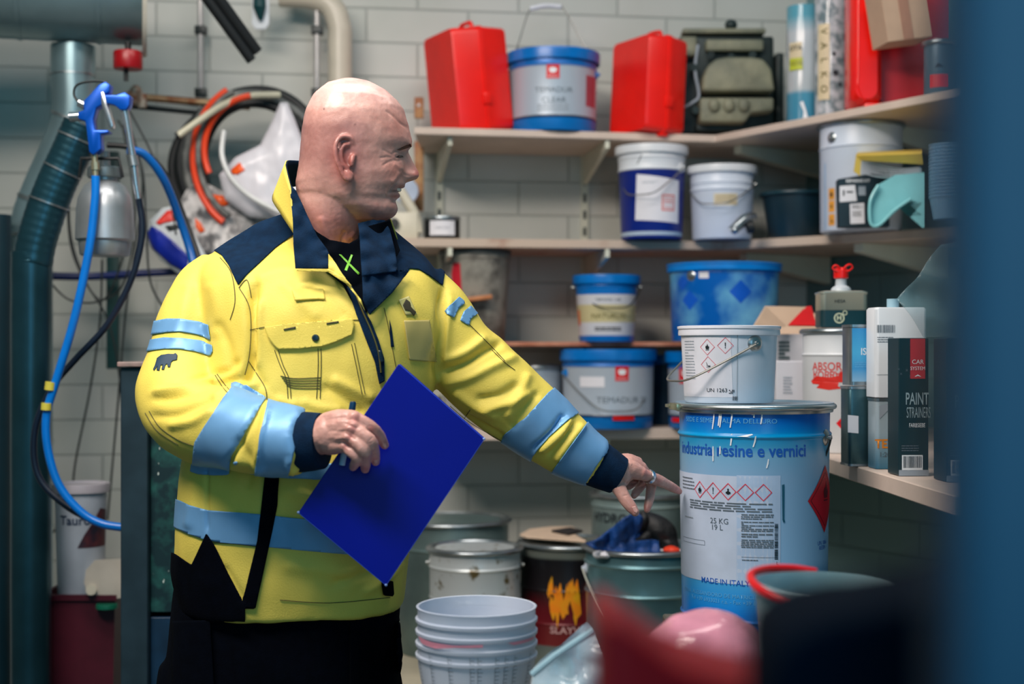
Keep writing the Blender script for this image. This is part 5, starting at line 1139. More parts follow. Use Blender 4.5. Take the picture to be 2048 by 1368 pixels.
add('canister_body', xf(prism(rp, -.04, .04, .008, 3), frame((0, .6, 0), (1, 0, 0), (0, 0, 1), (0, -1, 0))), mat('dark_red_canister', (205, 0, 20), .5, var=.08, spec=.2), t, world=True)
# clear pail with red handle
t = thing('clear_pail', 'translucent pail with a bright red carrying handle', 'bucket', (P(1650, 0, 1.55).x, 1.55, .873), 0)
Rc = .075; Yc = 1.55; zcp = CAMZ + (HY - 1178) / F * 1.5
add('pail_body', xf(lathe([(0, 0), (.066, 0), (.0755, .225), (.079, .226), (.079, .236), (.0745, .238), (.072, .23), (.064, .006), (0, .006)], 64), T(0, 0, zcp - .873 - .238)), translucent('pail_translucent', (160, 196, 202), (186, 212, 218), a=.7), t)
hp = [Vector((Rc * 1.06 * math.sin(math.radians(a)), -Rc * 1.06 * math.cos(math.radians(a)), zcp - .873 - .002 + zo)) for a, zo in ((-38, -.010), (-55, -.006), (-72, -.002), (-90, .002), (-110, .006), (-140, .006), (-165, .004), (-185, 0))]
add('carrying_handle', tube(hp, .0048, 12, smooth=6), mat('handle_red', (226, 14, 24), .3), t)
add('base_block', bx(-.07, .07, -.07, .07, .0002, zcp - .873 - .239, .003), M_BENCH, t) if zcp - .873 - .239 > .01 else None
# out of focus things right in front of the lens
t = thing('dark_bundle', 'out of focus dark navy bundle in the bottom right corner', 'bundle', (.24, .50, 0))
bp_ = [(P(x, y, .5).x, P(x, y, .5).z) for x, y in [(1512, 1300), (1530, 1232), (1590, 1204), (1720, 1180), (1860, 1156), (2000, 1120), (2140, 1130)]]; bp_ += [(bp_[-1][0], .874), (bp_[0][0] + .002, .874)]
add('bundle', jitter(xf(prism(bp_, -.035, .035, .012, 4), frame((0, .5, 0), (1, 0, 0), (0, 0, 1), (0, -1, 0))), .004, 30), mat('navy_cloth', (3, 22, 40), .9, var=.2, spec=.1), t, world=True)
tp = thing('teal_panel', 'out of focus teal panel filling the right edge of the picture', 'panel', (P(2100, 0, .30).x, .30, 0))
xl = P(1915, 0, .30).x
add('panel', bx(xl, xl + .35, .30, .325, 0, 2.4, .004), mat('teal_paint', (5, 66, 92), .5, var=.3, scale=4), tp, world=True, smooth=False)
t = thing('plastic_film', 'thin clear plastic film hanging beside the teal panel', 'plastic film', P(1850, 560, 2.45))
g = poly2([(P(x, y, 2.47).x, P(x, y, 2.47).z) for x, y in [(1796, 598), (1830, 560), (1880, 490), (1960, 480), (1960, 672), (1850, 674)]], .012)
V = [Vector((v[0], 2.47 + mn.noise(Vector(v) * 20) * .02, v[1])) for v in g[0]]
o = add('film', (V, g[1]), mat('thin_film', (150, 190, 200), .1, alpha=.22), t, world=True)
md = o.modifiers.new('thickness', 'SOLIDIFY'); md.thickness = .0008
# ------------------------------------------------------------------ the man
def remesh(geos, voxel, it=4, fac=.5):
    g = join(*geos); me = bpy.data.meshes.new('tmp'); me.from_pydata([tuple(v) for v in g[0]], [], g[1]); 
    o = bpy.data.objects.new('tmp', me); COL.objects.link(o)
    bm = bmesh.new(); bm.from_mesh(me); bmesh.ops.recalc_face_normals(bm, faces=bm.faces[:]); bm.to_mesh(me); bm.free()
    md = o.modifiers.new('r', 'REMESH'); md.mode = 'VOXEL'; md.voxel_size = voxel; md.adaptivity = 0
    if it:
        ms = o.modifiers.new('s', 'SMOOTH'); ms.factor = fac; ms.iterations = it
    bpy.context.view_layer.update()
    ev = o.evaluated_get(bpy.context.evaluated_depsgraph_get()); m2 = ev.to_mesh()
    V = np.empty(len(m2.vertices) * 3); m2.vertices.foreach_get('co', V); V = V.reshape(-1, 3)
    Fc = [tuple(p.vertices) for p in m2.polygons]
    ev.to_mesh_clear(); bpy.data.objects.remove(o); bpy.data.meshes.remove(me)
    return V, Fc
def tris(Fc):
    a = np.array([f for f in Fc if len(f) == 4]); t = []
    if len(a): t += [a[:, [0, 1, 2]], a[:, [0, 2, 3]]]
    b = [f for f in Fc if len(f) == 3]
    if b: t.append(np.array(b))
    return np.concatenate(t)
def vnorm(V, Tt):
    n = np.cross(V[Tt[:, 1]] - V[Tt[:, 0]], V[Tt[:, 2]] - V[Tt[:, 0]]); N = np.zeros_like(V)
    for k in range(3): np.add.at(N, Tt[:, k], n)
    return N / np.maximum(np.linalg.norm(N, axis=1, keepdims=True), 1e-12)
def proj(V): return np.stack([CX + F * V[:, 0] / V[:, 1], HY - F * (V[:, 2] - CAMZ) / V[:, 1]], 1)
def facing(V, N):
    d = V - np.array([0, 0, CAMZ]); d /= np.linalg.norm(d, axis=1, keepdims=True)
    return np.clip(-(N * d).sum(1) * 2.2, 0, 1)
def segd(q, pts):
    best = np.full(len(q), 1e9); par = np.zeros(len(q)); pts = [np.array(p, float) for p in pts]; n = len(pts) - 1
    for i in range(n):
        a, b = pts[i], pts[i + 1]; ab = b - a; t = np.clip(((q - a) @ ab) / (ab @ ab), 0, 1); d = np.linalg.norm(q - a - t[:, None] * ab, axis=1)
        m = d < best; best[m] = d[m]; par[m] = (i + t[m]) / n
    return best, par
def fold(V, N, lines):
    q = proj(V); fc = facing(V, N); D = np.zeros(len(V))
    for pts, amp, wd in lines:
        if len(pts) > 2: pts = [(p.x, p.y) for p in cr([Vector((a, b, 0)) for a, b in pts], 4)]
        d, t = segd(q, pts); D += amp * np.exp(-(d / wd) ** 2) * np.clip(np.sin(np.pi * np.clip(t, .02, .98)) * 2.2, 0, 1)
    return V + N * (D * fc)[:, None]
def sdpoly(q, poly):
    d, _ = segd(q, list(poly) + [poly[0]]); ins = np.zeros(len(q), bool); P_ = np.array(poly, float); n = len(P_)
    for i in range(n):
        x1, y1 = P_[i]; x2, y2 = P_[(i + 1) % n]
        c = ((y1 > q[:, 1]) != (y2 > q[:, 1])) & (q[:, 0] < (x2 - x1) * (q[:, 1] - y1) / (y2 - y1 + 1e-12) + x1); ins ^= c
    return np.where(ins, -d, d)
def clip_patch(V, Tt, N, g, off):
    keep = (g[Tt] < 0).any(1); Tk = Tt[keep]; V2 = V + N * off
    verts, faces, idx = [], [], {}
    def gv(i):
        if i not in idx: idx[i] = len(verts); verts.append(V2[i])
        return idx[i]
    ecut = {}
    def ge(i, j):
        k = (min(i, j), max(i, j))
        if k not in ecut:
            a, b = k; t = g[a] / (g[a] - g[b]); ecut[k] = len(verts); verts.append(V2[a] * (1 - t) + V2[b] * t)
        return ecut[k]
    for t in Tk:
        pl = []
        for k in range(3):
            i, j = int(t[k]), int(t[(k + 1) % 3])
            if g[i] < 0: pl.append(gv(i))
            if (g[i] < 0) != (g[j] < 0): pl.append(ge(i, j))
        if len(pl) >= 3: faces.append(tuple(pl))
    return verts, faces
def largest(V, Fc):
    par = list(range(len(V)))
    def fd(a):
        while par[a] != a: par[a] = par[par[a]]; a = par[a]
        return a
    for f in Fc:
        r = fd(f[0])
        for i in f[1:]: par[fd(i)] = r
    cnt = {}
    for f in Fc: cnt[fd(f[0])] = cnt.get(fd(f[0]), 0) + 1
    if not cnt: return V, Fc
    b = max(cnt, key=cnt.get); Fc = [f for f in Fc if fd(f[0]) == b]; used = sorted({i for f in Fc for i in f}); ix = {k: n for n, k in enumerate(used)}
    return [V[k] for k in used], [tuple(ix[i] for i in f) for f in Fc]
def smoothpoly(pts, n=6): return [(p.x, p.y) for p in cr([Vector((a, b, 0)) for a, b in pts], n, True)]

man = thing('person', 'bald man in yellow work jacket holding a blue folder and pointing at a pail', 'person', (P(590, 0, 2.35).x, 2.35, 0))
px_ = lambda r, Y: r * Y / F

# ---- jacket shell
TR = [(1212, 368, 806, .152, 2.35), (1160, 360, 812, .160, 2.35), (1110, 356, 816, .165, 2.35), (1000, 362, 824, .170, 2.35), (900, 375, 838, .165, 2.35), (800, 395, 862, .155, 2.35), (700, 412, 884, .148, 2.35), (640, 410, 888, .144, 2.352), (600, 405, 884, .138, 2.356), (555, 402, 872, .122, 2.362),
      (520, 418, 852, .098, 2.378), (490, 452, 822, .066, 2.402), (462, 498, 786, .058, 2.405), (435, 556, 742, .046, 2.412), (415, 600, 700, .036, 2.415)]
def ring(py, xl, xr, b, Yc, n=72, e=2.35):
    c = (xl + xr) / 2; a = (xr - xl) / 2; o = []
    for i in range(n):
        t = 2 * math.pi * i / n; ct, st = math.cos(t), math.sin(t)
        ux = math.copysign(abs(ct) ** (2 / e), ct); uy = math.copysign(abs(st) ** (2 / e), st)
        base = P(c + a * ux, py, Yc); base.y += b * uy; o.append(base)
    return o
def interp_rows(rows, k=4):
    o = []
    ps = [cr([Vector((r[j], 0, 0)) for r in rows], k) for j in range(5)]
    return [tuple(ps[j][i].x for j in range(5)) for i in range(len(ps[0]))]
torso = loft([ring(*r) for r in interp_rows(TR)])
AR = [(452, 548, 2.375, 58), (415, 590, 2.368, 70), (394, 650, 2.352, 80), (380, 725, 2.33, 87), (362, 795, 2.285, 90), (392, 842, 2.225, 82), (452, 856, 2.17, 79), (540, 878, 2.12, 74), (590, 884, 2.10, 69), (606, 885, 2.096, 64)]
AL = [(830, 572, 2.385, 60), (862, 622, 2.387, 76), (905, 693, 2.39, 79), (955, 744, 2.395, 81), (1010, 793, 2.40, 79), (1080, 850, 2.41, 70), (1150, 903, 2.42, 59), (1192, 927, 2.425, 50)]
def arm(a, seg=40, sm=6): return tube([P(x, y, Y) for x, y, Y, r in a], [px_(r, Y) for x, y, Y, r in a], seg, smooth=sm)
JV, JF = remesh([torso, arm(AR), arm(AL)], .0046, 6, .5)
JT = tris(JF); JN = vnorm(JV, JT)
FOLDS = [
 ([(512, 560), (503, 620), (505, 690), (496, 740), (478, 782)], -.016, 9), ([(520, 590), (515, 680), (510, 740)], .006, 9),
 ([(300, 800), (360, 792), (430, 770), (490, 752)], -.007, 7), ([(300, 786), (370, 775), (440, 752)], .007, 8), ([(420, 800), (470, 776), (520, 768)], .006, 8),
 ([(345, 770), (400, 757), (450, 742), (480, 716)], -.006, 7), ([(296, 832), (350, 830), (410, 806), (455, 792)], -.005, 7), ([(330, 852), (390, 842), (430, 818)], .006, 8),
 ([(430, 640), (455, 690), (460, 735)], -.005, 10), ([(380, 560), (370, 620), (350, 690)], .004, 14), ([(420, 560), (432, 620), (430, 680)], .003, 12),
 ([(560, 560), (600, 600), (640, 640)], .003, 12), ([(620, 560), (660, 600), (690, 640)], -.003, 12), ([(505, 560), (560, 540), (600, 545)], .004, 12),
 ([(640, 770), (690, 800), (730, 830)], -.006, 9), ([(660, 755), (710, 780), (750, 800)], .006, 10), ([(600, 800), (640, 815), (690, 820)], .004, 9),
 ([(524, 770), (560, 800), (600, 812)], .005, 9), ([(500, 700), (520, 760), (560, 800)], -.005, 8),
 ([(470, 870), (500, 930), (490, 980)], -.004, 10), ([(416, 930), (414, 1000), (416, 1066)], -.005, 4), ([(390, 960), (385, 1010), (378, 1060)], .004, 10),
 ([(560, 980), (620, 990), (690, 1000)], .004, 12), ([(620, 960), (650, 1010), (640, 1050)], -.005, 9), ([(560, 1130), (640, 1140), (720, 1150)], .004, 14), ([(660, 1170), (720, 1150), (790, 1130)], -.005, 9),
 ([(720, 1190), (770, 1160), (808, 1120)], .004, 8), ([(445, 1130), (470, 1170), (490, 1205)], -.003, 6),
 # reaching sleeve
 ([(888, 570), (878, 640), (876, 700), (868, 760)], -.012, 7), ([(900, 590), (893, 660), (890, 720)], .006, 8),
 ([(876, 748), (930, 728), (975, 700), (1008, 682)], -.010, 7), ([(880, 722), (930, 706), (975, 672)], .008, 9), ([(880, 766), (935, 756), (990, 730), (1040, 710)], .007, 9),
 ([(868, 772), (905, 812), (955, 846), (1012, 880)], -.012, 6), ([(880, 800), (930, 838), (990, 872)], .006, 6), ([(905, 780), (950, 812), (1000, 838)], .005, 9),
 ([(950, 800), (1000, 790), (1040, 766)], -.006, 8), ([(960, 820), (1020, 806), (1066, 784)], .007, 8), ([(1060, 742), (1040, 790), (1010, 840)], .005, 9), ([(1080, 780), (1050, 820), (1022, 860)], -.005, 7),
 ([(1140, 836), (1120, 868), (1075, 905)], .008, 8), ([(1128, 828), (1104, 862), (1064, 900)], -.007, 6), ([(1168, 848), (1140, 880), (1110, 925)], .007, 7), ([(1152, 842), (1130, 872), (1094, 915)], -.006, 5),
 # forearm of the bent arm
 ([(524, 809), (500, 850), (470, 905), (455, 935)], -.006, 6), ([(536, 812), (524, 860), (512, 935)], .006, 7), ([(604, 828), (590, 880), (575, 948)], .006, 6), ([(470, 915), (500, 930), (530, 945)], .006, 9), ([(596, 930), (588, 942), (580, 950)], .006, 6),
]
JV = fold(JV, JN, FOLDS)
nz = np.array([mn.noise(Vector(v) * 13) * .0035 + mn.noise(Vector((v[0] * 34, v[1] * 34, v[2] * 22))) * .0013 for v in JV]); JV = JV + JN * nz[:, None]
JN = vnorm(JV, JT)
# which part of the jacket each point belongs to
def axd(V, a):
    pts = cr([P(x, y, Y) for x, y, Y, r in a], 6); rs = crs([px_(r, Y) for x, y, Y, r in a], 6)
    D = np.full(len(V), 9.); 
    for p, r in zip(pts, rs): D = np.minimum(D, np.linalg.norm(V - np.array(p), axis=1) / r)
    return D
dR_, dL_ = axd(JV, AR), axd(JV, AL)
q = proj(JV)
partR = (dR_ < 1.22); partL = (dL_ < 1.22)
M_YEL = mat('hi_vis_yellow', (233, 211, 92), .62, var=.035, scale=7, bump=.12, bscale=420)
M_NAVY = mat('navy_fabric', (6, 34, 60), .9, spec=.15, var=.2, scale=60, bump=.2, bscale=500)
M_BLKF = mat('black_fabric', (2, 5, 14), .95, spec=.06, var=.2, scale=60, bump=.15, bscale=400)
M_REFL = mat('reflective_tape', (112, 166, 214), .45, .2, var=.04, scale=30)
M_STITCH = mat('dark_stitching', (60, 58, 30), .7)
J = add('jacket', ([Vector(v) for v in JV], JF), M_YEL, man, world=True, auto=False, label='hi-vis yellow work jacket')
jb = BVHTree.FromPolygons([Vector(v) for v in JV], [tuple(int(i) for i in t) for t in JT])
def jpatch(name, poly, part, m, off=.0012, th=.0012, sm=False, label=None, back=True):
    if sm: poly = smoothpoly(poly)
    g = sdpoly(q, poly)
    if part == 'R': g = np.maximum(g, (dR_ - 1.27) * 90)
    elif part == 'L': g = np.maximum(g, (dL_ - 1.27) * 90)
    elif part == 'T': g = np.where(partR & (dR_ < 1.12) & (q[:, 0] < 610), np.maximum(g, 6), g)
    if not back: g = np.where((JN[:, 1] > .25), np.maximum(g, 4), g)
    v, f = largest(*clip_patch(JV, JT, JN, g, off)) if not back else clip_patch(JV, JT, JN, g, off)
    if not f: return None
    o = add(name, (v, f), m, J, world=True, auto=False, label=label)
    md = o.modifiers.new('thickness', 'SOLIDIFY'); md.thickness = th; md.offset = 1
    return o
jpatch('shoulder_yoke', [(600, 380), (545, 372), (440, 395), (330, 480), (352, 535), (372, 518), (396, 503), (424, 499), (444, 512), (458, 532), (477, 571), (494, 550), (516, 530), (552, 496), (590, 468)], None, M_NAVY, label='navy shoulder yoke')
jpatch('shoulder_yoke', [(739, 630), (712, 560), (716, 470), (800, 440), (900, 480), (884, 572), (859, 553), (838, 540), (819, 538), (806, 552), (785, 580), (762, 604)], None, M_NAVY, label='navy shoulder yoke')
for pl, pt in (([(250, 655), (310, 643), (335, 638), (362, 638), (400, 644), (443, 657), (432, 683), (395, 670), (360, 664), (335, 665), (308, 669), (250, 680)], 'R'), ([(240, 690), (303, 680), (330, 676), (360, 677), (400, 682), (432, 692), (422, 713), (390, 704), (360, 699), (330, 699), (298, 703), (240, 712)], 'R'),
           ([(462, 776), (470, 740), (560, 760), (524, 809), (500, 850), (462, 912), (456, 990), (380, 960), (391, 884), (420, 838)], 'R'), ([(535, 806), (536, 760), (620, 770), (608, 822), (592, 880), (578, 945), (576, 1000), (508, 1000), (511, 940), (520, 870)], 'R'),
           ([(1095, 786), (1130, 760), (1180, 810), (1140, 838), (1100, 874), (1066, 912), (1050, 960), (980, 930), (1011, 866), (1050, 836)], 'L'), ([(1172, 847), (1200, 820), (1260, 870), (1222, 892), (1196, 925), (1172, 964), (1160, 1010), (1080, 980), (1115, 926), (1136, 896)], 'L'),
           ([(904, 606), (917, 594), (930, 606), (917, 616), (906, 636), (889, 625)], 'L'), ([(926, 624), (940, 612), (954, 628), (940, 638), (937, 652), (919, 641)], 'L'),
           ([(340, 994), (362, 1001), (380, 1010), (415, 1020), (520, 1028), (600, 1037), (700, 1046), (840, 1030), (840, 1092), (760, 1104), (690, 1108), (600, 1100), (520, 1092), (440, 1084), (415, 1080), (380, 1068), (340, 1050)], 'T'),
           ([(340, 880), (372, 896), (450, 915), (540, 926), (640, 928), (860, 915), (860, 945), (640, 959), (540, 955), (452, 938), (372, 911), (340, 895)], 'T')):
    jpatch('reflective_band', pl, pt, M_REFL, .0014, .0012, label='blue-grey reflective band', back=not (pt == 'L' and pl[0][1] < 700))
jpatch('front_stripe', [(532, 940), (560, 940), (556, 1010), (546, 1060), (512, 1216), (484, 1216), (516, 1080), (524, 1010)], 'T', M_BLKF, .003, .0015, label='black vertical stripe', back=False)
jpatch('side_vent', [(416, 1066), (432, 1090), (492, 1212), (492, 1240), (330, 1240), (330, 1098), (356, 1108), (387, 1129), (402, 1096)], 'T', M_BLKF, .0035, .0015, label='black side vent')
jpatch('front_stripe', [(760, 1164), (782, 1160), (784, 1192), (764, 1190)], 'T', M_BLKF, .003, .0015, back=False)

def sheet(name, ctl, m, parent, th=.002, lift=.005, me=5, label=None, bv=jb, outline=None, follow=True):
    """cloth piece: outline in the photo's frame with its own distance, kept in front of what it lies on"""
    ol = outline or [(a, b) for a, b, c in ctl]
    bm = bmesh.new(); tess(bm, ol); bmesh.ops.recalc_face_normals(bm, faces=bm.faces[:]); _sub(bm, me); g = out(bm)
    ca = np.array([(a, b) for a, b, c in ctl], float); cy = np.array([c for a, b, c in ctl]); C = Vector((0, 0, CAMZ)); V = []
    for v in g[0]:
        d2 = ((ca - np.array([v[0], v[1]])) ** 2).sum(1) + 4; w_ = 1 / d2 ** 1.5; Y = float((w_ * cy).sum() / w_.sum())
        p = P(v[0], v[1], Y)
        if follow:
            d = (p - C).normalized(); h = bv.ray_cast(C, d)
            if h[0] is not None and h[0].y < 2.6: Y = min(Y, h[0].y - lift) if follow == 1 else h[0].y - lift
        V.append(P(v[0], v[1], Y))
    o = add(name, (V, g[1]), m, parent, world=True, auto=False, label=label)
    md = o.modifiers.new('thickness', 'SOLIDIFY'); md.thickness = th; md.offset = 0
    return o
def on_j(px, py, lift=.002, bv=jb, dflt=2.25):
    C = Vector((0, 0, CAMZ)); h = bv.ray_cast(C, (P(px, py, 2) - C).normalized())
    return P(px, py, (h[0].y if h[0] is not None else dflt) - lift)
def jline(name, pts, m=M_STITCH, r=.0006, parent=J, lift=.0012, bv=jb):
    p2 = [(p.x, p.y) for p in cr([Vector((a, b, 0)) for a, b in pts], 8)]
    return add(name, tube([on_j(a, b, lift, bv) for a, b in p2], r, 6), m, parent, world=True)
def jdecal(name, pts, m, lift=.003, th=.0015, me=5, label=None, bv=jb, parent=J): return sheet(name, [(a, b, 2.3) for a, b in pts], m, parent, th, lift, me, label, bv, None, 2)
jdecal('pocket_flap', [(529, 655), (560, 650), (620, 645), (706, 638), (708, 652), (704, 669), (676, 682), (647, 692), (600, 697), (556, 698), (546, 688), (536, 674)], M_YEL, .005, .003)
jb2 = BVHTree.FromPolygons([v.co + Vector(WM[J.name].translation) for v in bpy.data.objects['pocket_flap'].data.vertices], [list(p.vertices) for p in bpy.data.objects['pocket_flap'].data.polygons])
add('snap_button', xf(lathe([(0, .004), (.004, .0035), (.0058, .001), (.0058, -.003)], 20), frame(on_j(631, 676, .007), (1, 0, 0), (0, 0, 1), (0, -1, 0))), mat('snap_dark', (30, 60, 76), .3, .5), J, world=True)
jdecal('button_loop', [(567, 658), (591, 653), (591, 657), (568, 661)], M_STITCH, .0075, .001)
jdecal('button_loop', [(653, 646), (677, 642), (677, 645), (653, 649)], M_STITCH, .0075, .001)
jdecal('name_loop', [(583, 580), (646, 577), (650, 599), (636, 598), (604, 600), (590, 601)], M_YEL, .0035, .002)
for pts in ([(585, 582), (615, 580), (645, 579)], [(591, 599), (618, 597), (649, 597)], [(549, 700), (560, 730), (572, 758), (576, 797)], [(556, 700), (566, 730), (578, 758), (582, 797)], [(642, 697), (642, 740), (640, 797)], [(636, 697), (636, 740), (633, 797)],
            [(497, 722), (512, 745), (530, 775), (534, 800)], [(500, 660), (529, 654)], [(706, 640), (722, 640)], [(709, 686), (718, 730), (730, 788)], [(703, 688), (712, 730), (724, 788)],
            [(534, 657), (560, 652), (620, 648), (702, 641)], [(540, 672), (556, 692), (600, 692), (646, 687), (700, 667)],
            [(503, 596), (494, 560), (478, 575)], [(478, 575), (500, 620), (500, 700), (490, 750)], [(440, 515), (462, 545), (470, 600), (460, 640)], [(430, 750), (446, 775), (460, 790)], [(434, 748), (452, 772), (466, 786)], [(298, 822), (320, 855), (360, 882), (400, 896)], [(290, 826), (314, 862), (356, 890)],
            [(420, 1085), (470, 1088), (520, 1094)], [(372, 1014), (415, 1024)], [(560, 1200), (660, 1206), (780, 1195)], [(722, 556), (740, 625)], [(900, 812), (940, 845), (1008, 885)], [(984, 700), (1010, 725), (1030, 740)], [(930, 640), (980, 690), (1010, 722)],
            [(928, 838), (940, 820)], [(768, 616), (776, 650), (792, 735)]):
    jline('stitching', pts)
for i in range(5): jline('stitching', [(561 + i * 3, 752 + i * 4.5), (590, 757 + i * 4.8), (642, 755 + i * 5.5)])
jdecal('bear_logo', [(306, 739), (310, 730), (314, 716), (322, 710), (336, 707.6), (347, 708), (351, 706), (355, 710), (354, 719), (345, 721), (342, 725), (340, 734), (335.5, 734), (334, 727), (331, 729), (328, 739), (323, 739), (325, 729), (321, 730), (318.5, 741), (313, 740), (315, 731), (308, 741)], mat('logo_navy', (10, 50, 74), .6), .0022, .0006, 3)
jdecal('name_tag', [(808, 641), (859, 640), (874, 724), (819, 720)], mat('tag_plastic', (196, 180, 110), .35, var=.06), .003, .0012)
jdecal('tag_holder', [(797, 600), (818, 592), (834, 629), (812, 630)], mat('tag_clear', (214, 204, 130), .3), .003, .001)
jdecal('dirty_print', [(812, 598), (820, 604), (822, 614), (832, 624), (828, 632), (820, 622), (810, 620), (806, 610)], mat('print_brown_dark', (60, 54, 34), .6), .0048, .0006, 3)
jdecal('pocket_zip', [(779, 640), (783, 655), (788, 694), (782, 694), (780, 670)], M_NAVY, .002, .001)
jdecal('zip_placket', [(686, 554), (699, 563), (710, 584), (720, 607), (742, 643), (757, 680), (768, 717), (769, 762), (759, 768), (750, 724), (735, 687), (713, 629), (700, 590)], M_NAVY, .004, .003, label='navy zip placket')
jline('zipper', [(712, 590), (724, 620), (744, 665), (757, 705), (762, 745)], mat('brass_teeth', (120, 110, 60), .4, .6), .0013, J, .0075)
jdecal('zip_pull', [(757, 700), (764, 702), (768, 722), (762, 726), (758, 716)], mat('zip_pull', (18, 40, 56), .4), .008, .002)
# shirt
Sh = sheet('shirt', [(628, 468, 2.285), (650, 485, 2.275), (700, 496, 2.268), (728, 470, 2.285), (790, 470, 2.30), (760, 560, 2.24), (722, 620, 2.22), (690, 562, 2.225), (654, 508, 2.25), (640, 540, 2.25), (610, 480, 2.29)], mat('black_shirt', (4, 8, 16), .95, spec=.05), man, .002, .003, 5, 'black T-shirt with a green mark', outline=[(600, 430), (634, 464), (660, 480), (698, 487), (716, 478), (722, 456), (780, 440), (800, 500), (760, 580), (724, 640), (686, 570), (650, 540), (600, 500)])
shb = BVHTree.FromPolygons([v.co + WM[man.name].translation for v in Sh.data.vertices], [list(p.vertices) for p in Sh.data.polygons])
M_GRN = mat('green_print', (110, 180, 60), .5)
for pl in ([(678, 509), (682, 509), (720, 547), (717, 550)], [(702, 509), (706, 510), (694, 542), (689, 540)]): jdecal('green_mark', pl, M_GRN, .003, .0006, 4, bv=shb, parent=Sh)
# collar
def spi(f, pts): return pts
sheet('collar_lapel', [(579, 367, 2.275), (592, 381, 2.262), (612, 425, 2.25), (635, 473, 2.235), (654, 498, 2.222), (658, 508, 2.215), (657, 537, 2.205), (591, 537, 2.215), (587, 490, 2.225), (586, 444, 2.235), (582, 400, 2.26)], M_NAVY, J, .004, .012, 5, 'navy collar lapel')
sheet('collar_edge', [(594, 538, 2.205), (657, 538, 2.20), (690, 556, 2.19), (704, 572, 2.19), (690, 566, 2.19), (656, 544, 2.20), (594, 542, 2.205)], M_YEL, J, .004, .010, 5)
sheet('collar_edge', [(657, 508, 2.21), (664, 516, 2.21), (690, 556, 2.195), (722, 600, 2.185), (730, 622, 2.19), (716, 596, 2.19), (686, 560, 2.2), (657, 540, 2.2)], M_YEL, J, .003, .012, 5)
sheet('collar_lapel', [(770, 441, 2.31), (780, 460, 2.295), (790, 500, 2.27), (795, 535, 2.25), (792, 544, 2.24), (750, 549, 2.215), (724, 553, 2.205), (721, 510, 2.225), (719, 470, 2.255), (716, 447, 2.28), (745, 440, 2.30)], M_NAVY, J, .004, .014, 5, 'navy collar lapel')
sheet('collar_lapel', [(724, 545, 2.215), (800, 540, 2.25), (819, 540, 2.26), (785, 585, 2.22), (739, 630, 2.195), (726, 600, 2.19)], M_NAVY, J, .003, .007, 5)
# standing collar round the back of the neck, yellow outside and navy inside
bot = [P(590, 470, 2.245), P(562, 428, 2.29), P(545, 398, 2.345), P(560, 380, 2.42), P(620, 372, 2.47), P(700, 400, 2.475), P(770, 440, 2.44), P(795, 480, 2.37)]
top = [P(581, 376, 2.262), P(572, 340, 2.30), P(571, 327, 2.345), P(580, 321, 2.40), P(630, 330, 2.445), P(700, 370, 2.45), P(755, 410, 2.42), P(782, 440, 2.36)]
bo, to = cr(bot, 6), cr(top, 6); V = []; Fc = []; nn = 7
for a, b in zip(bo, to):
    for k in range(nn): V.append(a.lerp(b, k / (nn - 1)))
for i in range(len(bo) - 1):
    for k in range(nn - 1): Fc.append((i * nn + k, i * nn + k + 1, (i + 1) * nn + k + 1, (i + 1) * nn + k))
for nm, mm_, sh_ in (('collar_outer', M_YEL, 1.0), ('collar_lining', M_NAVY, .975)):
    cxy = Vector((P(665, 0, 2.37).x, 2.37, 0))
    VV = [Vector(((v.x - cxy.x) * sh_ + cxy.x, (v.y - cxy.y) * sh_ + cxy.y, v.z)) for v in V]
    o = add(nm, (VV, Fc), mm_, J, world=True, auto=False); md = o.modifiers.new('thickness', 'SOLIDIFY'); md.thickness = .002; md.offset = 0
# cuffs
def cuff(a, b, ra, rb, Ya, Yb, flat=1.0):
    A, B = P(*a, Ya), P(*b, Yb); d = (B - A)
    pts = [A - d * .35, A, A + d * .5, B, B + d * .02, B - d * .25]
    ra, rb = px_(ra, Ya), px_(rb, Yb)
    V, Fc = tube(pts, [ra * .96, ra, (ra + rb) / 2 * 1.01, rb, rb * .94, rb * .9], 40, flat=flat)
    return V[:-2], [f for f in Fc if len(f) == 4]
add('cuff', cuff((602, 884), (645, 882), 61, 56, 2.096, 2.088), M_NAVY, J, world=True, label='navy knitted cuff')
add('cuff', cuff((1190, 926), (1236, 951), 48, 39, 2.425, 2.432), M_NAVY, J, world=True, label='navy knitted cuff')

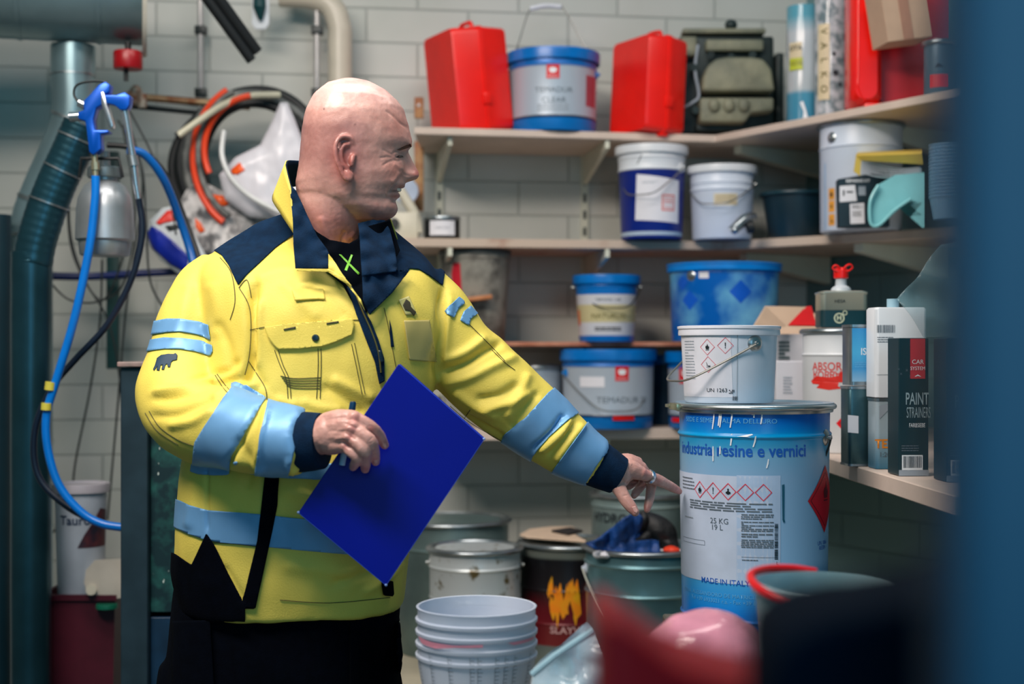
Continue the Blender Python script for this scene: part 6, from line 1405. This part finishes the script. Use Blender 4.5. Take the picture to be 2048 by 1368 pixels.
# ---- head
S0 = 2.33 / F
fpy = [150, 157, 163, 183, 204, 218, 246, 260, 272, 281, 292, 303, 319, 334, 347, 356, 363, 370, 376, 381, 386, 392, 400, 410, 419, 429, 436, 441]
fpx = [690, 697, 738, 775, 797, 807, 816, 819, 822, 824, 821, 813, 811, 810, 810, 809, 809, 810, 806, 803, 799, 798, 790, 794, 796, 791, 781, 766]
bpy_ = [150, 157, 168, 190, 221, 256, 281, 306, 325, 350, 365, 385, 400, 418, 441]; bpx = [690, 693, 654, 628, 612, 605, 603, 601, 599, 595, 592, 594, 604, 640, 700]
wpy = [156.8, 160, 165, 180, 200, 230, 260, 290, 320, 350, 375, 395, 415, 430, 441]; wpx = [0, 22, 40, 66, 82, 92, 95, 94, 91, 86, 80, 73, 62, 48, 32]
HROWS = 150; HSEG = 180
rows = []
for i in range(HROWS + 1):
    t = i / HROWS; py = 157 + (441 - 157) * (1 - math.cos(t * math.pi * .5)) if t < .5 else None
    py = 157 + 284 * (t ** 1.5 if t < 1 else 1)
    f_ = np.interp(py, fpy, fpx); b_ = np.interp(py, bpy_, bpx); w_ = np.interp(py, wpy, wpx)
    if py < 162: k = math.sqrt(max(0, (py - 157) / 5)); f_ = 696 + (np.interp(162, fpy, fpx) - 696) * k; b_ = 696 + (np.interp(162, bpy_, bpx) - 696) * k; w_ = np.interp(162, wpy, wpx) * k
    xc = b_ + (f_ - b_) * np.interp(py, [157, 220, 330, 400, 441], [.5, .46, .42, .46, .52])
    ne = np.interp(py, [298, 303, 312, 319, 334, 342, 350, 356, 360, 364], [0, 4, 10, 14, 23, 28, 29, 26, 13, 0]); ns = np.interp(py, [303, 319, 334, 350, 360], [8, 10, 13, 17, 17])
    r = []
    for k in range(HSEG):
        a = 2 * math.pi * k / HSEG; ca, sa = math.cos(a), math.sin(a)
        e = 2.25 if ca < 0 else np.interp(py, [200, 300, 350, 441], [2.2, 2.1, 2.25, 2.3])
        cx_, sy_ = math.copysign(abs(ca) ** (2 / e), ca), math.copysign(abs(sa) ** (2 / e), sa)
        x = xc + (f_ - xc if ca > 0 else xc - b_) * cx_; y = w_ * sy_
        if ca > 0:
            x += ne * math.exp(-(y / ns) ** 2)
            x += 7 * math.exp(-((abs(y) - 15) / 6.5) ** 2 - ((py - 350) / 7) ** 2)                     # nostril wings
            x -= 9 * math.exp(-((abs(y) - 33) / 13) ** 2 - ((py - 311) / 9) ** 2)                      # eye sockets
            x += 4 * math.exp(-((abs(y) - 34) / 11) ** 2 - ((py - 312) / 4.5) ** 2)                    # eyeball
            x += 4 * math.exp(-((abs(y) - 32) / 22) ** 2 - ((py - 290) / 7) ** 2)                      # brow
            x += 4.5 * math.exp(-((abs(y) - 44) / 16) ** 2 - ((py - 340) / 13) ** 2)                    # cheek
            y += math.copysign(3 * math.exp(-((abs(y) - 62) / 22) ** 2 - ((py - 352) / 20) ** 2), y) if abs(y) > 1 else 0
            if abs(y) < 44: x -= 19 * math.exp(-(y / 30) ** 4) * math.exp(-((py - 381.5 + abs(y) * .12) / 4.6) ** 2)   # open mouth
            x += 2.2 * math.exp(-(y / 24) ** 2) * (math.exp(-((py - 373) / 3.5) ** 2) + 1.6 * math.exp(-((py - 390) / 4) ** 2))
        z = (436 - py)
        r.append(Vector(((x - 696) * S0, y * S0, z * S0)))
    rows.append(r)
headg = loft(rows)
HM = T(*P(696, 436, 2.33)) @ Rm(7, 'Z')
headg = xf(headg, HM)
hp_ = lambda x, y, py: HM @ Vector(((x - 696) * S0, y * S0, (436 - py) * S0))
# ear
def earg(sg):
    y0 = -90 * sg; o = 1 * sg
    el = []
    out_pts = [(705, 300), (700, 291), (690, 288), (680, 291), (673, 302), (671, 318), (674, 336), (680, 350), (686, 362), (693, 369), (700, 366), (704, 357)]
    lift_ = [2, 5, 9, 13, 16, 17, 16, 13, 10, 7, 4, 2]
    el.append(tube([hp_(x, y0 - l * o, p) for (x, p), l in zip(out_pts, lift_)], [.0028, .0036, .004, .0042, .0042, .0042, .004, .0038, .0042, .0052, .0045, .003], 12, smooth=4))
    el.append(tube([hp_(x, y0 - l * o, p) for x, p, l in ((698, 303, 4), (688, 305, 8), (682, 316, 10), (683, 332, 9), (690, 346, 7), (698, 348, 4))], [.003, .0034, .0034, .0032, .003, .0028], 10, smooth=4))
    el.append(tube([hp_(x, y0 - l * o, p) for x, p, l in ((706, 322, 2), (703, 334, 5), (703, 344, 4))], [.004, .0045, .0035], 10, smooth=4))
    pl = [hp_(x * .93 + 690 * .07, y0 - (l * .55 - 1) * o, p * .93 + 328 * .07) for (x, p), l in zip(out_pts, lift_)]
    pl2 = [hp_(x, y0 + 12 * o, p) for x, p in out_pts]
    el.append(loft([pl2, pl]))
    el.append(ball(hp_(695, y0 - 6 * o, 360), .0065, 1, .6, 1.2))
    return el
neck = tube([P(662, 560, 2.40), P(660, 500, 2.372), P(656, 455, 2.350), P(660, 400, 2.336), P(668, 330, 2.333)], [.074, .062, .0620, .0635, .063], 40, smooth=5, flat=.88, ref=(1, 0, 0))
shoulders = tube([P(500, 560, 2.39), P(600, 520, 2.39), P(662, 505, 2.385), P(730, 520, 2.39), P(800, 560, 2.39)], [.034, .040, .046, .040, .034], 24, smooth=4)
HV, HF = remesh([headg, neck, shoulders] + earg(1) + earg(-1), .0019, 7, .5)
HT = tris(HF); HN = vnorm(HV, HT)
HFOLD = [([(812, 254), (800, 246), (786, 232), (770, 220)], -.0012, 2.5), ([(818, 262), (812, 250)], -.0012, 2.5),
         ([(786, 310), (774, 304), (764, 298)], -.0012, 1.8), ([(785, 315), (772, 314), (760, 316)], -.0012, 1.8), ([(787, 320), (776, 324), (764, 332)], -.0012, 1.8), ([(806, 318), (796, 322), (786, 319)], -.0012, 1.6),
         ([(785, 306), (794, 303), (806, 306)], -.0014, 1.6), ([(790, 314), (797, 312), (805, 314)], -.0008, 1.4), ([(786, 328), (796, 332), (802, 340)], .0012, 4),
         ([(806, 346), (800, 356), (790, 368), (782, 378), (778, 390)], -.0026, 3.2), ([(800, 345), (792, 356), (782, 366)], .0016, 5), ([(772, 370), (770, 385), (774, 400)], -.001, 3),
         ([(803, 338), (806, 345), (812, 350), (822, 352)], -.0012, 2), ([(800, 404), (790, 405), (782, 402)], -.0018, 3), ([(690, 460), (684, 480), (690, 490)], -.003, 4), ([(710, 462), (700, 478)], .002, 4),
         ([(700, 385), (740, 402), (776, 408)], -.0012, 10), ([(640, 430), (655, 470), (665, 490)], .0025, 7)]
HV = fold(HV, HN, HFOLD); HN = vnorm(HV, HT)
HV = HV + HN * np.array([mn.noise(Vector(v) * 60) * .0006 + mn.noise(Vector(v) * 180) * .00025 for v in HV])[:, None]
# ---- hands
def chain(pts, rs, seg=14, sm=5, flat=1.0, ref=None): return join(tube([P(*p) for p in pts], rs, seg, smooth=sm, flat=flat, ref=ref), ball(P(*pts[-1]), rs[-1] * .99), ball(P(*pts[0]), rs[0] * .98))
RHg = [
 chain([(600, 882, 2.10), (640, 874, 2.085), (662, 868, 2.075)], [.034, .033, .031], 24, 4, .8),
 # metacarpals
 chain([(655, 845, 2.072), (680, 838, 2.058), (707, 836, 2.048)], [.0155, .0145, .0115]), chain([(655, 858, 2.068), (680, 853, 2.052), (706, 855, 2.040)], [.0165, .0150, .0118]),
 chain([(655, 872, 2.068), (678, 870, 2.052), (700, 872, 2.041)], [.0165, .0150, .0112]), chain([(652, 888, 2.072), (672, 888, 2.058), (692, 891, 2.047)], [.0155, .0140, .0105]),
 chain([(652, 866, 2.085), (676, 864, 2.076), (692, 864, 2.07)], [.028, .026, .018], 24, 4, .8),
 # fingers
 chain([(708, 836, 2.048), (728, 845, 2.046), (744, 856, 2.050), (755, 866, 2.060), (763, 878, 2.072), (769, 890, 2.080)], [.0108, .0095, .0095, .0084, .0080, .0066]),
 chain([(705, 855, 2.041), (724, 868, 2.034), (741, 883, 2.034), (746, 896, 2.046), (749, 910, 2.062), (751, 923, 2.076)], [.0112, .0098, .0100, .0088, .0083, .0068]),
 chain([(699, 871, 2.042), (715, 886, 2.032), (729, 901, 2.031), (731, 913, 2.044), (731, 927, 2.060), (730, 938, 2.074)], [.0108, .0096, .0098, .0086, .0080, .0066]),
 chain([(690, 890, 2.048), (702, 903, 2.040), (713, 915, 2.040), (711, 925, 2.052), (706, 934, 2.066)], [.0098, .0086, .0086, .0076, .0062]),
 # thumb, behind the pen and the folder
 chain([(660, 846, 2.085), (684, 846, 2.100), (702, 852, 2.118), (722, 862, 2.122)], [.0150, .0125, .0110, .0090])]
def kb(x, y, Y, r): return ball(P(x, y, Y), r)
RHg += [kb(708, 836, 2.044, .0105), kb(706, 855, 2.036, .0108), kb(699, 872, 2.037, .0102), kb(691, 891, 2.044, .0092)]
RV, RF = remesh(RHg, .0014, 3, .5)
LHg = [
 chain([(1185, 925, 2.425), (1215, 940, 2.428), (1232, 948, 2.430)], [.031, .029, .027], 24, 4, .9),
 chain([(1232, 942, 2.430), (1255, 938, 2.435), (1280, 946, 2.440)], [.021, .019, .0125], 20), chain([(1232, 938, 2.44), (1256, 929, 2.452), (1281, 936, 2.462)], [.020, .017, .0118], 20),
 chain([(1232, 936, 2.455), (1252, 924, 2.472), (1274, 925, 2.486)], [.018, .0155, .0105], 20), chain([(1230, 938, 2.465), (1248, 924, 2.488), (1264, 922, 2.505)], [.016, .0140, .0098], 20),
 # index, pointing
 chain([(1279, 946, 2.440), (1298, 953, 2.452), (1317, 961, 2.468), (1330, 967, 2.480), (1343, 974, 2.494), (1352, 979, 2.505), (1359, 983, 2.512)], [.0118, .0102, .0104, .0090, .0086, .0072, .0052]),
 # middle, hanging down
 chain([(1283, 938, 2.462), (1294, 951, 2.478), (1302, 968, 2.486), (1301, 984, 2.482), (1299, 998, 2.476), (1296, 1010, 2.470), (1294, 1019, 2.466)], [.0110, .0095, .0095, .0084, .0082, .0074, .0060]),
 # ring and little, curled under
 chain([(1275, 926, 2.486), (1286, 944, 2.502), (1288, 962, 2.506), (1281, 974, 2.494), (1272, 985, 2.480), (1268, 991, 2.473)], [.0100, .0090, .0088, .0078, .0074, .0060]),
 chain([(1265, 923, 2.505), (1274, 940, 2.52), (1273, 957, 2.52), (1264, 968, 2.506), (1258, 974, 2.496)], [.0092, .0080, .0078, .0070, .0056]),
 # thumb
 chain([(1222, 958, 2.428), (1234, 972, 2.418), (1243, 986, 2.412), (1252, 1001, 2.408), (1262, 1014, 2.406), (1270, 1024, 2.405)], [.0165, .0135, .0115, .0108, .0100, .0076])]
LHg.append(loft([[P(1234, 950, 2.43), P(1240, 975, 2.425), P(1262, 962, 2.44), P(1276, 950, 2.445)], [P(1234, 940, 2.46), P(1246, 972, 2.46), P(1266, 958, 2.475), P(1276, 940, 2.48)]]))
LV, LF = remesh(LHg, .0014, 3, .5)
def hsk(V, Fc, folds):
    Tt = tris(Fc); N = vnorm(V, Tt); V = fold(V, N, folds); N = vnorm(V, Tt)
    return V + N * np.array([mn.noise(Vector(v) * 140) * .0004 + mn.noise(Vector(v) * 320) * .0002 for v in V])[:, None]
RV = hsk(RV, RF, [([(738, 851), (746, 853)], -.0008, 1.2), ([(735, 884), (742, 878), (746, 874)], -.0008, 1.2), ([(734, 886), (744, 886)], -.0006, 1.2), ([(724, 904), (733, 896)], -.0008, 1.2), ([(722, 900), (731, 893)], -.0006, 1.2),
                  ([(672, 845), (700, 838)], .0012, 4), ([(672, 862), (698, 856)], .0010, 4), ([(670, 878), (694, 874)], .0010, 4), ([(690, 846), (716, 858)], -.0016, 3), ([(688, 864), (712, 880)], -.0016, 3), ([(684, 882), (702, 898)], -.0016, 3)])
LV = hsk(LV, LF, [([(1312, 956), (1318, 966)], -.0007, 1.2), ([(1309, 955), (1315, 965)], -.0005, 1.0), ([(1246, 992), (1256, 990)], -.0008, 1.2), ([(1252, 966), (1262, 968), (1276, 966)], -.0025, 3), ([(1236, 952), (1250, 966)], -.0012, 4), ([(1256, 924), (1264, 930)], .0008, 4)])
# ---- rest of the body, mostly inside the clothes
bodyg = [loft([ring(py, c - a, c + a, b, 2.37) for py, c, a, b in ((1330, 560, 180, .115), (1200, 585, 195, .12), (1000, 595, 185, .12), (800, 630, 180, .11), (650, 645, 180, .10), (560, 648, 150, .08))]),
         tube([P(x, y, Y + .01) for x, y, Y, r in AR[:9]] + [P(640, 880, 2.088)], [.038, .042, .045, .042, .038, .036, .034, .032, .030, .029], 20, smooth=3), tube([P(x, y, Y) for x, y, Y, r in AL] + [P(1230, 947, 2.43)], [.038, .042, .044, .042, .038, .034, .030, .026, .025], 20, smooth=3),
         tube([Vector((-.46, 2.36, .95)), Vector((-.47, 2.35, .50)), Vector((-.48, 2.37, .06))], [.085, .055, .04], 20, smooth=4), tube([Vector((-.30, 2.38, .95)), Vector((-.26, 2.38, .50)), Vector((-.25, 2.39, .06))], [.070, .055, .04], 20, smooth=4)]
BV, BF = remesh(bodyg, .009, 2, .5)
def cat3(*gs):
    V, Fc, n = [], [], 0
    for v, f in gs: V.append(v); Fc += [tuple(i + n for i in t) for t in f]; n += len(v)
    return np.concatenate(V), Fc
AV, AF = cat3((HV, HF), (RV, RF), (LV, LF), (BV, BF))
def skinmat():
    m = bpy.data.materials.new('skin'); m.use_nodes = True; nt = m.node_tree; b = nt.nodes['Principled BSDF']
    at_ = nt.nodes.new('ShaderNodeAttribute'); at_.attribute_name = 'tone'
    tc = nt.nodes.new('ShaderNodeTexCoord'); n = nt.nodes.new('ShaderNodeTexNoise'); n.inputs['Scale'].default_value = 45; n.inputs['Detail'].default_value = 9; n.inputs['Roughness'].default_value = .65
    nt.links.new(tc.outputs['Object'], n.inputs['Vector'])
    r = nt.nodes.new('ShaderNodeValToRGB'); r.color_ramp.elements[0].position = .3; r.color_ramp.elements[0].color = (.80, .70, .70, 1); r.color_ramp.elements[1].position = .7; r.color_ramp.elements[1].color = (1.08, 1.05, 1.05, 1)
    nt.links.new(n.outputs['Fac'], r.inputs[0])
    mx = nt.nodes.new('ShaderNodeMix'); mx.data_type = 'RGBA'; mx.blend_type = 'MULTIPLY'; mx.inputs[0].default_value = 1
    nt.links.new(at_.outputs['Color'], mx.inputs[6]); nt.links.new(r.outputs[0], mx.inputs[7]); nt.links.new(mx.outputs[2], b.inputs['Base Color'])
    b.inputs['Roughness'].default_value = .36; b.inputs['Subsurface Weight'].default_value = .12; b.inputs['Subsurface Radius'].default_value = (.012, .005, .003); b.inputs['Subsurface Scale'].default_value = .5
    n2 = nt.nodes.new('ShaderNodeTexNoise'); n2.inputs['Scale'].default_value = 520; n2.inputs['Detail'].default_value = 4; nt.links.new(tc.outputs['Object'], n2.inputs['Vector'])
    bp = nt.nodes.new('ShaderNodeBump'); bp.inputs['Strength'].default_value = .25; bp.inputs['Distance'].default_value = .001; nt.links.new(n2.outputs['Fac'], bp.inputs['Height']); nt.links.new(bp.outputs[0], b.inputs['Normal'])
    return m
body = add('body', ([Vector(v) for v in AV], AF), skinmat(), man, world=True, auto=False)
qa = proj(AV)
base = np.array(lin((210, 164, 152))[:3]); tone = np.tile(base, (len(AV), 1))
def blend(col, w):
    global tone
    c = np.array(lin(col)[:3]); w = np.clip(w, 0, 1)[:, None]; tone = tone * (1 - w) + c * w
nh = len(HV); isH = np.arange(len(AV)) < nh
def gs(cx_, cy_, rx, ry): return np.exp(-((qa[:, 0] - cx_) / rx) ** 2 - ((qa[:, 1] - cy_) / ry) ** 2) * isH
blend((232, 204, 198), .6 * isH * np.clip((225 - qa[:, 1]) / 50, 0, 1))  # paler crown: light from above painted into the skin colour
blend((158, 114, 108), .85 * isH * np.clip((qa[:, 1] - 215) / 40, 0, 1) * np.clip((372 - qa[:, 1]) / 60, 0, 1) * np.clip((760 - qa[:, 0]) / 60, 0, 1))   # stubble hair
blend((196, 112, 104), .8 * gs(837, 346, 14, 14)); blend((206, 108, 98), .55 * gs(690, 328, 26, 44)); blend((206, 128, 112), .5 * gs(790, 345, 26, 22)); blend((176, 96, 92), .7 * gs(800, 374, 12, 4) + .7 * gs(792, 392, 12, 5))
blend((196, 116, 108), .5 * isH * np.clip((qa[:, 1] - 400) / 40, 0, 1)); blend((60, 20, 20), 1.0 * gs(790, 382, 8, 2.4))
blend((206, 116, 100), .35 * gs(800, 250, 26, 30)); blend((90, 50, 46), .6 * gs(697, 328, 5, 12)); blend((90, 56, 50), .9 * gs(648, 218, 2.2, 2.2)); blend((110, 66, 60), .8 * gs(710, 249, 2, 2.2))
hm = ~isH
for cx_, cy_, rr in ((709, 837, 9), (706, 856, 8), (700, 873, 8), (692, 892, 8), (768, 890, 9), (750, 922, 9), (730, 938, 8), (744, 855, 7), (1357, 983, 16), (1268, 1020, 9), (1294, 1016, 10), (1292, 946, 9), (1317, 961, 7)):
    blend((204, 112, 108), .5 * hm * np.exp(-((qa[:, 0] - cx_) ** 2 + (qa[:, 1] - cy_) ** 2) / rr ** 2))
ca = body.data.color_attributes.new('tone', 'FLOAT_COLOR', 'POINT')
ca.data.foreach_set('color', np.concatenate([tone, np.ones((len(tone), 1))], 1).astype(np.float32).ravel())
hb_ = BVHTree.FromPolygons([Vector(v) for v in HV], [tuple(int(i) for i in t) for t in HT])
handb = BVHTree.FromPolygons([Vector(v) for v in AV[nh:]], [tuple(int(i) for i in t) for t in tris([tuple(k - nh for k in f) for f in AF[len(HF):]])])
M_BROW = mat('brow_hair', (96, 62, 50), .7)
def hdecal(name, pts, m, lift=.0008, th=.0006, me=2.5, bv=None, label=None, follow=2): return sheet(name, [(a, b, 2.30) for a, b in pts], m, body, th, lift, me, label, bv or hb_, None, follow)
hdecal('eyebrow', [(794, 300), (806, 294), (820, 287), (824, 289), (823, 294), (812, 297), (800, 301)], M_BROW, .0012)
hdecal('eye', [(791, 314), (797, 311), (804, 311), (807, 314), (800, 316)], mat('dark_eye', (30, 20, 20), .15), .0005)
add('teeth', tube([hp_(x, y, 378.5) for x, y in ((786, -20), (794, -13), (798, -5), (799, 0), (798, 5), (794, 13), (786, 20))], .0032, 10, smooth=3), mat('teeth', (236, 228, 214), .25), body, world=True)
M_NAIL = mat('fingernail', (222, 170, 160), .2)
for pts in ([(765, 884), (772, 888), (774, 895), (770, 898), (765, 892)], [(1264, 1014), (1271, 1012), (1276, 1020), (1274, 1027), (1268, 1024)], [(747, 921), (756, 920), (757, 927), (750, 930)]):
    hdecal('fingernail', pts, M_NAIL, .0004, .0004, 2, handb)
# finger ring
r0 = P(1298.5, 953.5, 2.4525); dd = (P(1317, 961, 2.468) - P(1298, 953, 2.452)).normalized(); s_ = dd.cross(Vector((0, 0, 1))).normalized(); u_ = s_.cross(dd)
t = add('finger_ring', xf(lathe([(.0106, -.004), (.0122, -.0036), (.0126, 0), (.0122, .0036), (.0106, .004), (.0106, -.004)], 36), frame(r0, s_, u_, dd)), mat('silver_ring', (200, 204, 208), .18, 1.0), None, world=True)
tag(t, 'wide silver ring on the pointing index finger', 'ring')

# ---- trousers and boots
TRR = [(1120, 372, 790, .135, 2.36), (1160, 356, 798, .145, 2.36), (1215, 350, 800, .150, 2.36), (1290, 340, 800, .150, 2.36), (1368, 330, 800, .148, 2.36), (1430, 322, 800, .140, 2.36)]
legs = [tube([P(440, 1330, 2.36), P(432, 1500, 2.35), Vector((-.475, 2.35, .5)), Vector((-.485, 2.37, .10))], [.10, .105, .082, .078], 28, smooth=5), tube([P(700, 1330, 2.37), P(705, 1500, 2.37), Vector((-.262, 2.38, .5)), Vector((-.255, 2.39, .10))], [.085, .092, .080, .078], 28, smooth=5)]
TV, TF = remesh([loft([ring(*r) for r in interp_rows(TRR)])] + legs, .008, 5, .5)
TT = tris(TF); TN = vnorm(TV, TT)
TV = TV + TN * np.array([mn.noise(Vector(v) * 9) * .006 for v in TV])[:, None]
trs = add('trousers', ([Vector(v) for v in TV], TF), M_BLKF, man, world=True, auto=False, label='black work trousers')
tb = BVHTree.FromPolygons([Vector(v) for v in TV], [tuple(int(i) for i in t) for t in TT])
sheet('yellow_tab', [(372, 1316, 2.2), (384, 1308, 2.2), (386, 1306, 2.2), (396, 1330, 2.2), (394, 1336, 2.2), (388, 1348, 2.2), (384, 1346, 2.2), (378, 1330, 2.2)], M_YEL, trs, .0015, .003, 4, 'small yellow tab', bv=tb, follow=2)
sheet('pocket', [(700, 1235, 2.2), (796, 1225, 2.2), (806, 1310, 2.2), (790, 1400, 2.2), (700, 1400, 2.2)], M_BLKF, trs, .003, .006, 8, bv=tb, follow=2)
sheet('pocket', [(306, 1232, 2.2), (420, 1240, 2.2), (430, 1400, 2.2), (316, 1400, 2.2)], M_BLKF, trs, .003, .008, 8, bv=tb, outline=[(345, 1242), (420, 1240), (430, 1400), (345, 1400)], follow=2)
for x, y in ((-.487, 2.36), (-.253, 2.38)):
    add('boot', loft([[Vector((x + a * k, y - .06 + b * kb_ - oy, z)) for a, b in rrect(.052, .14, .05)] for z, k, kb_, oy in ((0.001, 1, 1, 0), (.03, 1.02, 1.01, 0), (.06, .98, .98, 0), (.085, .92, .62, -.04), (.13, .9, .45, -.055), (.16, .88, .42, -.06))]), mat('boot_leather', (26, 24, 24), .5), man, world=True)

# ---- folder and pen
fold_t = thing('folder', 'royal blue hardback folder held tilted against the jacket by the man', 'folder', P(782, 950, 2.11))
A_, B_, C_, D_ = P(797, 728, 2.125), P(968, 878, 2.118), P(772, 1170, 2.085), P(597, 1025, 2.092)
def slab4(pts, n0, n1, name, m, bev=.0015):
    nrm = (pts[1] - pts[0]).cross(pts[3] - pts[0]).normalized()
    if nrm.y > 0: nrm = -nrm
    bm = bmesh.new(); vs = [bm.verts.new(p + nrm * n0) for p in pts] + [bm.verts.new(p + nrm * n1) for p in pts]
    for f in ((0, 1, 2, 3), (7, 6, 5, 4), (0, 4, 5, 1), (1, 5, 6, 2), (2, 6, 7, 3), (3, 7, 4, 0)): bm.faces.new([vs[i] for i in f])
    bmesh.ops.recalc_face_normals(bm, faces=bm.faces[:])
    if bev: bmesh.ops.bevel(bm, geom=bm.edges[:], offset=bev, segments=2, profile=.5, affect='EDGES')
    return add(name, out(bm), m, fold_t, smooth=False, world=True)
M_FOL = mat('royal_blue_board', (0, 12, 132), .35, var=.05, scale=5, spec=.15)
slab4([A_, B_, C_, D_], -.002, .0012, 'front_cover', M_FOL, .001)
k = Vector((0.0022, .0, .0018))
slab4([p + k * 1.0 for p in (A_, B_, C_, D_)], -.016, -.0125, 'back_cover', M_FOL, .001)
ce = (A_ + C_) / 2
slab4([ce + (p - ce) * .975 for p in (A_, B_, C_, D_)], -.0122, -.0024, 'pages', mat('folder_pages', (206, 206, 214), .6), 0)
M_EDGE = mat('edge_highlight', (120, 150, 205), .5)  # highlights on the cover edges and corners put in as lighter blue
for a, b, n_ in ((B_, C_, 'edge_highlight'), (C_, D_, 'edge_highlight'), (A_, B_, 'edge_highlight')):
    add(n_, tube([a.lerp(b, .01), b.lerp(a, .01)], .0009, 6), mat('blue_edge', (40, 70, 190), .3), fold_t, world=True)
for c in (D_, C_, B_): add('corner_highlight', ball(c, .0022), M_EDGE, fold_t, world=True)
pen = thing('pen', 'light blue pen with a dark cap held in the hand over the folder', 'pen', P(706, 805, 2.092))
add('pen_barrel', tube([P(704, 818, 2.083), P(684, 930, 2.088)], .0046, 14), mat('pen_barrel', (150, 190, 222), .3), pen, world=True)
add('pen_cap', tube([P(706, 803, 2.082), P(706, 806, 2.082), P(704, 819, 2.083)], [.0036, .0048, .0052], 14), mat('pen_cap', (10, 52, 86), .3), pen, world=True)
